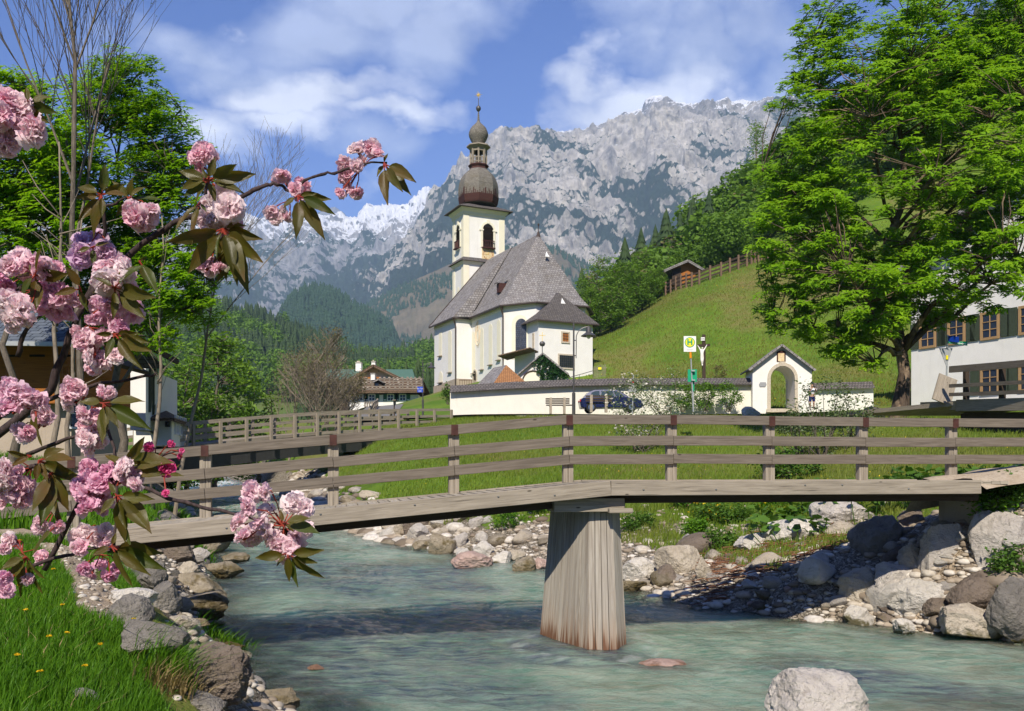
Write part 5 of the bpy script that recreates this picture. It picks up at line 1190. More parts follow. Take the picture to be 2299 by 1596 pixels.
# ------------------------------------------------------------------ street lamps
def lamp(px, yb, yt, D, label, hs=1.0):
    b = V_(px, yb, D); h = (yb-yt)/F*D; t_ = empty('street_lamp', tuple(b), label, 'street lamp')
    k = h/5.4
    MB().tube([b+Vector((0, 0, -.3)), b+Vector((0, 0, 1.25*k)), b+Vector((0, 0, 1.3*k)), b+Vector((0, 0, h))], [.105*k, .105*k, .055*k, .05*k], 10).build('pole', M['lamp_metal'], t_)
    m = MB(); P = [b+Vector((.14*k, 0, h-2.1*k)), b+Vector((.15*k, 0, h-1.3*k)), b+Vector((.15*k, 0, h-.9*k))]
    P += [b+Vector((.15*k+.72*k*(1-math.cos(a)), 0, h-.9*k+.65*k*math.sin(a))) for a in np.linspace(.1, math.pi/2*1.05, 8)]; m.tube(P, .026*k, 6)
    for z in (1.95, 1.05): m.bar(b+Vector((0, 0, h-z*k)), b+Vector((.16*k, 0, h-z*k)), .05, .06)
    m.build('bracket', M['lamp_metal'], t_)
    c = tuple(b+Vector((.88*k, 0, h-.62*k)))
    MB().lathe([(.02*k, .42*k), (.06*k, .36*k), (.15*k, .33*k), (.17*k, .05*k), (.22*k, 0), (.46*k, -.16*k), (.45*k, -.19*k), (.16*k, -.05*k)], c, 16).build('lamp_shade', M['lamp_metal'], t_, smooth=False)
    MB().lathe([(.15*k, -.1*k), (.14*k, -.22*k), (.07*k, -.32*k), (.02*k, -.34*k)], c, 12).build('lamp_glass', M['sign_white'], t_, smooth=True)
lamp(1287.5, 930, 724, 54, 'grey street lamp with curved bracket and shade in front of the churchyard wall')
lamp(949, 925, 809, 66, 'slim street lamp with curved bracket beside the blue sign and the small farmhouse', .8)
# ------------------------------------------------------------------ signs
def text(s, c, size, mat, name='lettering', parent=None, rx=math.pi/2, rz=0.0, ext=.004, bold=False):
    cu = bpy.data.curves.new(name, 'FONT'); cu.body = s; cu.size = size; cu.align_x = 'CENTER'; cu.align_y = 'CENTER'; cu.extrude = ext; cu.offset = .012*size/.3 if bold else 0
    o = bpy.data.objects.new(name, cu); COL.objects.link(o); cu.materials.append(mat); o.location = c; o.rotation_euler = (rx, 0, rz)
    dg = bpy.context.evaluated_depsgraph_get(); me = bpy.data.meshes.new_from_object(o.evaluated_get(dg)); bpy.data.objects.remove(o)
    o = bpy.data.objects.new(name, me); COL.objects.link(o); o.location = c; o.rotation_euler = (rx, 0, rz)
    if parent: o.parent = parent; o.matrix_parent_inverse = wm(parent).inverted()
    return o
hs = empty('bus_stop_sign', tuple(V_(1555, 917, 39)), 'bus stop sign with green H on a yellow disc standing by the road', 'bus stop sign')
D = 39; m = MB(); m.tube([V_(1556, 925, D), V_(1548.5, 757, D)], .03, 8); m.build('pole', M['pole_zinc'], hs)
MB().tube([V_(1549.9, 804, D), V_(1549.3, 790, D)], .055, 8).build('pole_sleeve', M['orange_paint'], hs)
bd = bx(MB(), 1534.5, 1562, 754.5, 789.5, D-.06, .02).build('sign_board', M['sign_white'], hs)
def disc(c, r, d, mat, name, par, n=32): return MB().prism([Vector(c)+Vector((r*math.cos(a), 0, r*math.sin(a))) for a in [2*math.pi*k/n for k in range(n)]], (0, -d, 0)).build(name, mat, par)
cc0 = V_(1548, 768.5, D-.064); disc(cc0, .222, .004, M['sign_green'], 'green_ring', bd); disc(cc0-Vector((0, .004, 0)), .19, .004, M['sign_yellow'], 'yellow_disc', bd)
text('H', tuple(cc0-Vector((0, .014, 0))), .34, M['sign_green'], parent=bd, bold=True)
m = MB(); bx(m, 1541, 1555, 784.8, 785.6, D-.066, .003); m.build('small_print', M['sign_back'], bd)
gsn = empty('timetable_box', tuple(V_(1554, 920, 38.9)), 'green timetable board on a green post beside the bus stop pole', 'timetable board')
bx(MB(), 1543.5, 1564, 829, 857, 38.95+.1, .04).build('board', M['sign_green'], gsn); bx(MB(), 1553.5, 1558, 857, 878, 39.05, .04).build('post', M['sign_green'], gsn)
MB().bar(V_(1556, 878, 39.1), V_(1556.3, 925, 39.1), .04, .04).build('lower_post', M['pole_zinc'], gsn)
m = MB(); bx(m, 1552, 1560, 831, 833.5, 38.9, .1); bx(m, 1552, 1560, 852, 854.5, 38.9, .1); m.build('clamp', M['pole_zinc'], gsn)
bs = empty('street_name_sign', tuple(V_(941, 930, 64)), 'small blue street name sign on the lamp post beside the farmhouse', 'street sign')
D = 64; bd = bx(MB(), 936.5, 949, 868, 880.5, D, .03).build('sign_board', M['sign_blue'], bs); text('Im Tal', tuple(V_(942.5, 872.5, D-.012)), .15, M['sign_white'], parent=bd)
m = MB(); bx(m, 939, 946, 877.2, 878.2, D-.006, .004); m.build('small_print', M['sign_white'], bd)
ws = empty('warning_sign', tuple(V_(1420, 925, 50)), 'grey back of a triangular road sign on a red banded pole above the flowering shrub', 'road sign')
D = 50; m = MB(); m.tube([V_(1419, 930, D), V_(1421.5, 841, D)], .035, 8); m.build('pole', M['pole_zinc'], ws)
m = MB(); m.prism([V_(1407.5, 881, D-.06), V_(1432, 882, D-.06), V_(1421, 859, D-.06)], (0, .02, 0)); m.build('sign_plate', M['sign_back'], ws)
m = MB(); m.tube([V_(1421, 860, D), V_(1421.2, 855, D)], .05, 8); m.tube([V_(1420.2, 883, D), V_(1420.3, 880, D)], .05, 8); m.build('red_band', M['red_paint'], ws)
ys_ = empty('direction_sign_post', tuple(V_(2124, 905, 37)), 'grey post with inverted triangular sign back and blue and green arms before the house', 'sign post')
D = 37; MB().tube([V_(2123, 905, D), V_(2126.5, 752, D)], .035, 8).build('pole', M['pole_zinc'], ys_)
MB().prism([V_(2108, 781.5, D-.05), V_(2138, 781.5, D-.05), V_(2124, 823, D-.05)][::-1], (0, .02, 0)).build('sign_plate', M['sign_back'], ys_)
MB().tube([V_(2125, 807, D-.06), V_(2125.2, 798, D-.06)], .05, 8).build('sticker_band', M['sign_yellow'], ys_)
a1_ = MB().prism([V_(2128, 766, D-.1), V_(2152, 769, D-.6), V_(2152, 756, D-.6), V_(2128, 753, D-.1)], (0, .02, 0)).build('blue_arm', M['sign_blue'], ys_); a1_['label'] = 'blue sign arm with white writing'
a2_ = MB().prism([V_(2128, 770.5, D-.1), V_(2171, 776, D-.8), V_(2171, 766.5, D-.8), V_(2128, 762.5+3.6, D-.1)], (0, .02, 0)).build('green_arm', M['sign_green'], ys_); a2_['label'] = 'green sign arm with white writing'
m = MB()
for k in range(9): q = V_(2131+k*2.2, 759+k*.25+.4, D-.14-.046*k); m.box(tuple(q), (.025, .006, .06+.04*(k % 2)))
m.build('writing', M['sign_white'], a1_)
m = MB()
for k in range(16): q = V_(2131+k*2.4, 768.2+k*.27, D-.14-.041*k); m.box(tuple(q), (.024, .006, .04+.03*(k % 3 == 0)))
m.build('writing', M['sign_white'], a2_)

# ------------------------------------------------------------------ benches (seen from behind)
def bench(px, yb, D, label):
    b = V_(px, yb, D); t_ = empty('bench', tuple(b), label, 'bench', 'stone legged benches facing the church')
    for x in (-.62, .18):
        m = MB(); P = [(-.02, 0), (.22, 0), (.20, .40), (.52, .42), (.52, .48), (.12, .50), (-.02, .92), (-.13, .93), (-.10, .5)]
        m.prism([b+Vector((x, -(-p)*1.0*1 if False else p, z)) for p, z in P], (.14, 0, 0)); m.build('leg', M['stone_bench'], t_)
    for k, z in enumerate((.86, .74, .62)):
        MB().bar(b+Vector((-.85, .0+.03*k, z)), b+Vector((.55, .0+.03*k, z)), .045, .085).build('back_slat', M['wood_dark'], t_)
    for k in range(4): MB().bar(b+Vector((-.8, .2+k*.1, .52)), b+Vector((.72, .2+k*.1, .52)), .085, .045).build('seat_slat', M['wood_dark'], t_)
bench(1257, 928.5, 52, 'stone legged bench with dark slats just left of the lamp post')
bench(1350, 925.5, 47.5, 'stone legged bench in front of the blue car')
# ------------------------------------------------------------------ parked car (dark blue), side and rear seen behind the bench
def car():
    b = V_(1372, 925, 55.5); t_ = empty('parked_car', tuple(b), 'dark blue parked car behind the bench and flowering shrub', 'car')
    def P(x, y, z): return b+Vector((x, y, z))
    prof_ = [(-1.9, .35), (-1.95, .62), (-1.85, .86), (-1.55, .93), (1.0, .95), (1.55, .88), (1.95, .72), (2.02, .42), (1.95, .3), (-1.85, .28)]
    m = MB(); n = len(prof_)
    for y0, y1, s0, s1 in ((0, .12, .93, 1), (.12, 1.5, 1, 1), (1.5, 1.62, 1, .93)):
        A = [P(x*s0, y0, .6+(z-.6)*s0) for x, z in prof_]; B = [P(x*s1, y1, .6+(z-.6)*s1) for x, z in prof_]
        for i in range(n): m.poly([A[i], A[(i+1) % n], B[(i+1) % n], B[i]])
        if y0 == 0: m.poly(A[::-1])
        if y1 > 1.6: m.poly(B)
    m.build('body', M['car_paint'], t_, bevel=.02)
    cb = [(-1.75, .9), (-1.45, 1.22), (-1.05, 1.40), (.1, 1.44), (.45, 1.38), (1.1, .94)]
    m = MB(); A = [P(x, .10+(z-.9)*.35, z) for x, z in cb]; B = [P(x, 1.52-(z-.9)*.35, z) for x, z in cb]
    for i in range(len(cb)-1): m.poly([A[i], B[i], B[i+1], A[i+1]][::-1])
    m.poly(A[::-1]); m.poly(B); m.build('cabin', M['car_paint'], t_)
    for xs in ([(-1.35, .98), (-1.2, 1.24), (-.98, 1.33), (-.72, 1.34), (-.72, .98)], [(-.62, .98), (-.62, 1.345), (.08, 1.36), (.2, .98)], [(.28, .98), (.17, 1.35), (.40, 1.31), (.86, .99)]):
        MB().prism([P(x, .075+(z-.9)*.35, z) for x, z in xs], (0, -.01, 0)).build('side_window', M['car_glass'], t_)
    m = MB(); q = [P(.5, .3, 1.37), P(1.08, .16, .97), P(1.08, 1.46, .97), P(.5, 1.3, 1.37)]; m.prism(q, (.015, 0, .015)); m.build('windscreen', M['car_glass'], t_)
    m = MB(); q = [P(-1.72, .2, .95), P(-1.48, .3, 1.2), P(-1.48, 1.3, 1.2), P(-1.72, 1.4, .95)]; m.prism(q, (-.015, 0, .015)); m.build('rear_window', M['car_glass'], t_)
    for x in (-1.25, 1.25):
        for y in (0.0, 1.5):
            w_ = MB().tube([P(x, y-.01, .31), P(x, y+.16, .31)], .31, 20).build('wheel', M['rubber'], t_); MB().tube([P(x, y-.02, .31), P(x, y+.17, .31)], .19, 12).build('rim', M['chrome'], w_)
    for y in (.12, 1.38): MB().box(tuple(P(-1.93, y, .74)), (.06, .2, .16)).build('tail_light', M['red_paint'], t_); MB().box(tuple(P(1.93, y, .66)), (.06, .25, .13)).build('headlight', M['sign_white'], t_)
    m = MB(); m.box(tuple(P(.55, -.04, 1.0)), (.12, .12, .1)); m.build('wing_mirror', M['car_paint'], t_)
car()
# ------------------------------------------------------------------ wayside crucifix
cx_ = empty('wayside_cross', tuple(V_(1580, 862, 64)), 'dark wooden crucifix with white figure behind the churchyard wall', 'crucifix')
D = 64; m = MB(); m.bar(V_(1580, 875, D), V_(1579.3, 751, D), .22, .16, up=(0, 1, 0)); m.build('post', M['wood_dark'], cx_)
m = MB(); m.bar(V_(1566, 776, D-.02), V_(1593, 774.5, D-.02), .16, .17); m.build('cross_beam', M['wood_dark'], cx_)
ib = bx(MB(), 1573, 1581.5, 757, 764.5, D-.14, .02).build('title_board', M['sign_white'], cx_); text('INRI', tuple(V_(1577.2, 760.8, D-.15)), .13, M['iron'], parent=ib)
def skin_fig(name, pts, edges, rad, mat, parent=None, sub=2):
    me = bpy.data.meshes.new(name); me.from_pydata([tuple(p) for p in pts], edges, []); o = fin(name, me, mat, parent)
    s = o.modifiers.new('skin', 'SKIN'); sk = me.skin_vertices[0] if len(me.skin_vertices) else None
    if sk is None:
        bm = bmesh.new(); bm.from_mesh(me); bm.verts.layers.skin.verify(); bm.to_mesh(me); bm.free(); sk = me.skin_vertices[0]
    for i, r in enumerate(rad): sk.data[i].radius = (r, r) if not isinstance(r, tuple) else r
    for i in range(len(pts)): sk.data[i].use_root = (i == 0)
    s.use_smooth_shade = True; u = o.modifiers.new('s', 'SUBSURF'); u.levels = sub; u.render_levels = sub
    return o
b = V_(1575.5, 811, D-.16)
J = [(0, 0, 1.05), (.0, -.02, 1.35), (0, 0, 1.62), (0, -.03, 1.82), (.04, -.06, 1.92), (.02, -.1, 2.06), (-.2, 0, 1.78), (-.34, .04, 2.06), (-.44, .08, 2.22), (-.46, .08, 2.3), (.24, 0, 1.8), (.42, .04, 2.1), (.53, .08, 2.28), (.56, .08, 2.36), (-.09, -.02, .95), (-.1, -.12, .55), (.0, 0, .15), (.02, -.08, .02), (.1, -.02, .95), (.06, -.12, .55), (.05, 0, .15), (.05, -.09, .03)]
Ed = [(0, 1), (1, 2), (2, 3), (3, 4), (4, 5), (2, 6), (6, 7), (7, 8), (8, 9), (2, 10), (10, 11), (11, 12), (12, 13), (0, 14), (14, 15), (15, 16), (16, 17), (0, 18), (18, 19), (19, 20), (20, 21)]
rd_ = [.14, .13, .17, .06, .09, .09, .07, .05, .035, .03, .07, .05, .035, .03, .1, .07, .045, .035, .1, .07, .045, .035]
skin_fig('figure', [b+Vector(p)*.65-Vector((0, 0, .33)) for p in J], Ed, [r_*.75 for r_ in rd_], M['figure_white'], cx_)
# ------------------------------------------------------------------ person taking a photo by the gate
pb = V_(1822, 921, 58.0)
J = [(0, 0, .95), (0, 0, 1.15), (0, 0, 1.38), (0, 0, 1.5), (0, -.01, 1.6), (0, -.01, 1.72), (-.19, 0, 1.40), (-.24, -.16, 1.18), (-.08, -.33, 1.42), (-.05, -.36, 1.5), (.19, 0, 1.40), (.25, -.16, 1.2), (.08, -.33, 1.42), (.05, -.36, 1.5), (-.1, 0, .88), (-.11, -.01, .48), (-.11, .03, .09), (-.12, -.12, .04), (.1, 0, .88), (.12, -.01, .48), (.13, .03, .09), (.14, -.12, .04)]
rd_ = [.15, .14, .17, .055, .085, .09, .07, .05, .035, .04, .07, .05, .035, .04, .095, .065, .042, .04, .095, .065, .042, .04]
pe = skin_fig('person', [pb+Vector(p) for p in J], Ed, rd_, M['skin']); tag(pe, 'person in white shirt and navy shorts raising a camera beside the gate', 'person')
skin_fig('shirt', [pb+Vector(p) for p in ((0, 0, .98), (0, 0, 1.2), (0, 0, 1.40), (-.19, 0, 1.40), (-.24, -.14, 1.22), (.19, 0, 1.40), (.25, -.14, 1.24))], [(0, 1), (1, 2), (2, 3), (3, 4), (2, 5), (5, 6)], [.17, .17, .185, .085, .075, .085, .075], M['cloth_white'], pe)
skin_fig('shorts', [pb+Vector(p) for p in ((0, 0, 1.0), (-.1, 0, .86), (-.12, 0, .52), (.1, 0, .86), (.13, 0, .52))], [(0, 1), (1, 2), (0, 3), (3, 4)], [.165, .115, .095, .115, .095], M['cloth_navy'], pe)
MB().lathe([(.105, 0), (.11, .06), (.09, .13), (.03, .16)], tuple(pb+Vector((0, 0, 1.68))), 12).build('cap', M['hair_dark'], pe, smooth=True)
co_ = MB().box(tuple(pb+Vector((0, -.42, 1.52))), (.14, .08, .09)).build('hand_camera', M['iron']); tag(co_, 'small black camera held up by the person at the gate', 'camera')
# ------------------------------------------------------------------ fences
def post_fence(name, pts, label, cat, mat, ph, n, rails, pw=.16, lift=0):
    o = empty(name, (*pts[0][:2], H1(*pts[0][:2])), label, cat)
    P = [Vector(p[:2]) for p in pts]; L = [0]
    for a, b in zip(P[:-1], P[1:]): L.append(L[-1]+(b-a).length)
    q = []
    for k in range(n):
        s = L[-1]*k/(n-1); i = max(0, min(len(P)-2, np.searchsorted(L, s)-1)); f = (s-L[i])/(L[i+1]-L[i]); c = P[i].lerp(P[i+1], f); q.append(Vector((c.x, c.y, H1(c.x, c.y)+lift)))
    for c in q: MB().bar(c-Vector((0, 0, .3)), c+Vector((0, 0, ph+R.uniform(-.05, .1))), pw, pw, up=(0, 1, 0)).build('fence_post', mat[0], o)
    for a, b in zip(q[:-1], q[1:]):
        for z, w in rails: MB().bar(a+Vector((0, .1, z)), b+Vector((0, .1, z)), .06, w).build('fence_rail', mat[1], o)
    return o
fpt = [hit(1494, 664, 60), hit(1560, 643, 60), hit(1620, 620, 60), hit(1680, 597, 60), hit(1740, 574, 60), hit(1800, 550, 60), hit(1862, 524, 60)]
post_fence('meadow_fence', fpt, 'brown post and rail fence climbing along the top of the green meadow slope', 'fence', (M['wood_fence'], M['wood_dark']), 2.0, 26, ((1.7, .24), (1.15, .24), (.6, .24)), .26)
post_fence('road_fence', [(-11.2, 70), (-12.2, 78), (-13.2, 88), (-16.5, 100)], 'grey wooden railing along the road curving up beside the church', 'fence', (M['wood_weathered'], M['wood_weathered']), 1.1, 14, ((1.05, .14), (.6, .12)), .15)
# small paling fence right of the annex
pf = empty('paling_fence', tuple(V_(1343, 845, 97)), 'short grey paling fence beside the right corner of the church annex', 'fence')
for k in range(11): q = V_(1333+k*2.6, 843+k*-.4, 96); MB().bar(q-Vector((0, 0, .3)), q+Vector((0, 0, 1.0+R.uniform(-.08, .1))), .11, .04).build('pale', M['wood_weathered'], pf)
m = MB(); m.bar(V_(1332, 829, 96.1), V_(1362, 825, 96.1), .05, .08); m.build('rail', M['wood_weathered'], pf)
m = MB(); MBp = V_(1346, 827, 95.8)
m.box(tuple(MBp), (.35, .03, .25)); m.build('yellow_notice', M['sign_yellow'], pf)
m = MB(); m.bar(V_(1268, 850, 92), V_(1332, 832, 95), .05, .06)
for x, y0, y1 in ((1273, 848.5, 858), (1300, 841, 853), (1331, 832.5, 847)): m.bar(V_(x, y1, 93), V_(x, y0, 93), .05, .05)
tag(m.build('handrail', M['iron']), 'thin iron handrail climbing behind the churchyard wall beside the annex', 'handrail')
m = empty('wooden_gate', tuple(V_(1045, 878, 95)), 'little brown wooden railing gate at the foot of the church steps', 'gate')
for k in range(6): q = V_(1032+k*5.2, 866, 97); MB().bar(q-Vector((0, 0, .3)), q+Vector((0, 0, .55+.12*math.sin(k/5*math.pi))), .09, .05).build('pale', M['wood_fence'], m)
MB().bar(V_(1030, 853, 96.9), V_(1060, 853, 96.9), .06, .1).build('rail', M['wood_fence'], m)
# field barn on the slope
fbn = empty('field_barn', hit(1538, 640, 80, 300), 'little brown log barn with pale shingle roof behind the meadow fence', 'barn')
q = Vector(fbn.location); D = hit(1540, 636, 60)[1]+1.5; BARN_D = D; 
m = MB(); P = [V_(*p, D) for p in ((1508, 640), (1572, 640), (1572, 606), (1544, 588), (1508, 604))]; m.prism(P, (2.0, 6, 0)); m.build('log_wall', M['wood_orange'], fbn)
MB().prism([V_(*p, D-.02) for p in ((1508, 640), (1528, 640), (1528, 600), (1508, 606))][::-1], (0, -.1, 0)).build('painted_shade_boards', M['wood_dark'], fbn)  # dark wood panel painted in for the shade on the barn front
m = MB(); a = V_(1544, 583, D-1)
for x, y in ((1490, 606), (1583, 606)): b = V_(x, y, D-1); qq = [a, b, b+Vector((2.5, 8, 0)), a+Vector((2.5, 8, 0))]; m.poly(qq if x < 1544 else qq[::-1]); m.bar(a-Vector((0, 0, .15)), b-Vector((0, 0, .15)), .2, .35)
m.build('roof', M['shingle_grey'], fbn)
# bird box on post in front of the farmhouse
nb = empty('nest_box', tuple(V_(992, 0, 1)), 'grey wooden box on a thin post above the road bridge rail before the farmhouse', 'nest box'); nb.location = V_(885, 925, 58)
bx(MB(), 882.5, 887.5, 899, 908, 58, .3).build('box', M['wood_weathered'], nb); MB().bar(V_(884.8, 908, 58.1), V_(884.8, 940, 58.1), .07, .07).build('post', M['wood_dark'], nb)
MB().bar(V_(881.3, 898.5, 57.9), V_(888.7, 898.5, 57.9), .45, .04).build('lid', M['wood_weathered'], nb)
# ------------------------------------------------------------------ foliage builders
def rot_mats(n, tilt=1.0, rg=rng, up=None):
    """random frames: leaf plane roughly horizontal, tilted"""
    a = rg.uniform(0, 2*np.pi, n); t = np.abs(rg.normal(0, tilt, n)); b = rg.uniform(0, 2*np.pi, n)
    nz = np.stack([np.sin(t)*np.cos(b), np.sin(t)*np.sin(b), np.cos(t)], 1)
    if up is not None: nz = nz+up; nz /= np.linalg.norm(nz, axis=1)[:, None]
    x = np.stack([np.cos(a), np.sin(a), np.zeros(n)], 1); x -= nz*(x*nz).sum(1)[:, None]; x /= np.linalg.norm(x, axis=1)[:, None]+1e-9
    return x, np.cross(nz, x), nz
MAPLE = (np.array([(0, 0, 0), (.30, .16, .03), (.62, 0, -.10), (.30, -.16, .03), (.22, .30, .02), (.30, .58, -.10), (.02, .26, .02), (.22, -.30, .02), (.30, -.58, -.10), (.02, -.26, .02)]), np.array([(0, 3, 2, 1), (0, 4, 5, 6), (0, 9, 8, 7)]))
OVAL = (np.array([(-.5, 0, 0), (0, -.22, .05), (.5, 0, -.06), (0, .22, .05)]), np.array([(0, 1, 2, 3)]))
TRI = (np.array([(-.5, -.3, 0), (.5, -.1, .05), (0, .5, -.05)]), np.array([(0, 1, 2)]))
def leaves(name, C, size, mat, parent=None, tmpl=MAPLE, tilt=.6, up=None, svar=.3):
    T, Fc = tmpl; n = len(C); x, y, z = rot_mats(n, tilt, up=up); s = size*(1+rng.uniform(-svar, svar, n))
    V = C[:, None, :]+s[:, None, None]*(T[None, :, 0, None]*x[:, None]+T[None, :, 1, None]*y[:, None]+T[None, :, 2, None]*z[:, None])
    Fa = (np.arange(n)[:, None, None]*len(T)+Fc[None]).reshape(-1, Fc.shape[1])
    return np_mesh(name, V.reshape(-1, 3), Fa, mat, parent)
def clumps(blobs, n, shell=.35):
    """random clump centres in a union of ellipsoids (cx,cy,cz,rx,ry,rz)"""
    w = np.array([b[3]*b[4]*b[5] for b in blobs])**.8; w = w/w.sum(); out = []
    for b, k in zip(blobs, rng.multinomial(n, w)):
        d = rng.normal(size=(k, 3)); d /= np.linalg.norm(d, axis=1)[:, None]; r = rng.uniform(shell, 1, k)**(1/2.2); out.append(np.array(b[:3])+d*r[:, None]*np.array(b[3:]))
    return np.concatenate(out)
def limb_tree(base, top, C, tr, mat, parent, nl=12, limb_r=.3, droop=0., seed=1, first=.2, twig=.018):
    """trunk + main limbs + a twig to every clump"""
    rg = np.random.default_rng(seed); base, top = np.array(base, float), np.array(top, float); m = MB(); n = 9
    tp = np.array([base+(top-base)*k/n+np.array([*(rg.normal(0, .018, 2)*np.linalg.norm(top-base)*(k > 0)), 0]) for k in range(n+1)])
    rad_ = [tr*(1.5 if k == 0 else 1.0-.9*(k/n)**1.1) for k in range(n+1)]
    m.tube([tuple(tp[0]-np.array([0, 0, .4]))]+[tuple(p) for p in tp], [tr*1.8]+rad_, 10)
    nodes = [(tp[k], rad_[k]) for k in range(1, n+1)]
    idx = rg.permutation(len(C)); seeds = [C[idx[0]]]
    while len(seeds) < min(nl, len(C)):      # farthest point picks for the main limbs
        d = np.min([np.linalg.norm(C-s, axis=1) for s in seeds], axis=0); seeds.append(C[np.argmax(d)])
    Hh = np.linalg.norm(top-base)
    for s in seeds:
        hd = np.linalg.norm((s-base)[:2]); f = np.clip(((s[2]-base[2])-hd*.75)/Hh, first, .93); p0 = base+(top-base)*f
        k = min(n-1, int(f*n)); p0 = tp[k]+(tp[k+1]-tp[k])*(f*n-k); r0 = rad_[k]*.55
        mid = (p0+s)/2+np.array([0, 0, .06*Hh*(1-f)])+rg.normal(0, .02*Hh, 3); P = []
        for u in np.linspace(0, 1, 7): P.append((1-u)**2*p0+2*u*(1-u)*mid+u*u*s+rg.normal(0, .006*Hh, 3)*(0 < u < 1))
        rr = [max(twig*1.4, r0*(1-.85*u)) for u in np.linspace(0, 1, 7)]; m.tube([tuple(p) for p in P], rr, 6); nodes += list(zip(P[1:], rr[1:]))
    NP = np.array([q[0] for q in nodes])
    for c in C:
        d = np.linalg.norm(NP-c, axis=1)+np.maximum(0, NP[:, 2]-c[2])*.8; k = int(np.argmin(d)); p0 = NP[k]
        if d[k] < .15: continue
        mid = (p0+c)/2+rg.normal(0, .05*d[k], 3)+np.array([0, 0, .05*d[k]]); m.tube([tuple(p0), tuple(mid), tuple(c)], [min(nodes[k][1]*.6, twig*2), twig*1.2, twig*.5], 4, cap=False)
    return m.build('trunk', mat, parent, smooth=True)
def leafy(name, label, cat, base, top, blobs, nc, per, cr, ls, lmat, bmat, tr, tmpl=MAPLE, group=None, nl=12, flat=.55, seed=1, first=.2, shell=.35, tilt=.6, twig=.018, up=None):
    t_ = empty(name, tuple(base), label, cat, group); C = clumps(blobs, nc, shell)
    limb_tree(base, top, C, tr, bmat, t_, nl, seed=seed, first=first, twig=twig)
    n = nc*per; d = rng.normal(size=(n, 3)); d /= np.linalg.norm(d, axis=1)[:, None]; d *= rng.uniform(.15, 1, n)[:, None]**.6
    P = np.repeat(C, per, 0)+d*np.array([cr, cr, cr*flat])*np.repeat(rng.uniform(.6, 1.3, nc), per)[:, None]
    leaves('crown', P, ls, lmat, t_, tmpl, tilt, up); return t_
SU = np.array([-.27, -.70, .65])
# big maple at the right
B = V_(2018, 938, 38)
mb = []
for px, py, rx, ry, dd, rd in ((2010, 420, 300, 330, 38, 5.2), (1960, 130, 190, 170, 38, 4), (1800, 330, 110, 150, 38, 3.2), (1810, 520, 120, 120, 37, 3.0), (2200, 300, 160, 230, 38.5, 4), (1900, 680, 190, 90, 36.5, 3.4), (2150, 600, 160, 120, 37, 3.6), (2130, 90, 170, 120, 39, 3.6), (1870, 770, 80, 45, 36.5, 1.6), (1765, 600, 70, 60, 37, 1.8), (2290, 560, 120, 110, 38, 3), (1850, 60, 60, 60, 38, 1.5), (1960, 780, 90, 50, 36, 1.8), (2290, 120, 120, 160, 38, 3)):
    c = at(px, py, dd); mb.append((*c, rx/F*dd, rd, ry/F*dd))
leafy('maple_tree', 'large spreading maple with fresh bright green leaves in front of the white house', 'tree', B, V_(2030, 60, 39), mb, 1350, 32, .52, .40, M['leaf_maple'], M['bark_maple'], .27, nl=26, seed=3, first=.16, flat=.5, shell=.3, tilt=.55, up=SU*1.1)
# maple at the left + thin neighbours
def lb(L): return [(*at(px, py, d), rx/F*d, rd, ry/F*d) for px, py, rx, ry, d, rd in L]
g1_ = hit(150, 1120, 8, 40)
leafy('maple_tree', 'tall fresh green maple standing by the river behind the blossoms', 'tree', (*at(262, 0, 27)[:2], H1(at(262, 0, 27)[0], 27)), V_(265, 160, 27.5), lb([(120, 480, 120, 200, 27.5, 2), (250, 400, 170, 270, 27, 1.8), (330, 640, 130, 110, 27, 1.4), (190, 560, 170, 170, 27, 1.6), (410, 620, 100, 100, 27, 1.2), (370, 330, 90, 130, 27, 1.2), (400, 430, 80, 110, 27, 1.1), (310, 210, 60, 90, 27, .9), (260, 200, 60, 90, 27.5, 1.2), (440, 690, 60, 50, 27, 1), (300, 760, 120, 40, 26.5, 1.2)]), 950, 24, .36, .28, M['leaf_maple_dark'], M['bark_thin'], .13, seed=11, nl=16, flat=.6, tilt=.6, up=SU*1.0)
leafy('maple_tree', 'young maple with lighter green crown at the left edge behind the blossoms', 'tree', (*at(20, 0, 24)[:2], H1(at(20, 0, 24)[0], 24)), V_(40, 190, 24), lb([(40, 320, 120, 160, 24, 1.2), (-60, 420, 120, 230, 24, 1.5), (90, 520, 90, 130, 24, 1.1), (20, 190, 50, 50, 24, .8)]), 360, 28, .36, .27, M['leaf_maple_dark'], M['bark_thin'], .11, seed=12, nl=10, flat=.6, up=SU*1.0)
for k, (px, D, py, lab) in enumerate(((120, 20, 330, 'slim bare stem rising beside the wooden house'), (155, 22, 470, 'thin leaning bare stem between the blossoms and the river'), (345, 26, 480, 'slender grey stem nearest the narrow white house'))):
    x = at(px, 0, D)[0]; z = H1(x, D); t_ = empty('sapling', (x, D, z), lab, 'tree', 'thin bare stems on the left bank')
    rg = np.random.default_rng(40+k); m = MB(); top = np.array(at(px+rg.uniform(-20, 30), py, D)); b0 = np.array([x, D, z]); P = [b0+(top-b0)*u+rg.normal(0, .07, 3)*(u > 0) for u in np.linspace(0, 1, 9)]; m.tube([tuple(p) for p in P], list(np.linspace(.075, .015, 9)), 7)
    for j in range(14):
        u = rg.uniform(.35, .95); p = b0+(top-b0)*u; q = p+np.array([rg.normal(0, .6), rg.normal(0, .6), rg.uniform(.5, 1.3)]); m.tube([tuple(p), tuple((p+q)/2+rg.normal(0, .05, 3)), tuple(q)], [.02, .013, .006], 4)
    m.build('trunk', M['bark_pale'], t_, smooth=True)
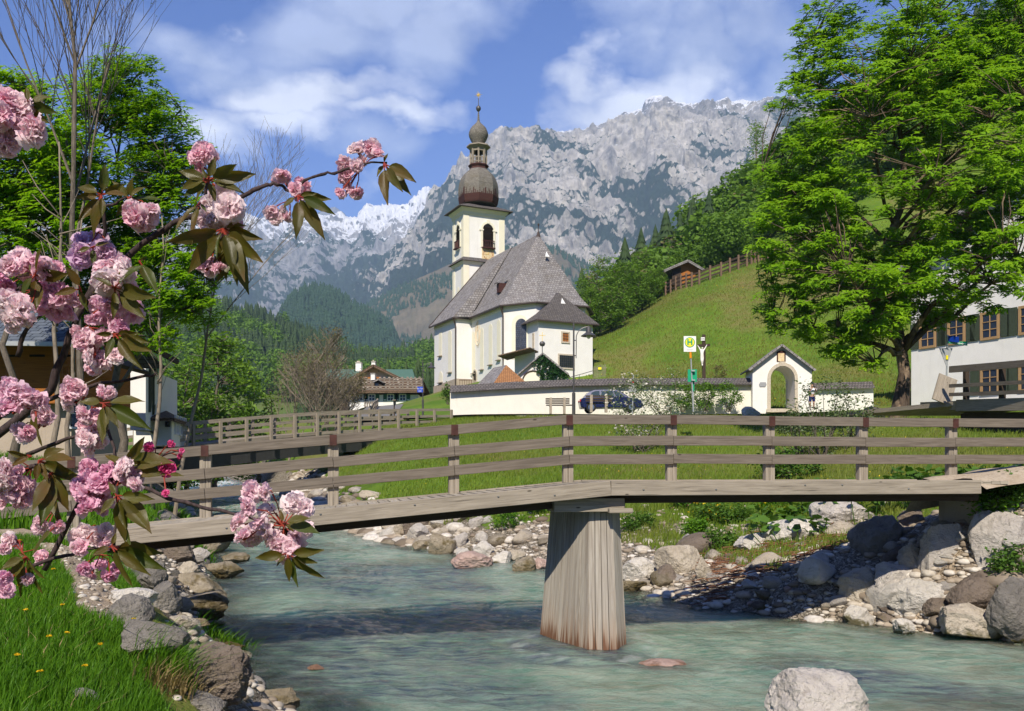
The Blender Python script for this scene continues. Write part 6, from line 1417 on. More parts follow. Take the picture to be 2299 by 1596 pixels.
def bare_tree(name, label, base, h, r, seed, mat, lean=(0, 0), spread=.42, levels=4, group=None, minr=.006, buds=None, first=.35, nbs=(15, 8, 5, 3)):
    rg = np.random.default_rng(seed); t_ = empty(name, tuple(base), label, 'tree', group); m = MB(); tips = []
    def grow(p, d, L, r, lv):
        n = 6 if lv == 0 else 4; P = [p]; q = p.copy(); dd = d.copy()
        for k in range(n):
            dd = dd+rg.normal(0, .06, 3)+np.array([0, 0, .05 if lv else 0]); dd /= np.linalg.norm(dd); q = q+dd*L/n; P.append(q.copy())
        rr = list(np.linspace(r, max(minr, r*.3), n+1)); m.tube([tuple(x) for x in P], rr, 8 if lv == 0 else (5 if lv == 1 else 3), cap=False)
        if lv >= levels-1: tips.append(q); return
        nb = nbs[min(lv, 3)]
        for k in range(nb):
            u = rg.uniform(first if lv == 0 else .2, 1); i = min(n-1, int(u*n)); pp = P[i]+(P[i+1]-P[i])*(u*n-i)
            a = rg.uniform(0, 2*math.pi); sd_ = np.array([math.cos(a), math.sin(a), 0]); nd = dd*(1-spread)+sd_*spread+np.array([0, 0, .25]); nd /= np.linalg.norm(nd)
            grow(pp, nd, L*(.62 if lv == 0 else .6)*(1.25-u*.7), max(minr, rr[i]*.55), lv+1)
    b = np.array(base, float); grow(b-np.array([0, 0, .3]), np.array([lean[0], lean[1], 1.0])/math.sqrt(1+lean[0]**2+lean[1]**2), h, r, 0)
    m.build('trunk', mat, t_, smooth=False)
    if buds:
        T_ = np.repeat(np.array(tips), buds[1], 0)+rng.normal(0, buds[2], (len(tips)*buds[1], 3)); leaves('crown', T_, buds[0], buds[3], t_, OVAL, 1.0)
    return t_
x = at(200, 0, 23)[0]; bare_tree('bare_tree', 'tall leafless tree reaching the top of the sky at the left', (x, 23, H1(x, 23)), 13.5, .10, 5, M['bark_thin'], (.0, 0), .36, 4, minr=.004, nbs=(9, 9, 6, 3), first=.45, buds=(.05, 2, .05, M['leaf_light']))
x = at(390, 0, 29)[0]; bare_tree('bare_tree', 'leafless tree with fine upright twigs leaning right beside the green maple', (x, 29, H1(x, 29)), 9.8, .07, 9, M['bark_pale'], (.16, 0), .45, 4, minr=.004, nbs=(9, 9, 6, 3), first=.6)
# valley trees behind the road bridge
def ground_at(px, D): x = at(px, 0, D)[0]; return (x, D, H1(x, D))
def round_tree(px, py0, wpx, D, lab, mat, per=30, nc=120, ls=.45, group=None, bm='bark_thin', seed=1, tmpl=OVAL, name='leafy_tree'):
    g = ground_at(px, D); zt = at(px, py0, D)[2]; h = zt-g[2]; rx = wpx/F*D/2
    return leafy(name, lab, 'tree', g, (g[0], D, zt-h*.1), [(g[0], D, g[2]+h*.58, rx, rx*.8, h*.42), (g[0]-rx*.3, D-1, g[2]+h*.33, rx*.8, rx*.7, h*.25)], nc, per, rx*.28+.3, ls, M[mat], M[bm], h*.014+.06, tmpl, group, 8, .75, seed, .2, .45, 1.0, .03)
round_tree(487, 742, 170, 62, 'round bright green willow across the river left of the farmhouse', 'leaf_light', 34, 260, .34, seed=2)
round_tree(418, 800, 120, 58, 'lower green willow beside the white outbuilding', 'leaf_light', 30, 150, .32, seed=3)
round_tree(575, 850, 110, 66, 'yellowish green riverside tree right of the round willow', 'leaf_light', 26, 110, .32, seed=4)
round_tree(390, 905, 110, 50, 'dark green bush behind the left end of the road bridge', 'leaf_shrub', 30, 60, .3, seed=8)
g = ground_at(648, 64); bare_tree('bare_tree', 'brown leafless tree with pale trunk between the willow and the farmhouse', g, (at(648, 765, 64)[2]-g[2])*.62, .10, 21, M['bark_pale'], (0, 0), .42, 4, nbs=(10, 5, 4, 2), first=.25, buds=(.14, 4, .3, M['leaf_brown']), minr=.008)
for k, (px, py, D) in enumerate(((700, 800, 62), (735, 830, 66), (775, 860, 70))):
    g = ground_at(px, D); bare_tree('bare_tree', ('reddish brown leafless shrub tree left of the farmhouse', 'thin brown leafless tree touching the farmhouse roof', 'small twiggy tree in front of the farmhouse shed')[k], g, at(px, py, D)[2]-g[2], .09, 30+k, M['bark_pale'], (0, 0), .55, 4, buds=(.14, 4, .25, M['leaf_brown']), minr=.012, first=.1)
# ------------------------------------------------------------------ merged forest masses
def conifer_template(nl=9, sp=9, seed=0):
    rg = np.random.default_rng(seed); V = []; Fc = []
    for k in range(nl):
        z1 = .1+.86*k/nl; r = .21*(1-k/nl)**.85+.012; b = len(V); V.append((0, 0, min(1, z1+.19)))
        for j in range(sp*2): a = 2*np.pi*(j+rg.uniform(-.3, .3))/(sp*2)+k; rr = r*(rg.uniform(.85, 1.25) if j % 2 == 0 else .5); V.append((rr*np.cos(a), rr*np.sin(a), z1-.035*(j % 2 == 0)+rg.uniform(-.01, .01)))
        for j in range(sp*2): Fc.append((b, b+1+j, b+1+(j+1) % (sp*2)))
    return np.array(V), np.array(Fc)
def far_conifer(): 
    V = [(0, 0, 1)]; Fc = []
    for k, (r, z) in enumerate(((.10, .62), (.16, .3), (.2, .02))):
        b = len(V)
        if k: V.append((0, 0, z+.5)); 
        ap = 0 if k == 0 else b; b = len(V)
        for j in range(6): a = 2*np.pi*j/6+k; rr = r*(1.15 if j % 2 else .75); V.append((rr*np.cos(a), rr*np.sin(a), z))
        for j in range(6): Fc.append((ap, b+j, b+(j+1) % 6))
    return np.array(V), np.array(Fc)
def broad_template(n=150, seed=0, card=.13):
    rg = np.random.default_rng(seed); V = []; Fc = []
    bl = [(0, 0, .6, .34, .34, .36)]+[(rg.uniform(-.2, .2), rg.uniform(-.2, .2), rg.uniform(.35, .8), .2, .2, .16) for _ in range(5)]
    for i in range(n):
        b = bl[rg.integers(len(bl))]; d = rg.normal(size=3); d /= np.linalg.norm(d); c = np.array(b[:3])+d*rg.uniform(.6, 1.05)*np.array(b[3:])
        nz = d+rg.normal(0, .5, 3)+np.array([0, 0, .4]); nz /= np.linalg.norm(nz); x = np.cross(nz, rg.normal(size=3)); x /= np.linalg.norm(x); y = np.cross(nz, x); s = card*rg.uniform(.6, 1.3); k = len(V)
        V += [c-x*s*.5, c-y*s*.4+nz*s*.1, c+x*s*.5, c+y*s*.4-nz*s*.1]; Fc.append((k, k+1, k+2, k+3))
    return np.array(V), np.array(Fc)
def scatter(name, tmpls, P, hs, ws, mat, label=None, parent=None):
    Vs = []; Fs = []; o = 0; P = np.asarray(P)
    ki = rng.integers(len(tmpls), size=len(P))
    for k, (T, Fc) in enumerate(tmpls):
        q = P[ki == k]; h = hs[ki == k]; w_ = ws[ki == k]; n = len(q)
        if n == 0: continue
        a = rng.uniform(0, 2*np.pi, n); ca, sa = np.cos(a)[:, None], np.sin(a)[:, None]; X = T[None, :, 0]*w_[:, None]; Y = T[None, :, 1]*w_[:, None]
        V = np.stack([X*ca-Y*sa, X*sa+Y*ca, np.repeat(T[None, :, 2], n, 0)*h[:, None]], -1)+q[:, None]; Vs.append(V.reshape(-1, 3)); Fs.append((np.arange(n)[:, None, None]*len(T)+Fc[None]).reshape(-1, Fc.shape[1])+o); o += n*len(T)
    ob = np_mesh(name, np.concatenate(Vs), np.concatenate(Fs), mat, parent)
    return tag(ob, label, 'forest' if label else None, kind='stuff' if label else None)
CT = [conifer_template(seed=s) for s in range(4)]; FC = [far_conifer()]; BT = [broad_template(300, s, .085) for s in range(5)]; BT2 = [broad_template(620, s+20, .052) for s in range(4)]
# hill sheets in the middle distance
def hill_mat(name, a, b, c3=None):
    t = NT(name); p = t.pos(); n = t.noise(p, .008, 6, .65); n2 = t.noise(p, .05, 6, .7); c = t.mix(t.mr(n, .35, .65), a, b); c = t.mix(t.mr(n2, .45, .7, 0, .5), c, c3 or tuple(x*.6 for x in a)); M[name] = t.end(t.pr(c, .95, t.bump(n2, 1.0, 4), .1))
hill_mat('hill_forest', (.020, .045, .022), (.035, .07, .028)); hill_mat('hill_meadow', (.11, .095, .065), (.16, .135, .09), (.07, .08, .04))
hill_mat('hill_valley', (.05, .10, .02), (.10, .15, .03), (.12, .11, .05))
Hh1 = [(540,1010),(620,800),(635,700),(660,665),(690,648),(720,645),(755,660),(800,690),(850,718),(880,735),(905,800),(960,840),(1100,880),(1250,900)]
o1, g1 = range_mesh('forest_hill', Hh1, 1000, 1500, 930, M['hill_forest'], 'rounded hill covered in blue green forest', 12, .008, 300, 90, 12); o1['category'] = 'hill'
Hh2 = [(700,800),(790,715),(830,683),(880,655),(940,628),(1000,600),(1100,560),(1250,560),(1400,640)]
o2, g2 = range_mesh('meadow_ridge', Hh2, 1500, 2200, 900, M['hill_meadow'], 'brownish alpine meadow ridge with scattered forest', 16, .005, 300, 90, 14); o2['category'] = 'hill'
Hh3 = [(-900,640),(-300,640),(0,650),(300,690),(420,715),(480,700),(560,715),(640,740),(720,775),(800,812),(880,822),(960,800),(1050,790),(1200,800),(1400,830)]
o3, g3 = range_mesh('valley_slope', Hh3, 330, 720, 960, M['hill_valley'], 'forested valley slope behind the river trees', 5, .02, 300, 90, 16); o3['category'] = 'hill'
def on_grid(g, n, v0=0, v1=1, u0=0, u1=1):
    x, y, z = g; nv = 90; a = rng.integers(int(v0*(nv-1)), int(v1*(nv-1)), n); b = rng.integers(int(u0*(x.shape[1]-2)), int(u1*(x.shape[1]-2)), n); f = rng.uniform(0, 1, (n, 1)); e = rng.uniform(0, 1, (n, 1))
    P = np.stack([x, y, z], -1); return P[a, b]*(1-f)*(1-e)+P[a+1, b]*f*(1-e)+P[a, b+1]*(1-f)*e+P[a+1, b+1]*f*e
P = on_grid(g1, 5200); h = rng.uniform(9, 16, len(P)); scatter('hill_forest', FC, P-np.array([0, 0, 1]), h, h*1.3, M['leaf_conifer_far'], 'dense conifer forest on the rounded hill')
P = on_grid(g2, 9000); nn = fbm(P*.004, 3); P = P[(nn > .02) | (P[:, 2] > 9e9)][:3800]; h = rng.uniform(9, 16, len(P)); scatter('ridge_forest', FC, P-np.array([0, 0, 1]), h, h*1.3, M['leaf_conifer_far'], 'scattered conifer woods on the brown meadow ridge')
P = on_grid(g3, 4200, .1, 1, .18, 1); mk = fbm(P*.012, 2)+P[:, 2]*.002; Pc = P[mk > .16]; Pb = P[mk <= .16]
h = rng.uniform(9, 17, len(Pc)); scatter('valley_conifers', CT, Pc[:2200]-np.array([0, 0, .5]), h[:2200], h[:2200]*1.0, M['leaf_conifer'], 'dark conifer forest on the slope behind the farmhouses')
Pb = Pb[:1300]; h = rng.uniform(9, 16, len(Pb)); scatter('valley_broadleaf', BT, Pb-np.array([0, 0, .5]), h, h*1.1, M['leaf_forest'], 'spring green broadleaf trees among the conifers of the valley')
# conifers right behind the farmhouses
for k in range(26):
    px = 690+k*12+R.uniform(-8, 8); D = R.uniform(150, 190); zt = at(px, R.uniform(785, 840) if px > 860 else R.uniform(800, 850), D)[2]; g = ground_at(px, D); h = max(8, zt-g[2])
    t_ = empty('spruce_tree', g, 'dark spruce in the row behind the farmhouses', 'tree', 'spruces behind the farmhouses'); scatter('crown', [conifer_template(13, 11, k)], np.array([[g[0], g[1], g[2]-.2]]), np.array([h]), np.array([h*.8]), M['leaf_conifer'], parent=t_)
    MB().tube([g, (g[0], g[1], g[2]+h*.3)], [.25, .15], 6).build('trunk', M['bark_maple'], t_)
# ------------------------------------------------------------------ wood on the slope to the right
def slope_pts(n, x0, x1, y0, y1, cond):
    P = np.stack([rng.uniform(x0, x1, n), rng.uniform(y0, y1, n)], 1); P = P[cond(P[:, 0], P[:, 1])]; return np.concatenate([P, H(P[:, 0], P[:, 1])[:, None]], 1)
fx_ = np.array([p[0] for p in fpt]); fy_ = np.array([p[1] for p in fpt])
def above(x, y): return y > np.interp(x, [0, 8, 14, fx_[0], *fx_[1:], 80, 140, 300], [150, 142, 135, fy_[0]+6, *(fy_[1:]+8), fy_[-1]+4, 130, 130])
P = slope_pts(5200, 6, 330, 120, 330, above); px_ = CX+P[:, 0]/P[:, 1]*F; P = P[(px_ > 1290) & ~((np.abs(px_-1540) < 75) & (P[:, 1] < BARN_D+12))]
P = P[np.argsort(P[:, 1])][:1700]
kind = fbm(P*.03, 2)+rng.normal(0, .12, len(P))
A1, A2, A3 = P[kind < .12], P[(kind >= .12) & (kind < .3)], P[kind >= .3]
h = rng.uniform(6, 11, len(A1)); nb_ = 330; scatter('slope_broadleaf', BT2, A1[:nb_]-np.array([0, 0, .8]), h[:nb_], h[:nb_]*1.25, M['leaf_forest'], 'nearer spring green broadleaf trees of the wood on the right slope'); scatter('slope_broadleaf', BT, A1[nb_:]-np.array([0, 0, .8]), h[nb_:], h[nb_:]*1.25, M['leaf_forest'], 'spring green broadleaf wood covering the steep slope on the right')
h = rng.uniform(6, 10, len(A2)); scatter('slope_brown_trees', BT, A2-np.array([0, 0, .8]), h, h*1.1, M['leaf_brown'], 'brown trees not yet in leaf among the wood on the right slope')
h = rng.uniform(9, 15, len(A3)); scatter('slope_conifers', CT, A3-np.array([0, 0, .8]), h, h, M['leaf_conifer'], 'dark conifers among the wood on the right slope')
# individually readable trees at the near edge of that wood
k = 0
for px, py, w, D, mat in ((1345, 575, 95, 128, 'leaf_light'), (1400, 590, 90, 126, 'leaf_light'), (1372, 640, 80, 118, 'leaf_forest'), (1325, 650, 60, 120, 'leaf_forest'), (1440, 610, 80, 130, 'leaf_forest'), (1480, 600, 70, 138, 'leaf_light'), (1450, 550, 70, 150, 'leaf_forest'), (1545, 555, 70, 160, 'leaf_light'), (1600, 530, 80, 165, 'leaf_forest'), (1660, 510, 80, 165, 'leaf_light')):
    lab = ['bright green bushy tree', 'broad green tree', 'dense darker green tree', 'small green tree', 'mid green tree', 'light green tree', 'round green tree', 'pale green tree', 'dark green tree', 'yellow green tree'][k]+[' right of the church roof', ' just left of the meadow edge', ' above the annex corner', ' closest to the church roof corner', ' left of the log barn', ' beside the left end of the meadow fence', ' above the log barn on its left', ' straight above the log barn', ' above the meadow fence right of the barn', ' above the fence near the maple'][k]
    round_tree(px, py, w, D, lab, mat, 46, 120, .34, seed=50+k, name='broadleaf_tree'); k += 1
g = ground_at(1549, 165); h = at(0, 448, 165)[2]-g[2]; t_ = empty('spruce_tree', g, 'single pointed dark spruce standing out of the wood above the log barn', 'tree'); scatter('crown', [conifer_template(15, 12, 3)], np.array([[g[0], g[1], g[2]]]), np.array([h]), np.array([h*.55]), M['leaf_conifer'], parent=t_)
g = ground_at(1697, 220); h = at(0, 270, 220)[2]-g[2]; t_ = empty('larch_tree', g, 'tall thin pale green larch rising against the mountain beside the maple', 'tree'); C_ = clumps([(g[0], g[1], g[2]+h*.7, h*.10, h*.1, h*.3)], 60); leaves('crown', np.repeat(C_, 14, 0)+rng.normal(0, .8, (840, 3)), .55, M['leaf_light'], t_, OVAL, 1.0); MB().tube([g, (g[0], g[1], g[2]+h)], [.3, .05], 6).build('trunk', M['bark_pale'], t_)

# ------------------------------------------------------------------ shrubs
def shrub(name, label, c, r, nc, per, ls, mat, stems=8, tmpl=OVAL, cat='shrub', flowers=None, group=None, cr=None, tilt=1.0, sm='bark_thin', fl_sz=.09):
    """c base, r=(rx,ry,h)"""
    t_ = empty(name, tuple(c), label, cat, group); c = np.array(c, float); C_ = clumps([(c[0], c[1], c[2]+r[2]*.55, r[0], r[1], r[2]*.5)], nc, .2); m = MB()
    for k in range(stems):
        q = C_[rng.integers(nc)]; b = c+np.array([rng.uniform(-.2, .2)*r[0], rng.uniform(-.2, .2)*r[1], -.1]); m.tube([tuple(b), tuple((b+q)/2+rng.normal(0, .06, 3)), tuple(q)], [.03, .018, .006], 4)
    m.build('stem', M[sm], t_); cr = cr or min(r)*.3
    Q = np.repeat(C_, per, 0)+rng.normal(0, cr*.6, (nc*per, 3)); leaves('foliage', Q, ls, M[mat], t_, tmpl, tilt)
    if flowers:
        Q = C_[rng.integers(nc, size=flowers[0])]+rng.normal(0, cr*.8, (flowers[0], 3)); Q[:, 2] = np.maximum(Q[:, 2], c[2]+.05)
        leaves('blossom', np.repeat(Q, 3, 0)+rng.normal(0, .02, (len(Q)*3, 3)), fl_sz, M[flowers[1]], t_, OVAL, 1.2)
    return t_
g = hit(1430, 1005, 15, 60); shrub('flowering_shrub', 'shrub covered in white blossoms rising behind the footbridge railing before the car', (g[0], g[1]-1, g[2]-.3), (1.7, 1.2, 3.3), 110, 24, .11, 'leaf_grey', 16, flowers=(280, 'flower_white'), fl_sz=.13, cr=.28)
shrub('flowering_shrub', 'sparse young shrub with white flowers by the churchyard wall', at(1490, 930, 44), (1.6, .6, 2.2), 60, 16, .11, 'leaf_grey', 10, flowers=(70, 'flower_white'), fl_sz=.09, cr=.22)
for k, (px, w) in enumerate(((1530, 45), (1582, 40), (1635, 42))):
    D = 60.5; shrub('espalier_shrub', ('green espalier shrub on the wall left of the bus stop pole', 'green espalier shrub on the wall beside the timetable board', 'green espalier shrub on the wall nearest the gatehouse')[k], at(px, 921, D), (w/F*D*.7, .3, 1.85), 60, 26, .15, 'leaf_espalier', 8, cr=.2)
g = hit(1850, 1010, 15, 60); 
for k, (px, D, y0, wd) in enumerate(((1800, 34, 905, 1.0), (1850, 33, 850, 1.3), (1905, 34, 880, 1.1))):
    g = ground_at(px, D); hh = at(0, y0, D)[2]-g[2]; shrub('young_fruit_tree', ('loose grey green sapling in front of the gate arch', 'tallest loose sapling right of the gatehouse', 'loose sapling between the gatehouse and the maple trunk')[k], g, (wd, .9, hh), 60, 18, .13, 'leaf_grey', 16, cat='young tree', cr=.22)
g = ground_at(1765, 30); shrub('garden_shrub', 'low leafy shrub behind the third railing bay from the right', g, (1.2, .8, 1.0), 60, 26, .15, 'leaf_shrub', 10, cr=.2)
# ivy on the chapel
C_ = []
for _ in range(1500):
    x = R.uniform(1192, 1274); y = R.uniform(797, 866)
    if y < 795+abs(x-1218)*.82: continue
    if x < 1212 and y > 838: continue
    if x < 1204 and y > 815+R.uniform(0, 12): continue
    C_.append(at(x, y, 85.85-R.random()*.25))
iv_ = leaves('ivy', np.array(C_), .34, M['leaf_ivy'], iv, OVAL, 1.3)
# dark garden bush & dwarf conifer behind the wall
shrub('dwarf_conifer', 'small brownish bush behind the churchyard wall right of the crucifix', at(1615, 858, 70), (.5, .5, 1.3), 24, 24, .14, 'leaf_brown', 4, cr=.2, cat='bush')
shrub('garden_bush', 'small round green bush at the left corner of the churchyard wall', at(1005, 905, 62), (.45, .45, 1.3), 24, 24, .16, 'leaf_shrub', 4, cr=.2, cat='bush')
# big leaved plants by the right bank and behind the railing
def leafplant(c, r, n, s, lab, mat='leaf_shrub', group=None):
    t_ = empty('butterbur_plant', tuple(c), lab, 'plant', group); P = np.stack([rng.normal(0, r, n), rng.normal(0, r*.7, n), rng.uniform(.1, .5, n)], 1)+np.array(c); leaves('foliage', P, s, M[mat], t_, (np.array([(-.5, 0, .1), (-.2, -.42, .0), (.35, -.3, -.08), (.5, 0, -.12), (.35, .3, -.08), (-.2, .42, 0)]), np.array([(0, 1, 2, 3, 4, 5)])), .5); m = MB()
    for q in P[::3]: m.tube([tuple((q[0]*.8+c[0]*.2, q[1], c[2]-.1)), tuple(q)], .01, 4)
    m.build('stem', M['leaf_shrub'], t_)
for k in range(11):
    px = 1755+k*42; D = 19+R.uniform(0, 5); g = ground_at(px, D); leafplant((g[0], g[1], g[2]), .45, 80, .22, 'clump of broad green leaves behind the right half of the railing', group='broad leaved plants behind the railing')
# ------------------------------------------------------------------ grass (uncountable)
def blades(name, P, h, w, mat, label, lean=.35, tag_='grass', wind=(.15, 0)):
    n = len(P); a = rng.uniform(0, 2*np.pi, n); hh = h*rng.uniform(.5, 1.3, n); ww = w*rng.uniform(.7, 1.3, n); dx, dy = np.cos(a), np.sin(a); b = rng.uniform(0, 2*np.pi, n); L = hh*np.abs(rng.normal(0, lean, n))
    ox, oy = np.cos(b)*L+wind[0]*hh, np.sin(b)*L+wind[1]*hh
    V = np.empty((n, 5, 3)); s = np.stack([dx*ww/2, dy*ww/2, np.zeros(n)], 1)
    V[:, 0] = P-s; V[:, 1] = P+s; m_ = P+np.stack([ox*.35, oy*.35, hh*.6], 1); V[:, 2] = m_+s*.7; V[:, 3] = m_-s*.7; V[:, 4] = P+np.stack([ox, oy, hh*.95], 1); V[:, :2, 2] -= .02
    i = np.arange(n)[:, None]*5; return tag(np_mesh(name, V.reshape(-1, 3), [i+np.array([0, 1, 2, 3]), i+np.array([3, 2, 4])], mat), label, tag_, kind='stuff')
def pts_polar(n, a0, a1, r0, r1, pw=1.0):
    a = np.radians(rng.uniform(a0, a1, n)); r = r0+(r1-r0)*rng.uniform(0, 1, n)**pw; return r*np.sin(a), r*np.cos(a)
def keep(x, y, marg, px=None):
    d = np.maximum(XL(y)-x, x-XR(y)); return (d > marg) & (np.minimum(dline(x, y, LPATH), dline(x, y, RPATH)) > 1.0) & (dline(x, y, ROAD) > 2.0)
x, y = pts_polar(150000, -42, -12, 3.2, 12, .8); dl = XL(y)-x; k = (XL(y)-x > 1.5) & (np.minimum(dline(x, y, LPATH), 9) > 1.0) & (dline(x, y, STRIP) > .22) & (perlin(v3(x*.9, y*.9))*.4+dl > 1.62)
x, y = x[k], y[k]; P = np.stack([x, y, H(x, y)], 1); blades('bank_grass', P, .12, .008, M['blade_grass'], 'lush green grass on the near left bank')
x, y = pts_polar(60000, -52, -12, 12, 40); k = keep(x, y, 1.5) & (XL(y)-x > 1.2); P = np.stack([x[k], y[k], H(x[k], y[k])], 1); blades('bank_grass', P, .28, .03, M['blade_grass'], 'green grass on the left bank beyond the footbridge')
x, y = pts_polar(150000, -14, 32, 21, 57, .9); gs = x-XR(y); k = keep(x, y, 1.6) & (gs > 0) & (gs+perlin(v3(x*.4, y*.4, 2))*1.8 > 2.5); P = np.stack([x[k], y[k], H(x[k], y[k])], 1); blades('meadow_grass', P, .17, .022, M['blade_meadow'], 'green grass slope between the river and the churchyard wall')
x, y = pts_polar(130000, -2, 36, 66, 145, .9); k = (x > 8) & (y > 64) & ~above(x, y-4); P = np.stack([x[k], y[k], H(x[k], y[k])], 1); blades('hillside_grass', P, .22, .07, M['blade_hill'], 'long green grass of the steep hillside meadow')
x, y = pts_polar(60000, 2, 34, 13, 26); gs = x-XR(y); k = keep(x, y, 1.5) & (fbm(v3(x*.5, y*.5, 6), 2) > -.02) & (gs > 1.9) & (gs < 9); P = np.stack([x[k], y[k], H(x[k], y[k])], 1); blades('shore_grass', P, .22, .02, M['blade_meadow'], 'patchy grass on the right river bank')
k = rng.random(len(P)) < .5; x, y = pts_polar(9000, -42, -12, 3.2, 12, .8); k = (XL(y)-x > 1.5) & (dline(x, y, LPATH) > 1.0) & (dline(x, y, STRIP) > .22) & (fbm(v3(x*1.2, y*1.2, 4), 2) > -.1); P = np.stack([x[k], y[k], H(x[k], y[k])], 1)
blades('dry_grass', P[::3], .12, .007, M['blade_dry'], 'scattered dry blades in the near grass', .8)
Q = P[1::2]+np.array([0, 0, .045]); tag(leaves('clover', Q, .035, M['leaf_shrub'], None, OVAL, .5), 'low broad leaved weeds in the near grass', 'ground cover', kind='stuff')
# grass tufts with dry skirt on the left bank, green herb tufts on the right one
for k, (px, py, lab, dryc) in enumerate(((375, 1530, 'long green grass tuft leaning over the dark boulder, with straw at its foot', 1), (345, 1490, 'green grass tuft above the straw on the near left bank', 0), (505, 1452, 'small green tuft with a yellow flower between the left boulders', 0), (420, 1170, 'grass tuft overhanging the left bank under the bridge end', 0), (415, 1215, 'second grass tuft below the bridge beam on the left bank', 0))):
    g = hit(px, py, 3, 30); n = 300; P = np.stack([g[0]+rng.normal(0, .09*g[1]/6, n), g[1]+rng.normal(0, .09*g[1]/6, n), np.full(n, 0.)], 1); P[:, 2] = H(P[:, 0], P[:, 1]); t_ = empty('grass_tuft', g, lab, 'grass tuft')
    o = blades('blade_mass', P, .27, .010*g[1]/6, M['blade_grass'], None, .6, None, (.5, -.1)); o.parent = t_; o.matrix_parent_inverse = wm(t_).inverted()
    for kk in ('kind',): o[kk] = 'stuff'
    if dryc: P2 = P+np.array([.05, -.12, -.06]); o = blades('straw', P2, .22, .010, M['blade_dry'], None, .5, None, (.5, -.5)); o.parent = t_; o.matrix_parent_inverse = wm(t_).inverted(); o['kind'] = 'stuff'
# dandelions, counted
n = 0
for px, py in ((12, 1388), (58, 1423), (38, 1535), (69, 1333), (69, 1338), (120, 1322), (45, 1362), (110, 1488), (140, 1410), (225, 1505), (5, 1240), (45, 1250), (150, 1478), (90, 1575), (190, 1560), (300, 1440)):
    g = hit(px, py, 3, 20); h = .17; t_ = empty('dandelion', g, 'yellow dandelion flower in the grass of the near left bank', 'flower', 'dandelions in the near grass')
    MB().tube([g, (g[0], g[1], g[2]+h)], .003, 5).build('stem', M['leaf_shrub'], t_); Q_ = rng.normal(0, 1, (46, 3)); Q_ /= np.linalg.norm(Q_, axis=1)[:, None]; Q_[:, 2] = np.abs(Q_[:, 2])*.5; leaves('flower_head', Q_*.015+np.array([g[0], g[1], g[2]+h]), .014, M['flower_yellow'], t_, OVAL, .9)
x, y = pts_polar(9000, -8, 30, 22, 56, 1); k = keep(x, y, 3) & (x-XR(y) > 3) & (fbm(v3(x*.15, y*.15, 3), 2) > .0); P = np.stack([x[k], y[k], H(x[k], y[k])+.22], 1)[:900]; tag(leaves('meadow_flowers', P, .06, M['flower_yellow'], None, OVAL, .5), 'tiny yellow flowers speckling the grass slope', 'flowers', kind='stuff')
x, y = pts_polar(9000, 4, 30, 70, 130, 1); k = (fbm(v3(x*.06, y*.06, 13), 2) > .15) & ~above(x, y-4); P = np.stack([x[k], y[k], H(x[k], y[k])+.3], 1)[:500]; tag(leaves('hillside_flowers', P, .16, M['flower_yellow'], None, OVAL, .5), 'yellow flowers speckling the hillside meadow', 'flowers', kind='stuff')
# herb cushions on the gravel shore
cush = [(2190, 1118, .3, 'leaf_shrub', 'weedy clump beside the right end of the edge beam', None), (2240, 1165, .35, 'blade_grass', 'grassy clump on the slope above the largest pale boulder', None), (2292, 1100, .4, 'blade_grass', 'green clump at the right edge beside the gravel path', None), (1600, 1165, .55, 'leaf_shrub', 'green herb cushion with yellow flowers under the middle of the beam', 'flower_yellow'), (1650, 1170, .5, 'leaf_shrub', 'dark green cushion plant at the top of the gravel bank', None), (1620, 1235, .35, 'leaf_shrub', 'dark green cushion plant half way down the gravel bank', None), (1430, 1190, .45, 'leaf_shrub', 'green herb clump just right of the wooden pier', None), (1910, 1135, .35, 'leaf_shrub', 'green tuft with yellow flowers by the pale boulders', 'flower_yellow'), (1140, 1185, .5, 'blade_grass', 'green grass clump on the bank left of the pier', None), (1215, 1150, .5, 'blade_grass', 'green grass clump right behind the pier head', None), (1545, 1140, .45, 'blade_grass', 'green clump with pink flowers on the gravel bank', 'flower_pink'), (1740, 1140, .4, 'blade_grass', 'green clump above the white boulders', 'flower_yellow'), (2270, 1130, .5, 'leaf_shrub', 'green weeds on the gravel slope by the right end of the bridge', None), (2285, 1290, .45, 'leaf_shrub', 'leafy green plant hanging over the boulders at the right edge', None), (1560, 1205, .3, 'blade_grass', 'small green clump left of the cushion plants', None)]
for px, py, r, mt, lab, fl in cush:
    g = hit(px, py, 8, 60); shrub('herb_clump', lab, (g[0], g[1], g[2]-.05), (r, r*.8, .45), 30, 40, .085, mt, 4, cat='plant', cr=.14, flowers=(60, fl) if fl else None, fl_sz=.06, sm='leaf_shrub')
# ------------------------------------------------------------------ rocks
def ico(n):
    bm = bmesh.new(); bmesh.ops.create_icosphere(bm, subdivisions=n, radius=1.0); V = np.array([v.co[:] for v in bm.verts]); Fc = np.array([[v.index for v in f.verts] for f in bm.faces]); bm.free(); return V, Fc
ICO = {k: ico(k) for k in (2, 3, 4, 5, 6)}
def rock_verts(seed, lv=4, cuts=13, round_=.5, rough=1.0):
    rg = np.random.default_rng(seed); V, Fc = ICO[lv]; V = V.copy(); V = V*(1+.22*fbm(V*.8+seed*3.1, 2)[:, None])
    for k in range(cuts):
        n = rg.normal(size=3); n /= np.linalg.norm(n); o = rg.uniform(.40, .78)+.22*round_; d = V@n-o; V = V-np.where(d > 0, d, 0)[:, None]*n*(.97-.3*round_)
    n = V/np.linalg.norm(V, axis=1)[:, None]
    V = V+n*(fbm(V*2.2+seed, 4, True)*.045*rough+fbm(V*6+seed, 3)*.04*rough)[:, None]
    mn, mx_ = V.min(0), V.max(0); return (V-(mn+mx_)/2)/((mx_-mn)/2), Fc
SMOOTH_A = math.radians(38)
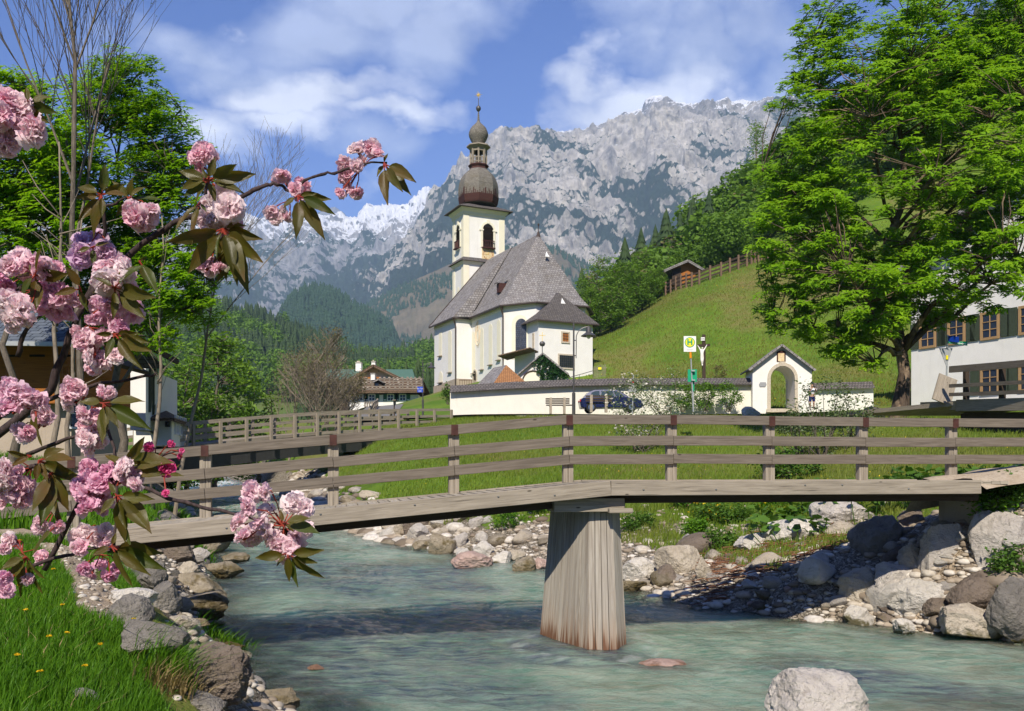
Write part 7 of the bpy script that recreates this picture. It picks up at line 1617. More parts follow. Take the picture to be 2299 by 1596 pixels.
def add_rock(px, pyb, wpx, hpx, mat, label, seed, depth=.8, D=None, lv=4, round_=.1, rot=0.0, sink=.18, tilt=0.0, name='boulder', group=None, rough=1.0, water=True):
    if D is None: g = hit(px, pyb, 3, 120, water)
    else: x_ = at(px, 0, D)[0]; g = (x_, D, at(px, pyb, D)[2])
    D = g[1]; w = 1.1*wpx/F*D; h = 1.06*hpx/F*D*(1+sink); d = w*depth
    D2 = D+d*.4; V, Fc = rock_verts(seed, lv+1, 20, round_, rough*1.7); V = V*np.array([w/2, d/2, h/2])
    c, s = math.cos(tilt), math.sin(tilt); V = np.stack([V[:, 0]*c-V[:, 2]*s, V[:, 1], V[:, 0]*s+V[:, 2]*c], 1)
    c, s = math.cos(rot), math.sin(rot); V = np.stack([V[:, 0]*c-V[:, 1]*s, V[:, 0]*s+V[:, 1]*c, V[:, 2]], 1)
    o = np_mesh(name, V, Fc, M[mat], smooth=True); o.data.set_sharp_from_angle(angle=math.radians(24)); o.location = (g[0]*D2/D if False else at(px, 0, D2)[0], D2, g[2]+h/2-h*sink*.8)
    tag(o, label, 'boulder' if name == 'boulder' else 'rock', group); return o
BR = [ # px, py bottom, w, h, mat, label, kw
 (1919, 1368, 88, 90, 'rock_cream', 'cream wedge shaped boulder at the left front of the right hand pile', dict(tilt=-.5, rot=.3)),
 (2003, 1350, 84, 80, 'rock_lilac', 'pale grey boulder with flat faces behind the cream wedge', dict(tilt=-.3)),
 (2066, 1402, 140, 92, 'rock_white', 'broad whitish boulder at the foot of the right hand pile', dict(round_=.7)),
 (2117, 1322, 112, 138, 'rock_lilac', 'tall upright pale boulder in the middle of the right hand pile', dict(D=14.9, tilt=.15)),
 (2238, 1298, 124, 142, 'rock_lilac', 'largest rough pale boulder at the top right of the pile', dict(D=14.4, round_=.6)),
 (2190, 1372, 128, 80, 'rock_brown', 'rounded brownish rough boulder wedged between the pale ones', dict(D=14.0, round_=.8, tilt=.1)),
 (2180, 1432, 152, 66, 'rock_cream', 'low cream slab lying at the water edge on the right', dict(tilt=-.18, D=13.6)),
 (2268, 1432, 100, 128, 'rock_grey', 'round grey boulder at the right edge of the picture by the water', dict(D=13.2, round_=.9)),
 (1970, 1258, 104, 92, 'rock_grey', 'dark shaded boulder under the right end of the bridge', dict(D=16.2, tilt=.3)),
 (2044, 1196, 60, 58, 'rock_brown', 'reddish dark boulder in the shade beneath the bridge end', dict(D=16.6)),
 (2011, 1200, 42, 30, 'rock_grey', 'small dark block left of the reddish shaded boulder', dict(D=16.4)),
 (2008, 1282, 74, 52, 'rock_brown', 'tan boulder half in shade below the dark one', dict(D=15.8)),
 (1923, 1406, 56, 42, 'rock_white', 'small white pointed rock below the cream wedge boulder', dict(tilt=-.4)),
 (2029, 1426, 42, 34, 'rock_white', 'little white rock standing in the water before the broad boulder', dict()),
 (2048, 1310, 70, 84, 'rock_cream', 'cream boulder leaning between the pale upright one and the grey one', dict(D=15.3, tilt=.4)),
 (1994, 1402, 56, 22, 'rock_brown', 'flat brown stone lying between the two small white rocks', dict()),
 (2105, 1385, 60, 40, 'rock_brown', 'small brown rock tucked behind the broad whitish boulder', dict(D=14.4)),
 (2290, 1200, 90, 70, 'rock_cream', 'cream boulder on top of the pile at the far right edge', dict(D=15)),
 (1783, 1222, 120, 52, 'rock_white', 'long white boulder on the gravel bank right of the cushion plants', dict(round_=.6)),
 (1888, 1180, 126, 62, 'rock_lilac', 'large pale lilac boulder high on the bank below the beam', dict(round_=.5)),
 (1895, 1206, 92, 34, 'rock_cream', 'low cream boulder just below the lilac one', dict()),
 (1520, 1292, 96, 62, 'rock_cream', 'big rounded cream boulder at the shore right of the pier', dict(round_=.8)),
 (1576, 1308, 34, 54, 'rock_cream', 'upright narrow cream stone beside the rounded boulder', dict(tilt=.35)),
 (1690, 1240, 84, 40, 'rock_white', 'flat white boulder among driftwood in the middle of the gravel', dict()),
 (1433, 1306, 74, 50, 'rock_white', 'bright white boulder touching the right side of the pier', dict()),
 (1490, 1312, 60, 40, 'rock_brown', 'brown and cream boulder right of the bright white one', dict()),
 (1420, 1332, 60, 26, 'rock_mossy', 'flat mossy stone at the water right of the pier', dict()),
 (1059, 1277, 88, 36, 'rock_pink', 'large pink boulder with orange foot at the opposite shore', dict(round_=.7)),
 (1084, 1252, 46, 36, 'rock_white', 'whitish boulder standing behind the pink one', dict()),
 (1126, 1268, 44, 28, 'rock_white', 'white rock right of the pink boulder', dict()),
 (1158, 1262, 42, 26, 'rock_cream', 'cream rock two right of the pink boulder', dict()),
 (1176, 1286, 50, 34, 'rock_mossy', 'cream rock with mossy foot left of the pier', dict()),
 (1217, 1282, 40, 28, 'rock_pink', 'small pinkish rock touching the left side of the pier', dict()),
 (1041, 1252, 34, 20, 'rock_white', 'small white rock behind the left tip of the pink boulder', dict()),
 (1030, 1232, 36, 34, 'rock_lilac', 'pale rock on the shore above the pink boulder', dict()),
 (993, 1244, 58, 44, 'rock_mossy', 'craggy boulder with mossy foot left of the pink one', dict()),
 (952, 1234, 50, 22, 'rock_mossy', 'low boulder with brown moss at the water edge', dict()),
 (938, 1222, 50, 42, 'rock_lilac', 'steep grey white boulder behind the low mossy one', dict()),
 (935, 1198, 56, 46, 'rock_brown', 'dark cracked boulder higher on the far shore', dict()),
 (901, 1204, 36, 30, 'rock_cream', 'cream boulder with dark foot left of the cracked one', dict()),
 (873, 1220, 32, 11, 'rock_brown', 'small dark stone alone in the water near the far shore', dict()),
 (1038, 1172, 44, 34, 'rock_cream', 'pointed cream rock high on the bank under the beam', dict()),
 (1070, 1185, 34, 24, 'rock_lilac', 'pale rock beside the pointed one under the beam', dict()),
 (1495, 1500, 125, 24, 'rock_pink', 'flat pinkish rock just breaking the water right of the pier', dict(depth=.7, round_=1.0, sink=.9)),
 (708, 1510, 38, 14, 'rock_pink', 'tiny pinkish rock in the water before the near left bank', dict()),
 (1835, 1650, 210, 125, 'rock_lilac', 'large pale rounded boulder at the bottom edge in the river', dict(D=8.6, round_=.9, lv=5)),
 (1905, 1640, 90, 60, 'rock_lilac', 'smaller pale rock joined to the big boulder at the bottom edge', dict(D=8.7, round_=.7)),
 (506, 1301, 76, 36, 'rock_mossy', 'mossy topped cream rock alone in the water on the left', dict()),
 (470, 1246, 84, 48, 'rock_mossy', 'brown mossy boulder at the left shore below the beam', dict()),
 (529, 1264, 60, 20, 'rock_mossy', 'flat mossy rock in the water right of the brown mossy boulder', dict()),
 (443, 1268, 56, 36, 'rock_lilac', 'pale grey rock left of the brown mossy boulder', dict()),
 (442, 1340, 134, 50, 'rock_mossy', 'long sloping grey slab reaching into the water on the left', dict(tilt=-.3)),
 (452, 1394, 120, 60, 'rock_mossy', 'white boulder blotched with brown moss on the left shore', dict()),
 (420, 1300, 54, 36, 'rock_cream', 'cream rock above the long sloping slab', dict()),
 (288, 1432, 108, 90, 'rock_grey', 'round dark grey boulder on the near left bank', dict(D=6.9, round_=.9)),
 (300, 1375, 104, 50, 'rock_white', 'angular chalk white rock behind the round grey boulder', dict(D=7.6)),
 (362, 1490, 135, 90, 'rock_grey', 'grey brown boulder with a hollow between the round and the pitted one', dict(D=6.2)),
 (470, 1592, 175, 128, 'rock_brown', 'big pitted brown boulder at the bottom left by the water', dict(D=6.2, lv=5, round_=.7, rough=1.7)),
 (532, 1496, 60, 30, 'rock_white', 'smooth white stone at the water edge by the pitted boulder', dict(round_=1)),
 (398, 1430, 88, 42, 'rock_cream', 'tan slab behind the tuft with the yellow flower', dict(D=8.2)),
 (622, 1606, 100, 52, 'rock_mossy', 'yellow green mossy rock at the bottom edge in the water', dict(D=8.6)),
 (446, 1620, 120, 56, 'rock_grey', 'grey flat topped boulder cut by the bottom edge', dict(D=5.9)),
 (340, 1322, 60, 56, 'rock_grey', 'dark shaded boulder among the left bank stones under the blossoms', dict(D=9.6)),
 (365, 1372, 70, 60, 'rock_grey', 'dark boulder with dry grass behind the mossy white one', dict(D=9.2)),
 (222, 1390, 50, 76, 'rock_grey', 'dark narrow boulder left of the chalk white rock', dict(D=8.4)),
 (515, 1462, 66, 18, 'rock_mossy', 'flat mossy stone half under water beside the tan slab', dict()),
 (400, 1268, 80, 44, 'rock_brown', 'brownish slab on the left bank under the bridge beam', dict()),
 (440, 1412, 60, 20, 'rock_mossy', 'thin dark stone at the water below the moss blotched boulder', dict()),
 (480, 1410, 46, 14, 'rock_mossy', 'small flat wet stone right below the moss blotched boulder', dict()),
 (640, 940, 34, 14, 'rock_white', 'grey white stone lying on the grass', dict()) if False else (1685, 935, 40, 22, 'rock_white', 'smooth white boulder lying in the grass before the gatehouse', dict(D=48)),
 (1970, 938, 70, 26, 'rock_cream', 'cream boulder in the shade beside the maple trunk', dict(D=39)),
 (1110, 1128, 40, 20, 'rock_cream', 'low cream stone in the grass under the beam', dict()) if False else (1350, 1215, 60, 30, 'rock_cream', 'cream stones half hidden behind the pier', dict())]
for i, (px, py, w, h, mt, lab, kw) in enumerate(BR): add_rock(px, py, w, h, mt, lab, 100+i*7, **kw)
# smaller repeats: a few prototypes, copied
PR = []
for k, mt in enumerate(('rock_cream', 'rock_lilac', 'rock_white', 'rock_cream', 'rock_brown', 'rock_mossy', 'rock_grey', 'rock_pink')):
    V, Fc = rock_verts(900+k, 3, 11, .25); me = np_mesh('stone', V*.5, Fc, M[mt], smooth=True); PR.append(me)
def stones(n, gen, size, label, group, kinds=range(8), first=[True]*8, mx=None):
    out = 0; tries = 0
    while out < n and tries < n*30:
        tries += 1; x, y = gen()
        z = H1(x, y)
        if z < float(ZW(y))-.25: continue
        k = R.choice(list(kinds)); o = PR[k]
        if first[k]: first[k] = False
        else: o = PR[k].copy(); COL.objects.link(o)
        s = size*math.exp(R.gauss(0, .38)); a = (s*R.uniform(.8, 1.4), s*R.uniform(.7, 1.1), s*R.uniform(.45, .8)); o.scale = a; o.rotation_euler = (R.uniform(-.3, .3), R.uniform(-.3, .3), R.uniform(0, 6.3)); o.location = (x, y, z+a[2]*.12)
        tag(o, label, 'stone', group); out += 1
def gen_right():
    y = R.uniform(13.5, 30)+max(0, R.gauss(0, 4)); return float(XR(y))+abs(R.gauss(0, 1))*(1.7 if y > 17 else 1.3), y
def gen_right2():
    y = R.uniform(15, 21); return float(XR(y))+R.uniform(-.3, 5.0), y
def gen_far(): y = R.uniform(24, 44); return float(XR(y))+R.uniform(-.3, 1.8), y
def gen_left(): y = R.uniform(5, 24); return float(XL(y))-abs(R.gauss(0, .9)), y
def gen_farleft(): y = R.uniform(24, 60); return float(XL(y))-R.uniform(-.3, 1.4), y
stones(46, gen_right2, .26, 'loose stone on the gravel shore right of the pier', 'stones on the gravel shore right of the pier', (0, 0, 1, 2, 3, 4, 7))
stones(60, gen_right, .42, 'stone on the right shore of the river', 'stones along the right shore', (0, 1, 2, 3, 4, 5))
stones(26, lambda: (lambda y: (float(XR(y))+R.uniform(-.1, 2.0), y))(R.uniform(13.3, 15.2)), .34, 'grey or cream stone lodged between the big boulders at the right', 'stones between the big boulders', (0, 1, 2, 4))
stones(60, gen_far, .48, 'pale stone on the far shore beyond the footbridge', 'stones on the far shore beyond the footbridge', (0, 1, 2, 3, 5))
stones(55, gen_left, .26, 'stone on the near left river bank', 'stones on the near left bank', (0, 4, 5, 6, 1))
stones(34, gen_farleft, .5, 'dark stone on the left shore under the road bridge', 'stones on the left shore upstream', (1, 5, 6, 0))
# pebbles: nobody could count them
def pebbles(name, n, gx_, gy_, s0, label, mat):
    T, Fc = ICO[2]; T = T*(1+.25*fbm(T*1.5, 2)[:, None]); z = H(gx_, gy_); k = z > ZW(gy_)-.2; gx_, gy_, z = gx_[k], gy_[k], z[k]; n = len(z)
    s = s0*np.exp(rng.normal(0, .45, n)); a = rng.uniform(0, 6.3, n); X = T[None, :, 0]*s[:, None]*1.3; Y = T[None, :, 1]*s[:, None]; Z = T[None, :, 2]*s[:, None]*.6
    V = np.stack([X*np.cos(a)[:, None]-Y*np.sin(a)[:, None]+gx_[:, None], X*np.sin(a)[:, None]+Y*np.cos(a)[:, None]+gy_[:, None], Z+z[:, None]], -1)
    tag(np_mesh(name, V.reshape(-1, 3), (np.arange(n)[:, None, None]*len(T)+Fc[None]).reshape(-1, 3), mat, smooth=True), label, 'gravel', kind='stuff')
t = NT('pebble'); c = t.ramp(t.isl(), (0, (.14, .11, .08)), (.35, (.36, .30, .23)), (.7, (.52, .47, .39)), (1, (.66, .62, .56))); c = t.mix(t.mr(t.noise(t.pos(), 9, 4, .6), .4, .7, 0, .5), c, (.16, .12, .08)); M['pebble'] = t.end(t.pr(c, .9, None, .2))
n = 1500; y = rng.uniform(13.2, 15.6, n); x = XR(y)+rng.uniform(-.2, 2.4, n); pebbles('pebbles', n, x, y, .045, 'loose gravel between the big boulders', M['pebble'])
n = 3600; y = rng.uniform(13.6, 27, n); x = XR(y)+np.abs(rng.normal(0, 1, n))*np.interp(y, [13, 15, 20, 27], [1.2, 3.2, 3.4, 2.0])-.2; pebbles('pebbles', n, x, y, .05, 'loose gravel and pebbles of the right shore', M['pebble'])
n = 2600; y = rng.uniform(27, 60, n); x = XR(y)+np.abs(rng.normal(0, .9, n))-.2; pebbles('pebbles', n, x, y, .13, 'gravel of the far right shore', M['pebble'])
n = 1600; y = rng.uniform(4, 22, n); x = XL(y)-np.abs(rng.normal(0, .7, n))+.1; pebbles('pebbles', n, x, y, .04, 'small stones along the near left shore', M['pebble'])
q_ = np.array([p[:2] for p in STRIP]); u_ = rng.uniform(0, len(STRIP)-1.01, 420); i_ = u_.astype(int); pp_ = q_[i_]+(q_[i_+1]-q_[i_])*(u_-i_)[:, None]+rng.normal(0, .15, (420, 2)); pebbles('pebbles', 420, pp_[:, 0], pp_[:, 1], .013, 'gravel on the earthy strip beside the near grass', M['pebble'])
n = 900; y = rng.uniform(80, 104, n); x = XR(y)-rng.uniform(0, 4, n); z = ZW(y)+.15
# driftwood and twigs
m = MB()
for k in range(520):
    c = R.choice(((1640, 1262), (1700, 1248), (1760, 1250), (1600, 1285), (1690, 1335), (1620, 1345), (1860, 1235), (1830, 1260))); px, py = c[0]+R.gauss(0, 26), c[1]+R.gauss(0, 8)
    D = R.uniform(16.8, 20.5); x = at(px, 0, D)[0]; z = max(H1(x, D), 0)+R.uniform(.02, .12); a = R.uniform(-.5, .5); L_ = R.uniform(.12, .5); dx, dy = math.cos(a)*L_/2, math.sin(a)*L_/2; m.tube([(x-dx, D-dy, z), (x, D, z+R.uniform(0, .06)), (x+dx, D+dy, z+R.uniform(-.04, .06))], R.uniform(.004, .011), 4, cap=False)
simple('driftwood', (.20, .095, .05), .9, .2, 0, .4, 5); tag(m.build('driftwood', M['driftwood']), 'tangle of reddish brown driftwood twigs on the gravel', 'driftwood', kind='stuff')
# ------------------------------------------------------------------ flowering cherry reaching in from the left
chy = empty('cherry_tree', (-2.6, 1.2, 1.1), 'pink blossoming cherry tree branches with bronze green leaves close in front at the left', 'cherry tree')
DC = 1.5
def cp_(px, py, d=DC): return Vector(at(px, py, d))
# --- branches
bh = MB()
def br(P, r0, r1, n=7):
    Q = [cp_(*p) for p in P]; S = []
    for i in range(len(Q)-1):
        for k in range(4): 
            u = k/4; a, b = Q[i], Q[i+1]; t0 = (Q[i+1]-Q[i-1])*.5 if i else b-a; t1 = (Q[i+2]-Q[i])*.5 if i+2 < len(Q) else b-a
            S.append(a*(2*u**3-3*u*u+1)+t0*(u**3-2*u*u+u)+b*(-2*u**3+3*u*u)+t1*(u**3-u*u)+Vector((R.gauss(0, .0012), R.gauss(0, .0012), R.gauss(0, .0012))))
    S.append(Q[-1]); bh.tube(S, [r0+(r1-r0)*k/(len(S)-1)+R.uniform(-.0004, .0006) for k in range(len(S))], n)
br([(-1100, 1900, 1.9), (-500, 1350, 1.75), (-150, 1080, 1.65), (90, 900, 1.6), (130, 820, 1.58), (165, 730, 1.56), (200, 660, 1.55), (215, 600, 1.55), (222, 500, 1.56)], .011, .0024, 10)
br([(-1000, 1900, 1.85), (-420, 1700, 1.6), (-100, 1400, 1.5), (60, 1275, 1.46), (165, 1243, 1.45), (235, 1225, 1.45)], .0055, .0016, 8)
br([(190, 680, 1.55), (250, 610, 1.54), (320, 548, 1.52), (390, 502, 1.5), (470, 470, 1.5), (545, 440, 1.5), (590, 418, 1.5), (620, 414, 1.5), (645, 428, 1.5), (668, 440, 1.5)], .0062, .0018)
br([(660, 420, 1.5), (690, 402, 1.5), (720, 392, 1.5), (750, 388, 1.5), (790, 378, 1.5), (830, 365, 1.5), (868, 366, 1.5)], .0026, .0018)
br([(90, 900, 1.6), (200, 870, 1.55), (300, 850, 1.52), (350, 838, 1.5)], .004, .0015)
br([(60, 1020, 1.62), (150, 985, 1.55), (235, 960, 1.5)], .004, .002)
br([(100, 1280, 1.46), (210, 1090, 1.44), (300, 1085, 1.42), (380, 1118, 1.4), (450, 1138, 1.4), (540, 1155, 1.4), (600, 1178, 1.4), (635, 1190, 1.4)], .004, .0018)
br([(-300, 500, 1.6), (-80, 330, 1.5), (30, 270, 1.45), (70, 238, 1.45)], .007, .003)
br([(-200, 900, 1.6), (-20, 700, 1.52), (60, 640, 1.5), (85, 615, 1.5)], .007, .003); br([(40, 800, 1.58), (60, 740, 1.56), (110, 690, 1.55)], .005, .002)
br([(-250, 1000, 1.5), (-60, 960, 1.45), (30, 920, 1.44)], .006, .003); br([(-250, 1150, 1.5), (-30, 1090, 1.45), (70, 1045, 1.43), (100, 1060, 1.43)], .006, .003)
br([(215, 600, 1.55), (235, 520, 1.52), (228, 440, 1.5)], .004, .002); br([(228, 470, 1.5), (260, 455, 1.48), (288, 442, 1.48)], .0025, .0018); br([(440, 480, 1.5), (462, 440, 1.48), (470, 400, 1.47)], .003, .002); br([(465, 470, 1.5), (500, 510, 1.47), (505, 525, 1.46)], .0028, .002)
br([(200, 900, 1.55), (250, 980, 1.45), (262, 1100, 1.42), (256, 1235, 1.42)], .003, .002); br([(262, 1040, 1.44), (340, 1030, 1.42), (400, 1010, 1.42)], .002, .0012)
bh.build('branch', M['bark_cherry'], chy, smooth=True)
# trunk off to the left so the tree also stands when seen from the side
MB().tube([(-2.6, 1.2, .7), (-2.55, 1.3, 1.6), (-2.3, 1.5, 1.7+.35)], [.11, .08, .05], 12).build('trunk', M['bark_cherry'], chy, smooth=True)
MB().tube([(-2.3, 1.5, 2.05), (-1.95, 1.8, 1.9), tuple(cp_(-1100, 1900, 1.9))], [.05, .03, .014], 8).build('limb', M['bark_cherry'], chy, smooth=True)
MB().tube([(-2.35, 1.45, 1.95), (-1.9, 1.6, 2.7), (-1.3, 1.6, 3.05), tuple(cp_(-300, 500, 1.6))], [.04, .022, .012, .007], 8).build('limb', M['bark_cherry'], chy, smooth=True)
MB().tube([(-1.9, 1.6, 2.7), (-1.5, 1.6, 2.75), tuple(cp_(-250, 1000, 1.5))], [.018, .01, .006], 8).build('limb', M['bark_cherry'], chy, smooth=True)
MB().tube([(-1.5, 1.6, 2.75), tuple(cp_(-200, 900, 1.6))], [.01, .007], 8).build('limb', M['bark_cherry'], chy, smooth=True)
MB().tube([(-2.0, 1.75, 1.95), tuple(cp_(-250, 1150, 1.5))], [.02, .006], 8).build('limb', M['bark_cherry'], chy, smooth=True)
# --- double flowers: ruffled balls of notched petals
PT = []                                    # petal: 3x3 grid, cupped, notched tip
for j, (yy, w) in enumerate(((0.0, .16), (.45, .62), (.85, .70), (1.0, .44))):
    for i in (-1, -.33, .33, 1):
        zc_ = .16*(1-abs(i))*(-1)+.10*math.sin(i*5+j*2.1); PT.append((i*w*.5, yy-(.12 if (j == 3 and abs(i) > .5) else (.06 if j == 3 else 0)), zc_+.16*yy*yy))
PT = np.array(PT); PF = grid_faces(4, 4)
def flower(c, r, face, mat_i, npet=46):
    n = npet; k = np.arange(n)+.5; u = k/n; rg = rng
    th = np.arccos(1-u*1.08*.98); ph = k*2.39996+rg.normal(0, .25, n)     # golden spiral over a bit more than a hemisphere
    ax = np.array(face)/np.linalg.norm(face); a = np.cross(ax, [0.2, .1, 1.0]); a /= np.linalg.norm(a); b = np.cross(ax, a)
    d = ax[None]*np.cos(th)[:, None]+(a[None]*np.cos(ph)[:, None]+b[None]*np.sin(ph)[:, None])*np.sin(th)[:, None]
    L = r*(.62+.42*np.sin(th*.9))*rg.uniform(.88, 1.12, n)
    out = d+rg.normal(0, .12, (n, 3)); out /= np.linalg.norm(out, axis=1)[:, None]
    sx = np.cross(out, ax[None]+rg.normal(0, .5, (n, 3))); sx /= np.linalg.norm(sx, axis=1)[:, None]+1e-9; sz = np.cross(sx, out)
    V = np.array(c)[None, None]+L[:, None, None]*(PT[None, :, 0, None]*sx[:, None]*1.3+(PT[None, :, 1, None])*out[:, None]+.8*PT[None, :, 2, None]*sz[:, None]*rg.choice([-1, 1], n)[:, None, None])
    return V.reshape(-1, 3), (np.arange(n)[:, None, None]*16+PF[None]).reshape(-1, 4)
def cluster(pts, mat, d=1.42, size=26, label=None, stem=None):
    Vs, Fs, o = [], [], 0; st = MB()
    for p in pts:
        px, py = p[0], p[1]; r = (p[2] if len(p) > 2 else size)*R.uniform(.85, 1.12); dd = d+R.uniform(-.035, .035); c = cp_(px, py, dd); rr = 1.17*r/F*dd
        face = (R.gauss(0, .75), -1+R.uniform(-.1, .7), R.gauss(-.1, .75)); V, Fc = flower(tuple(c), rr, face, 0, 26 if r < 20 else 36); Vs.append(V); Fs.append(Fc+o); o += len(V)
        if stem:
            s = cp_(stem[0], stem[1], d+.01); mid = (s+c)/2+Vector((0, .01, .008)); q = c-Vector(face).normalized()*rr*.35; st.tube([s, mid, q], [.0011, .0009, .0016], 5); st.tube([q, q+Vector(face).normalized()*rr*.35], [.003, .004], 6)
    o_ = np_mesh('blossom_cluster', np.concatenate(Vs), np.concatenate(Fs), M[mat], chy, smooth=True)
    if label: o_['label'] = label
    if st.v: st.build('flower_stalk', M['sepal_red'], o_)
CL = [([(18, 232, 38), (-10, 258, 34), (22, 292, 34), (70, 302, 34), (48, 262, 30), (10, 318, 28), (82, 280, 24), (45, 240, 26)], 'petal_pink', 1.40, (70, 262)),
([(455, 344, 22), (442, 352, 18), (470, 350, 18), (452, 376, 18), (446, 392, 12)], 'petal_pink', 1.48, (470, 400)),
([(498, 440, 26), (475, 460, 26), (515, 468, 28), (490, 488, 30), (468, 496, 24), (515, 500, 26), (500, 516, 22), (478, 475, 26), (522, 484, 20)], 'petal_pink', 1.44, (478, 412)),
([(305, 480, 26), (328, 490, 24), (315, 500, 22), (338, 472, 18)], 'petal_pink', 1.46, (290, 445)),
([(455, 566, 20), (452, 585, 20), (475, 600, 22), (490, 604, 15), (462, 600, 18), (525, 570, 12)], 'petal_pink', 1.46, (490, 545)),
([(190, 548, 30), (218, 545, 28), (180, 575, 26), (235, 565, 24), (208, 570, 26)], 'petal_mauve', 1.5, (222, 520)),
([(232, 606, 28), (262, 592, 28), (285, 604, 26), (240, 630, 28), (278, 632, 28), (300, 652, 22), (222, 628, 22)], 'petal_pink', 1.44, (275, 650)),
([(225, 690, 28), (252, 682, 30), (240, 712, 28), (268, 714, 26), (292, 700, 26), (210, 712, 22), (300, 688, 22), (268, 735, 18)], 'petal_deep', 1.46, (258, 668)),
([(44, 580, 26), (76, 584, 22), (24, 596, 24), (102, 604, 24), (126, 606, 20), (60, 608, 22)], 'petal_pink', 1.46, (80, 620)),
([(10, 612, 24), (8, 640, 22), (-10, 620, 20)], 'petal_deep', 1.48, (60, 630)),
([(18, 672, 28), (48, 690, 28), (28, 708, 28), (8, 690, 26), (52, 715, 20), (30, 730, 18)], 'petal_pink', 1.42, (80, 650)),
([(110, 650, 22), (135, 665, 28), (152, 690, 28), (128, 695, 24), (168, 668, 22), (105, 680, 18), (92, 690, 16)], 'petal_deep', 1.47, (120, 640)),
([(176, 745, 18), (190, 762, 26), (215, 780, 26), (232, 758, 22), (205, 800, 24), (226, 812, 24), (210, 826, 16), (258, 800, 18), (182, 768, 18), (246, 815, 15)], 'petal_pink', 1.46, (200, 735)),
([(166, 860, 22), (158, 882, 24), (160, 904, 20), (172, 872, 20)], 'petal_pink', 1.46, (190, 905)),
([(230, 878, 14), (248, 880, 14), (238, 886, 10)], 'petal_pink', 1.40, (233, 900)),
([(20, 868, 24), (44, 880, 26), (72, 890, 28), (10, 890, 26), (28, 912, 26), (0, 925, 22), (88, 896, 20), (60, 910, 22)], 'petal_deep', 1.44, (30, 930)),
([(100, 930, 22), (98, 952, 18)], 'petal_pink', 1.45, (80, 970)),
([(42, 966, 20), (60, 972, 18), (52, 985, 14)], 'petal_pink', 1.44, (70, 950)),
([(195, 930, 24), (218, 935, 22), (200, 958, 26), (215, 972, 26), (195, 985, 22), (205, 1008, 22), (225, 990, 20)], 'petal_pink', 1.44, (205, 915)),
([(15, 1048, 24), (38, 1066, 24), (10, 1080, 28), (34, 1098, 28), (50, 1118, 24), (15, 1118, 26), (58, 1088, 20), (0, 1100, 24)], 'petal_pink', 1.42, (70, 1050)),
([(200, 1048, 20), (240, 1058, 20), (258, 1048, 18), (195, 1076, 24), (218, 1088, 28), (190, 1108, 26), (215, 1120, 26), (238, 1132, 22), (200, 1140, 22), (172, 1090, 16), (240, 1080, 24)], 'petal_deep', 1.42, (262, 1095)),
([(282, 1048, 20), (296, 1070, 24), (305, 1085, 18), (275, 1062, 20)], 'petal_pink', 1.40, (262, 1090)),
([(374, 1052, 20), (366, 1048, 12)], 'petal_hot', 1.40, (350, 1030)), ([(335, 1004, 12), (384, 996, 8), (405, 1025, 9), (408, 1012, 7), (372, 1108, 10)], 'petal_hot', 1.41, (350, 1030)),
([(92, 1172, 17), (88, 1188, 15), (128, 1182, 15), (106, 1180, 12)], 'petal_pink', 1.43, (118, 1150)),
([(172, 1205, 20), (195, 1190, 20), (220, 1205, 20), (180, 1228, 18), (240, 1190, 16), (235, 1222, 16)], 'petal_pink', 1.44, (220, 1190)),
([(190, 1275, 18), (225, 1268, 15), (248, 1290, 20), (262, 1275, 16), (205, 1288, 12)], 'petal_deep', 1.43, (225, 1245)),
([(20, 1210, 18), (38, 1218, 14), (10, 1232, 14), (95, 1250, 16), (60, 1300, 15)], 'petal_pink', 1.46, (50, 1240)),
([(5, 1300, 20), (12, 1325, 18), (-8, 1330, 20)], 'petal_deep', 1.4, (40, 1275)),
([(563, 1105, 22), (601, 1105, 22), (553, 1138, 22), (540, 1172, 24), (598, 1148, 22), (660, 1130, 24), (684, 1140, 20), (598, 1188, 26), (565, 1200, 26), (545, 1205, 18), (630, 1224, 22), (668, 1206, 24), (685, 1190, 20), (636, 1240, 24), (615, 1210, 22), (582, 1170, 22), (655, 1228, 20)], 'petal_pink', 1.36, (635, 1180)),
([(630, 392, 17), (622, 405, 16), (640, 398, 12)], 'petal_pink', 1.5, (645, 420)), ([(675, 412, 17), (664, 425, 16), (682, 432, 16), (670, 442, 12), (690, 418, 12)], 'petal_pink', 1.49, (655, 430)),
([(606, 476, 16), (620, 488, 14), (646, 486, 14), (634, 470, 8)], 'petal_pink', 1.49, (650, 450)),
([(804, 338, 20), (835, 332, 22), (848, 345, 16), (770, 372, 20), (786, 388, 20), (775, 402, 18), (800, 372, 16), (815, 360, 14), (762, 434, 11), (782, 428, 15), (800, 432, 15), (770, 440, 10)], 'petal_pink', 1.5, (805, 385))]
for pts, mt, d, stem in CL: cluster(pts, mt, d, stem=stem)
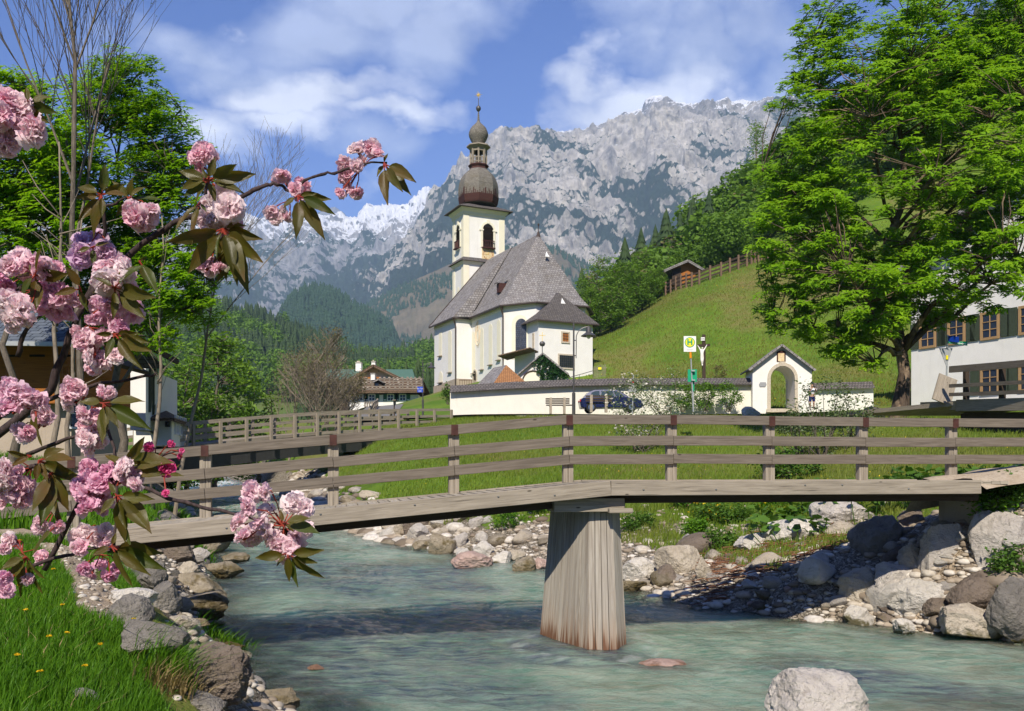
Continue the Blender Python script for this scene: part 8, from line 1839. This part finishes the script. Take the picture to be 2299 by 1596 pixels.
# --- leaves: each folded along its midrib, drooping, with a fine serrated outline
def leaf(px, py, ang_, ln, d=1.42, wd=.42, droop=None, roll=None):
    """ang_ in picture-plane degrees, 0 = right, 90 = down"""
    a = math.radians(ang_); L = ln/F*d; b = cp_(px, py, d); dx = Vector((math.cos(a), R.uniform(-.55, .25), -math.sin(a))).normalized()
    roll = R.uniform(-.9, .9) if roll is None else roll; n = dx.cross(Vector((0, 0, 1))); n = Vector((0, -1, 0)) if n.length < .1 else n.normalized()
    fr = Vector((0, -1, 0)); nn = (fr-dx*fr.dot(dx)).normalized(); sd_ = dx.cross(nn).normalized(); nn2 = nn*math.cos(roll)+sd_*math.sin(roll); sd2_ = dx.cross(nn2).normalized()
    K = 11; V = []; bend = R.uniform(.05, .38); fold = R.uniform(.15, .55)
    for k in range(K):
        u = k/(K-1); w = wd*L*.5*(math.sin(math.pi*min(1, u*1.04)**.82)**.85 if 0 < u < .97 else 0)*(1-.25*u)+.0004; wav = .02*L*math.sin(u*9+roll*5)
        c = b+dx*(L*u*(1-.06*bend*u))-nn2*(bend*L*.5*u*u)+Vector((0, 0, -.10*L*u*u)); jag = 1+.035*(-1)**k
        V += [c-sd2_*w*jag+nn2*(fold*w+wav), c-sd2_*w*.5+nn2*fold*w*.35, c, c+sd2_*w*.5+nn2*fold*w*.35, c+sd2_*w*jag+nn2*(fold*w-wav)]
    V = np.array([tuple(v) for v in V]); Fa = grid_faces(K, 5); return V, Fa, np.array([(k/(K-1), abs(i-2)/2) for k in range(K) for i in range(5)])
def spray(ox, oy, lst, d=1.42, label=None):
    Vs, Fs, Us, o = [], [], [], 0; st = MB(); o0 = cp_(ox, oy, d)
    for it in lst:
        tx, ty = it[0], it[1]; wd = it[2] if len(it) > 2 else R.uniform(.30, .40); a = math.degrees(math.atan2(ty-oy, tx-ox)); D_ = math.hypot(tx-ox, ty-oy); pet = min(16, D_*.14); dd = d+R.uniform(-.03, .03)
        bx_, by_ = ox+math.cos(math.radians(a))*pet, oy+math.sin(math.radians(a))*pet; V, Fc, U = leaf(bx_, by_, a, (D_-pet)*.95, dd, wd*1.08); Vs.append(V); Fs.append(Fc+o); Us.append(U); o += len(V); st.tube([o0, Vector(V[2])], [.0016, .0011], 5)
    V = np.concatenate(Vs); Fc = np.concatenate(Fs); U = np.concatenate(Us); ob = np_mesh('leaf_spray', V, Fc, M['leaf_cherry'], chy, smooth=True)
    lay = ob.data.uv_layers.new(name='UVMap'); lay.data.foreach_set('uv', (U[Fc.ravel()]*np.array([1, .45])).astype(np.float32).ravel()); st.build('leaf_stalk', M['sepal_red'], ob)
Z1 = lambda zx, zy: (zx*.3473, zy*.3473)
Z2 = lambda zx, zy: (zx*.3473, 523.6+zy*.3473)
Z3 = lambda zx, zy: (zx*.3435, 1047.4+zy*.3435)
SP = [(Z1(180, 665), [Z1(175, 545), Z1(345, 610), Z1(400, 735), Z1(370, 840), Z1(215, 800)], 1.42), (Z1(40, 980), [Z1(60, 1045), Z1(75, 1010), Z1(-30, 1050)], 1.42),
(Z1(655, 1260), [Z1(455, 1160), Z1(490, 1290), Z1(700, 1040), Z1(520, 1455), Z1(570, 1520), Z1(830, 1190), Z1(840, 1240), Z1(680, 1420)], 1.44), (Z1(835, 1290), [Z1(880, 1130), Z1(940, 1165), Z1(1060, 1260), Z1(1000, 1370), Z1(760, 1410), Z1(740, 1150)], 1.45),
(Z1(1345, 1165), [Z1(1140, 1080), Z1(1120, 1195), Z1(1190, 1280), Z1(1400, 1000), Z1(1290, 1070), Z1(1560, 1055), Z1(1665, 1085), Z1(1585, 1215), Z1(1400, 1300), Z1(1240, 1290)], 1.40), (Z1(1290, 1310), [Z1(1130, 1500), Z1(1230, 1580), Z1(1340, 1370)], 1.43),
(Z1(1440, 1480), [Z2(1080, 110), Z2(1180, 240), Z2(1390, 170), Z2(1440, 300), Z1(1715, 1545), Z2(1730, 200), Z2(1640, 320), Z2(1600, 370), Z2(1540, 250), Z1(1190, 1550), Z1(1600, 1440)], 1.42), (Z2(1500, 60), [Z2(1420, 330), Z2(1530, 330), Z2(1620, 150), Z2(1350, 190)], 1.45),
(Z1(1925, 1265), [Z1(1785, 1350), Z1(2165, 1290), Z1(2175, 1360), Z1(1940, 1550), Z1(2105, 1530), Z1(2060, 1240), Z1(2020, 1450)], 1.46),
((862, 368), [(868, 335), (938, 403), (930, 445), (866, 460), (905, 440), (845, 400)], 1.47),
(Z2(225, 270), [Z2(300, 60), Z2(20, 260), Z2(110, 420), Z2(290, 520), Z2(520, 280), Z2(180, 190)], 1.42), (Z2(520, 360), [Z2(350, 390), Z2(450, 190), Z2(560, 500)], 1.43), (Z2(600, 90), [Z2(480, 120), Z2(700, 40), Z2(610, 210)], 1.46),
(Z2(740, 350), [Z2(620, 270), Z2(880, 190), Z2(950, 150), Z2(1100, 430), Z2(990, 560), Z2(760, 560), Z2(920, 480), Z2(590, 380)], 1.40), (Z2(900, 180), [Z2(960, 150), Z2(960, 330), Z2(1050, 400)], 1.45),
(Z2(740, 650), [Z2(1010, 700), Z2(1050, 770), Z2(690, 820), Z2(860, 790), Z2(930, 880), Z2(900, 640), Z2(620, 650)], 1.41),
(Z2(670, 1100), [Z2(500, 1065), Z2(965, 1055), Z2(990, 1250), Z2(700, 1370), Z2(765, 1250), Z2(640, 1300)], 1.38),
(Z2(230, 1150), [Z2(260, 1390), Z2(200, 1330)], 1.42), (Z2(200, 1440), [Z2(30, 1400), Z2(80, 1500)], 1.40), (Z2(250, 1470), [Z2(450, 1360), Z2(540, 1410), Z2(570, 1560), Z2(330, 1600), Z2(230, 1600), Z2(470, 1590)], 1.40),
(Z2(800, 1500), [Z2(950, 1290), Z2(660, 1410), Z2(1060, 1400), Z2(1190, 1420), Z2(1120, 1540)], 1.40), (Z2(1080, 1560), [Z2(1170, 1480), Z2(1190, 1560)], 1.41),
(Z3(330, 40), [Z3(210, 200), Z3(250, 300), Z3(340, 400), Z3(450, 280), Z3(440, 180), Z3(560, 60), Z3(360, 150), Z3(430, 400)], 1.41), (Z3(350, 400), [Z3(190, 555), Z3(440, 350)], 1.40),
(Z3(760, 190), [Z3(660, 310), Z3(800, 500), Z3(890, 510), Z3(1100, 420), Z3(830, 400), Z3(1040, 190), Z3(940, 380), Z3(700, 80)], 1.39), (Z3(730, 520), [Z3(860, 780), Z3(990, 700), Z3(1100, 660), Z3(1080, 550), Z3(600, 570), Z3(760, 420)], 1.40),
(Z3(170, 590), [Z3(0, 660), Z3(90, 850), Z3(260, 830), Z3(340, 740), Z3(110, 560), Z3(40, 760)], 1.41),
(Z3(1850, 370), [Z3(1830, 270), Z3(2040, 310), Z3(2120, 400), Z3(1960, 430)], 1.34), (Z3(1880, 570), [Z3(1640, 590), Z3(1880, 760), Z3(1945, 780), Z3(2050, 700), Z3(2140, 720), Z3(2130, 530), Z3(1800, 640), Z3(2080, 620)], 1.35)]
for (o, l, d) in SP: spray(o[0], o[1], l, d)
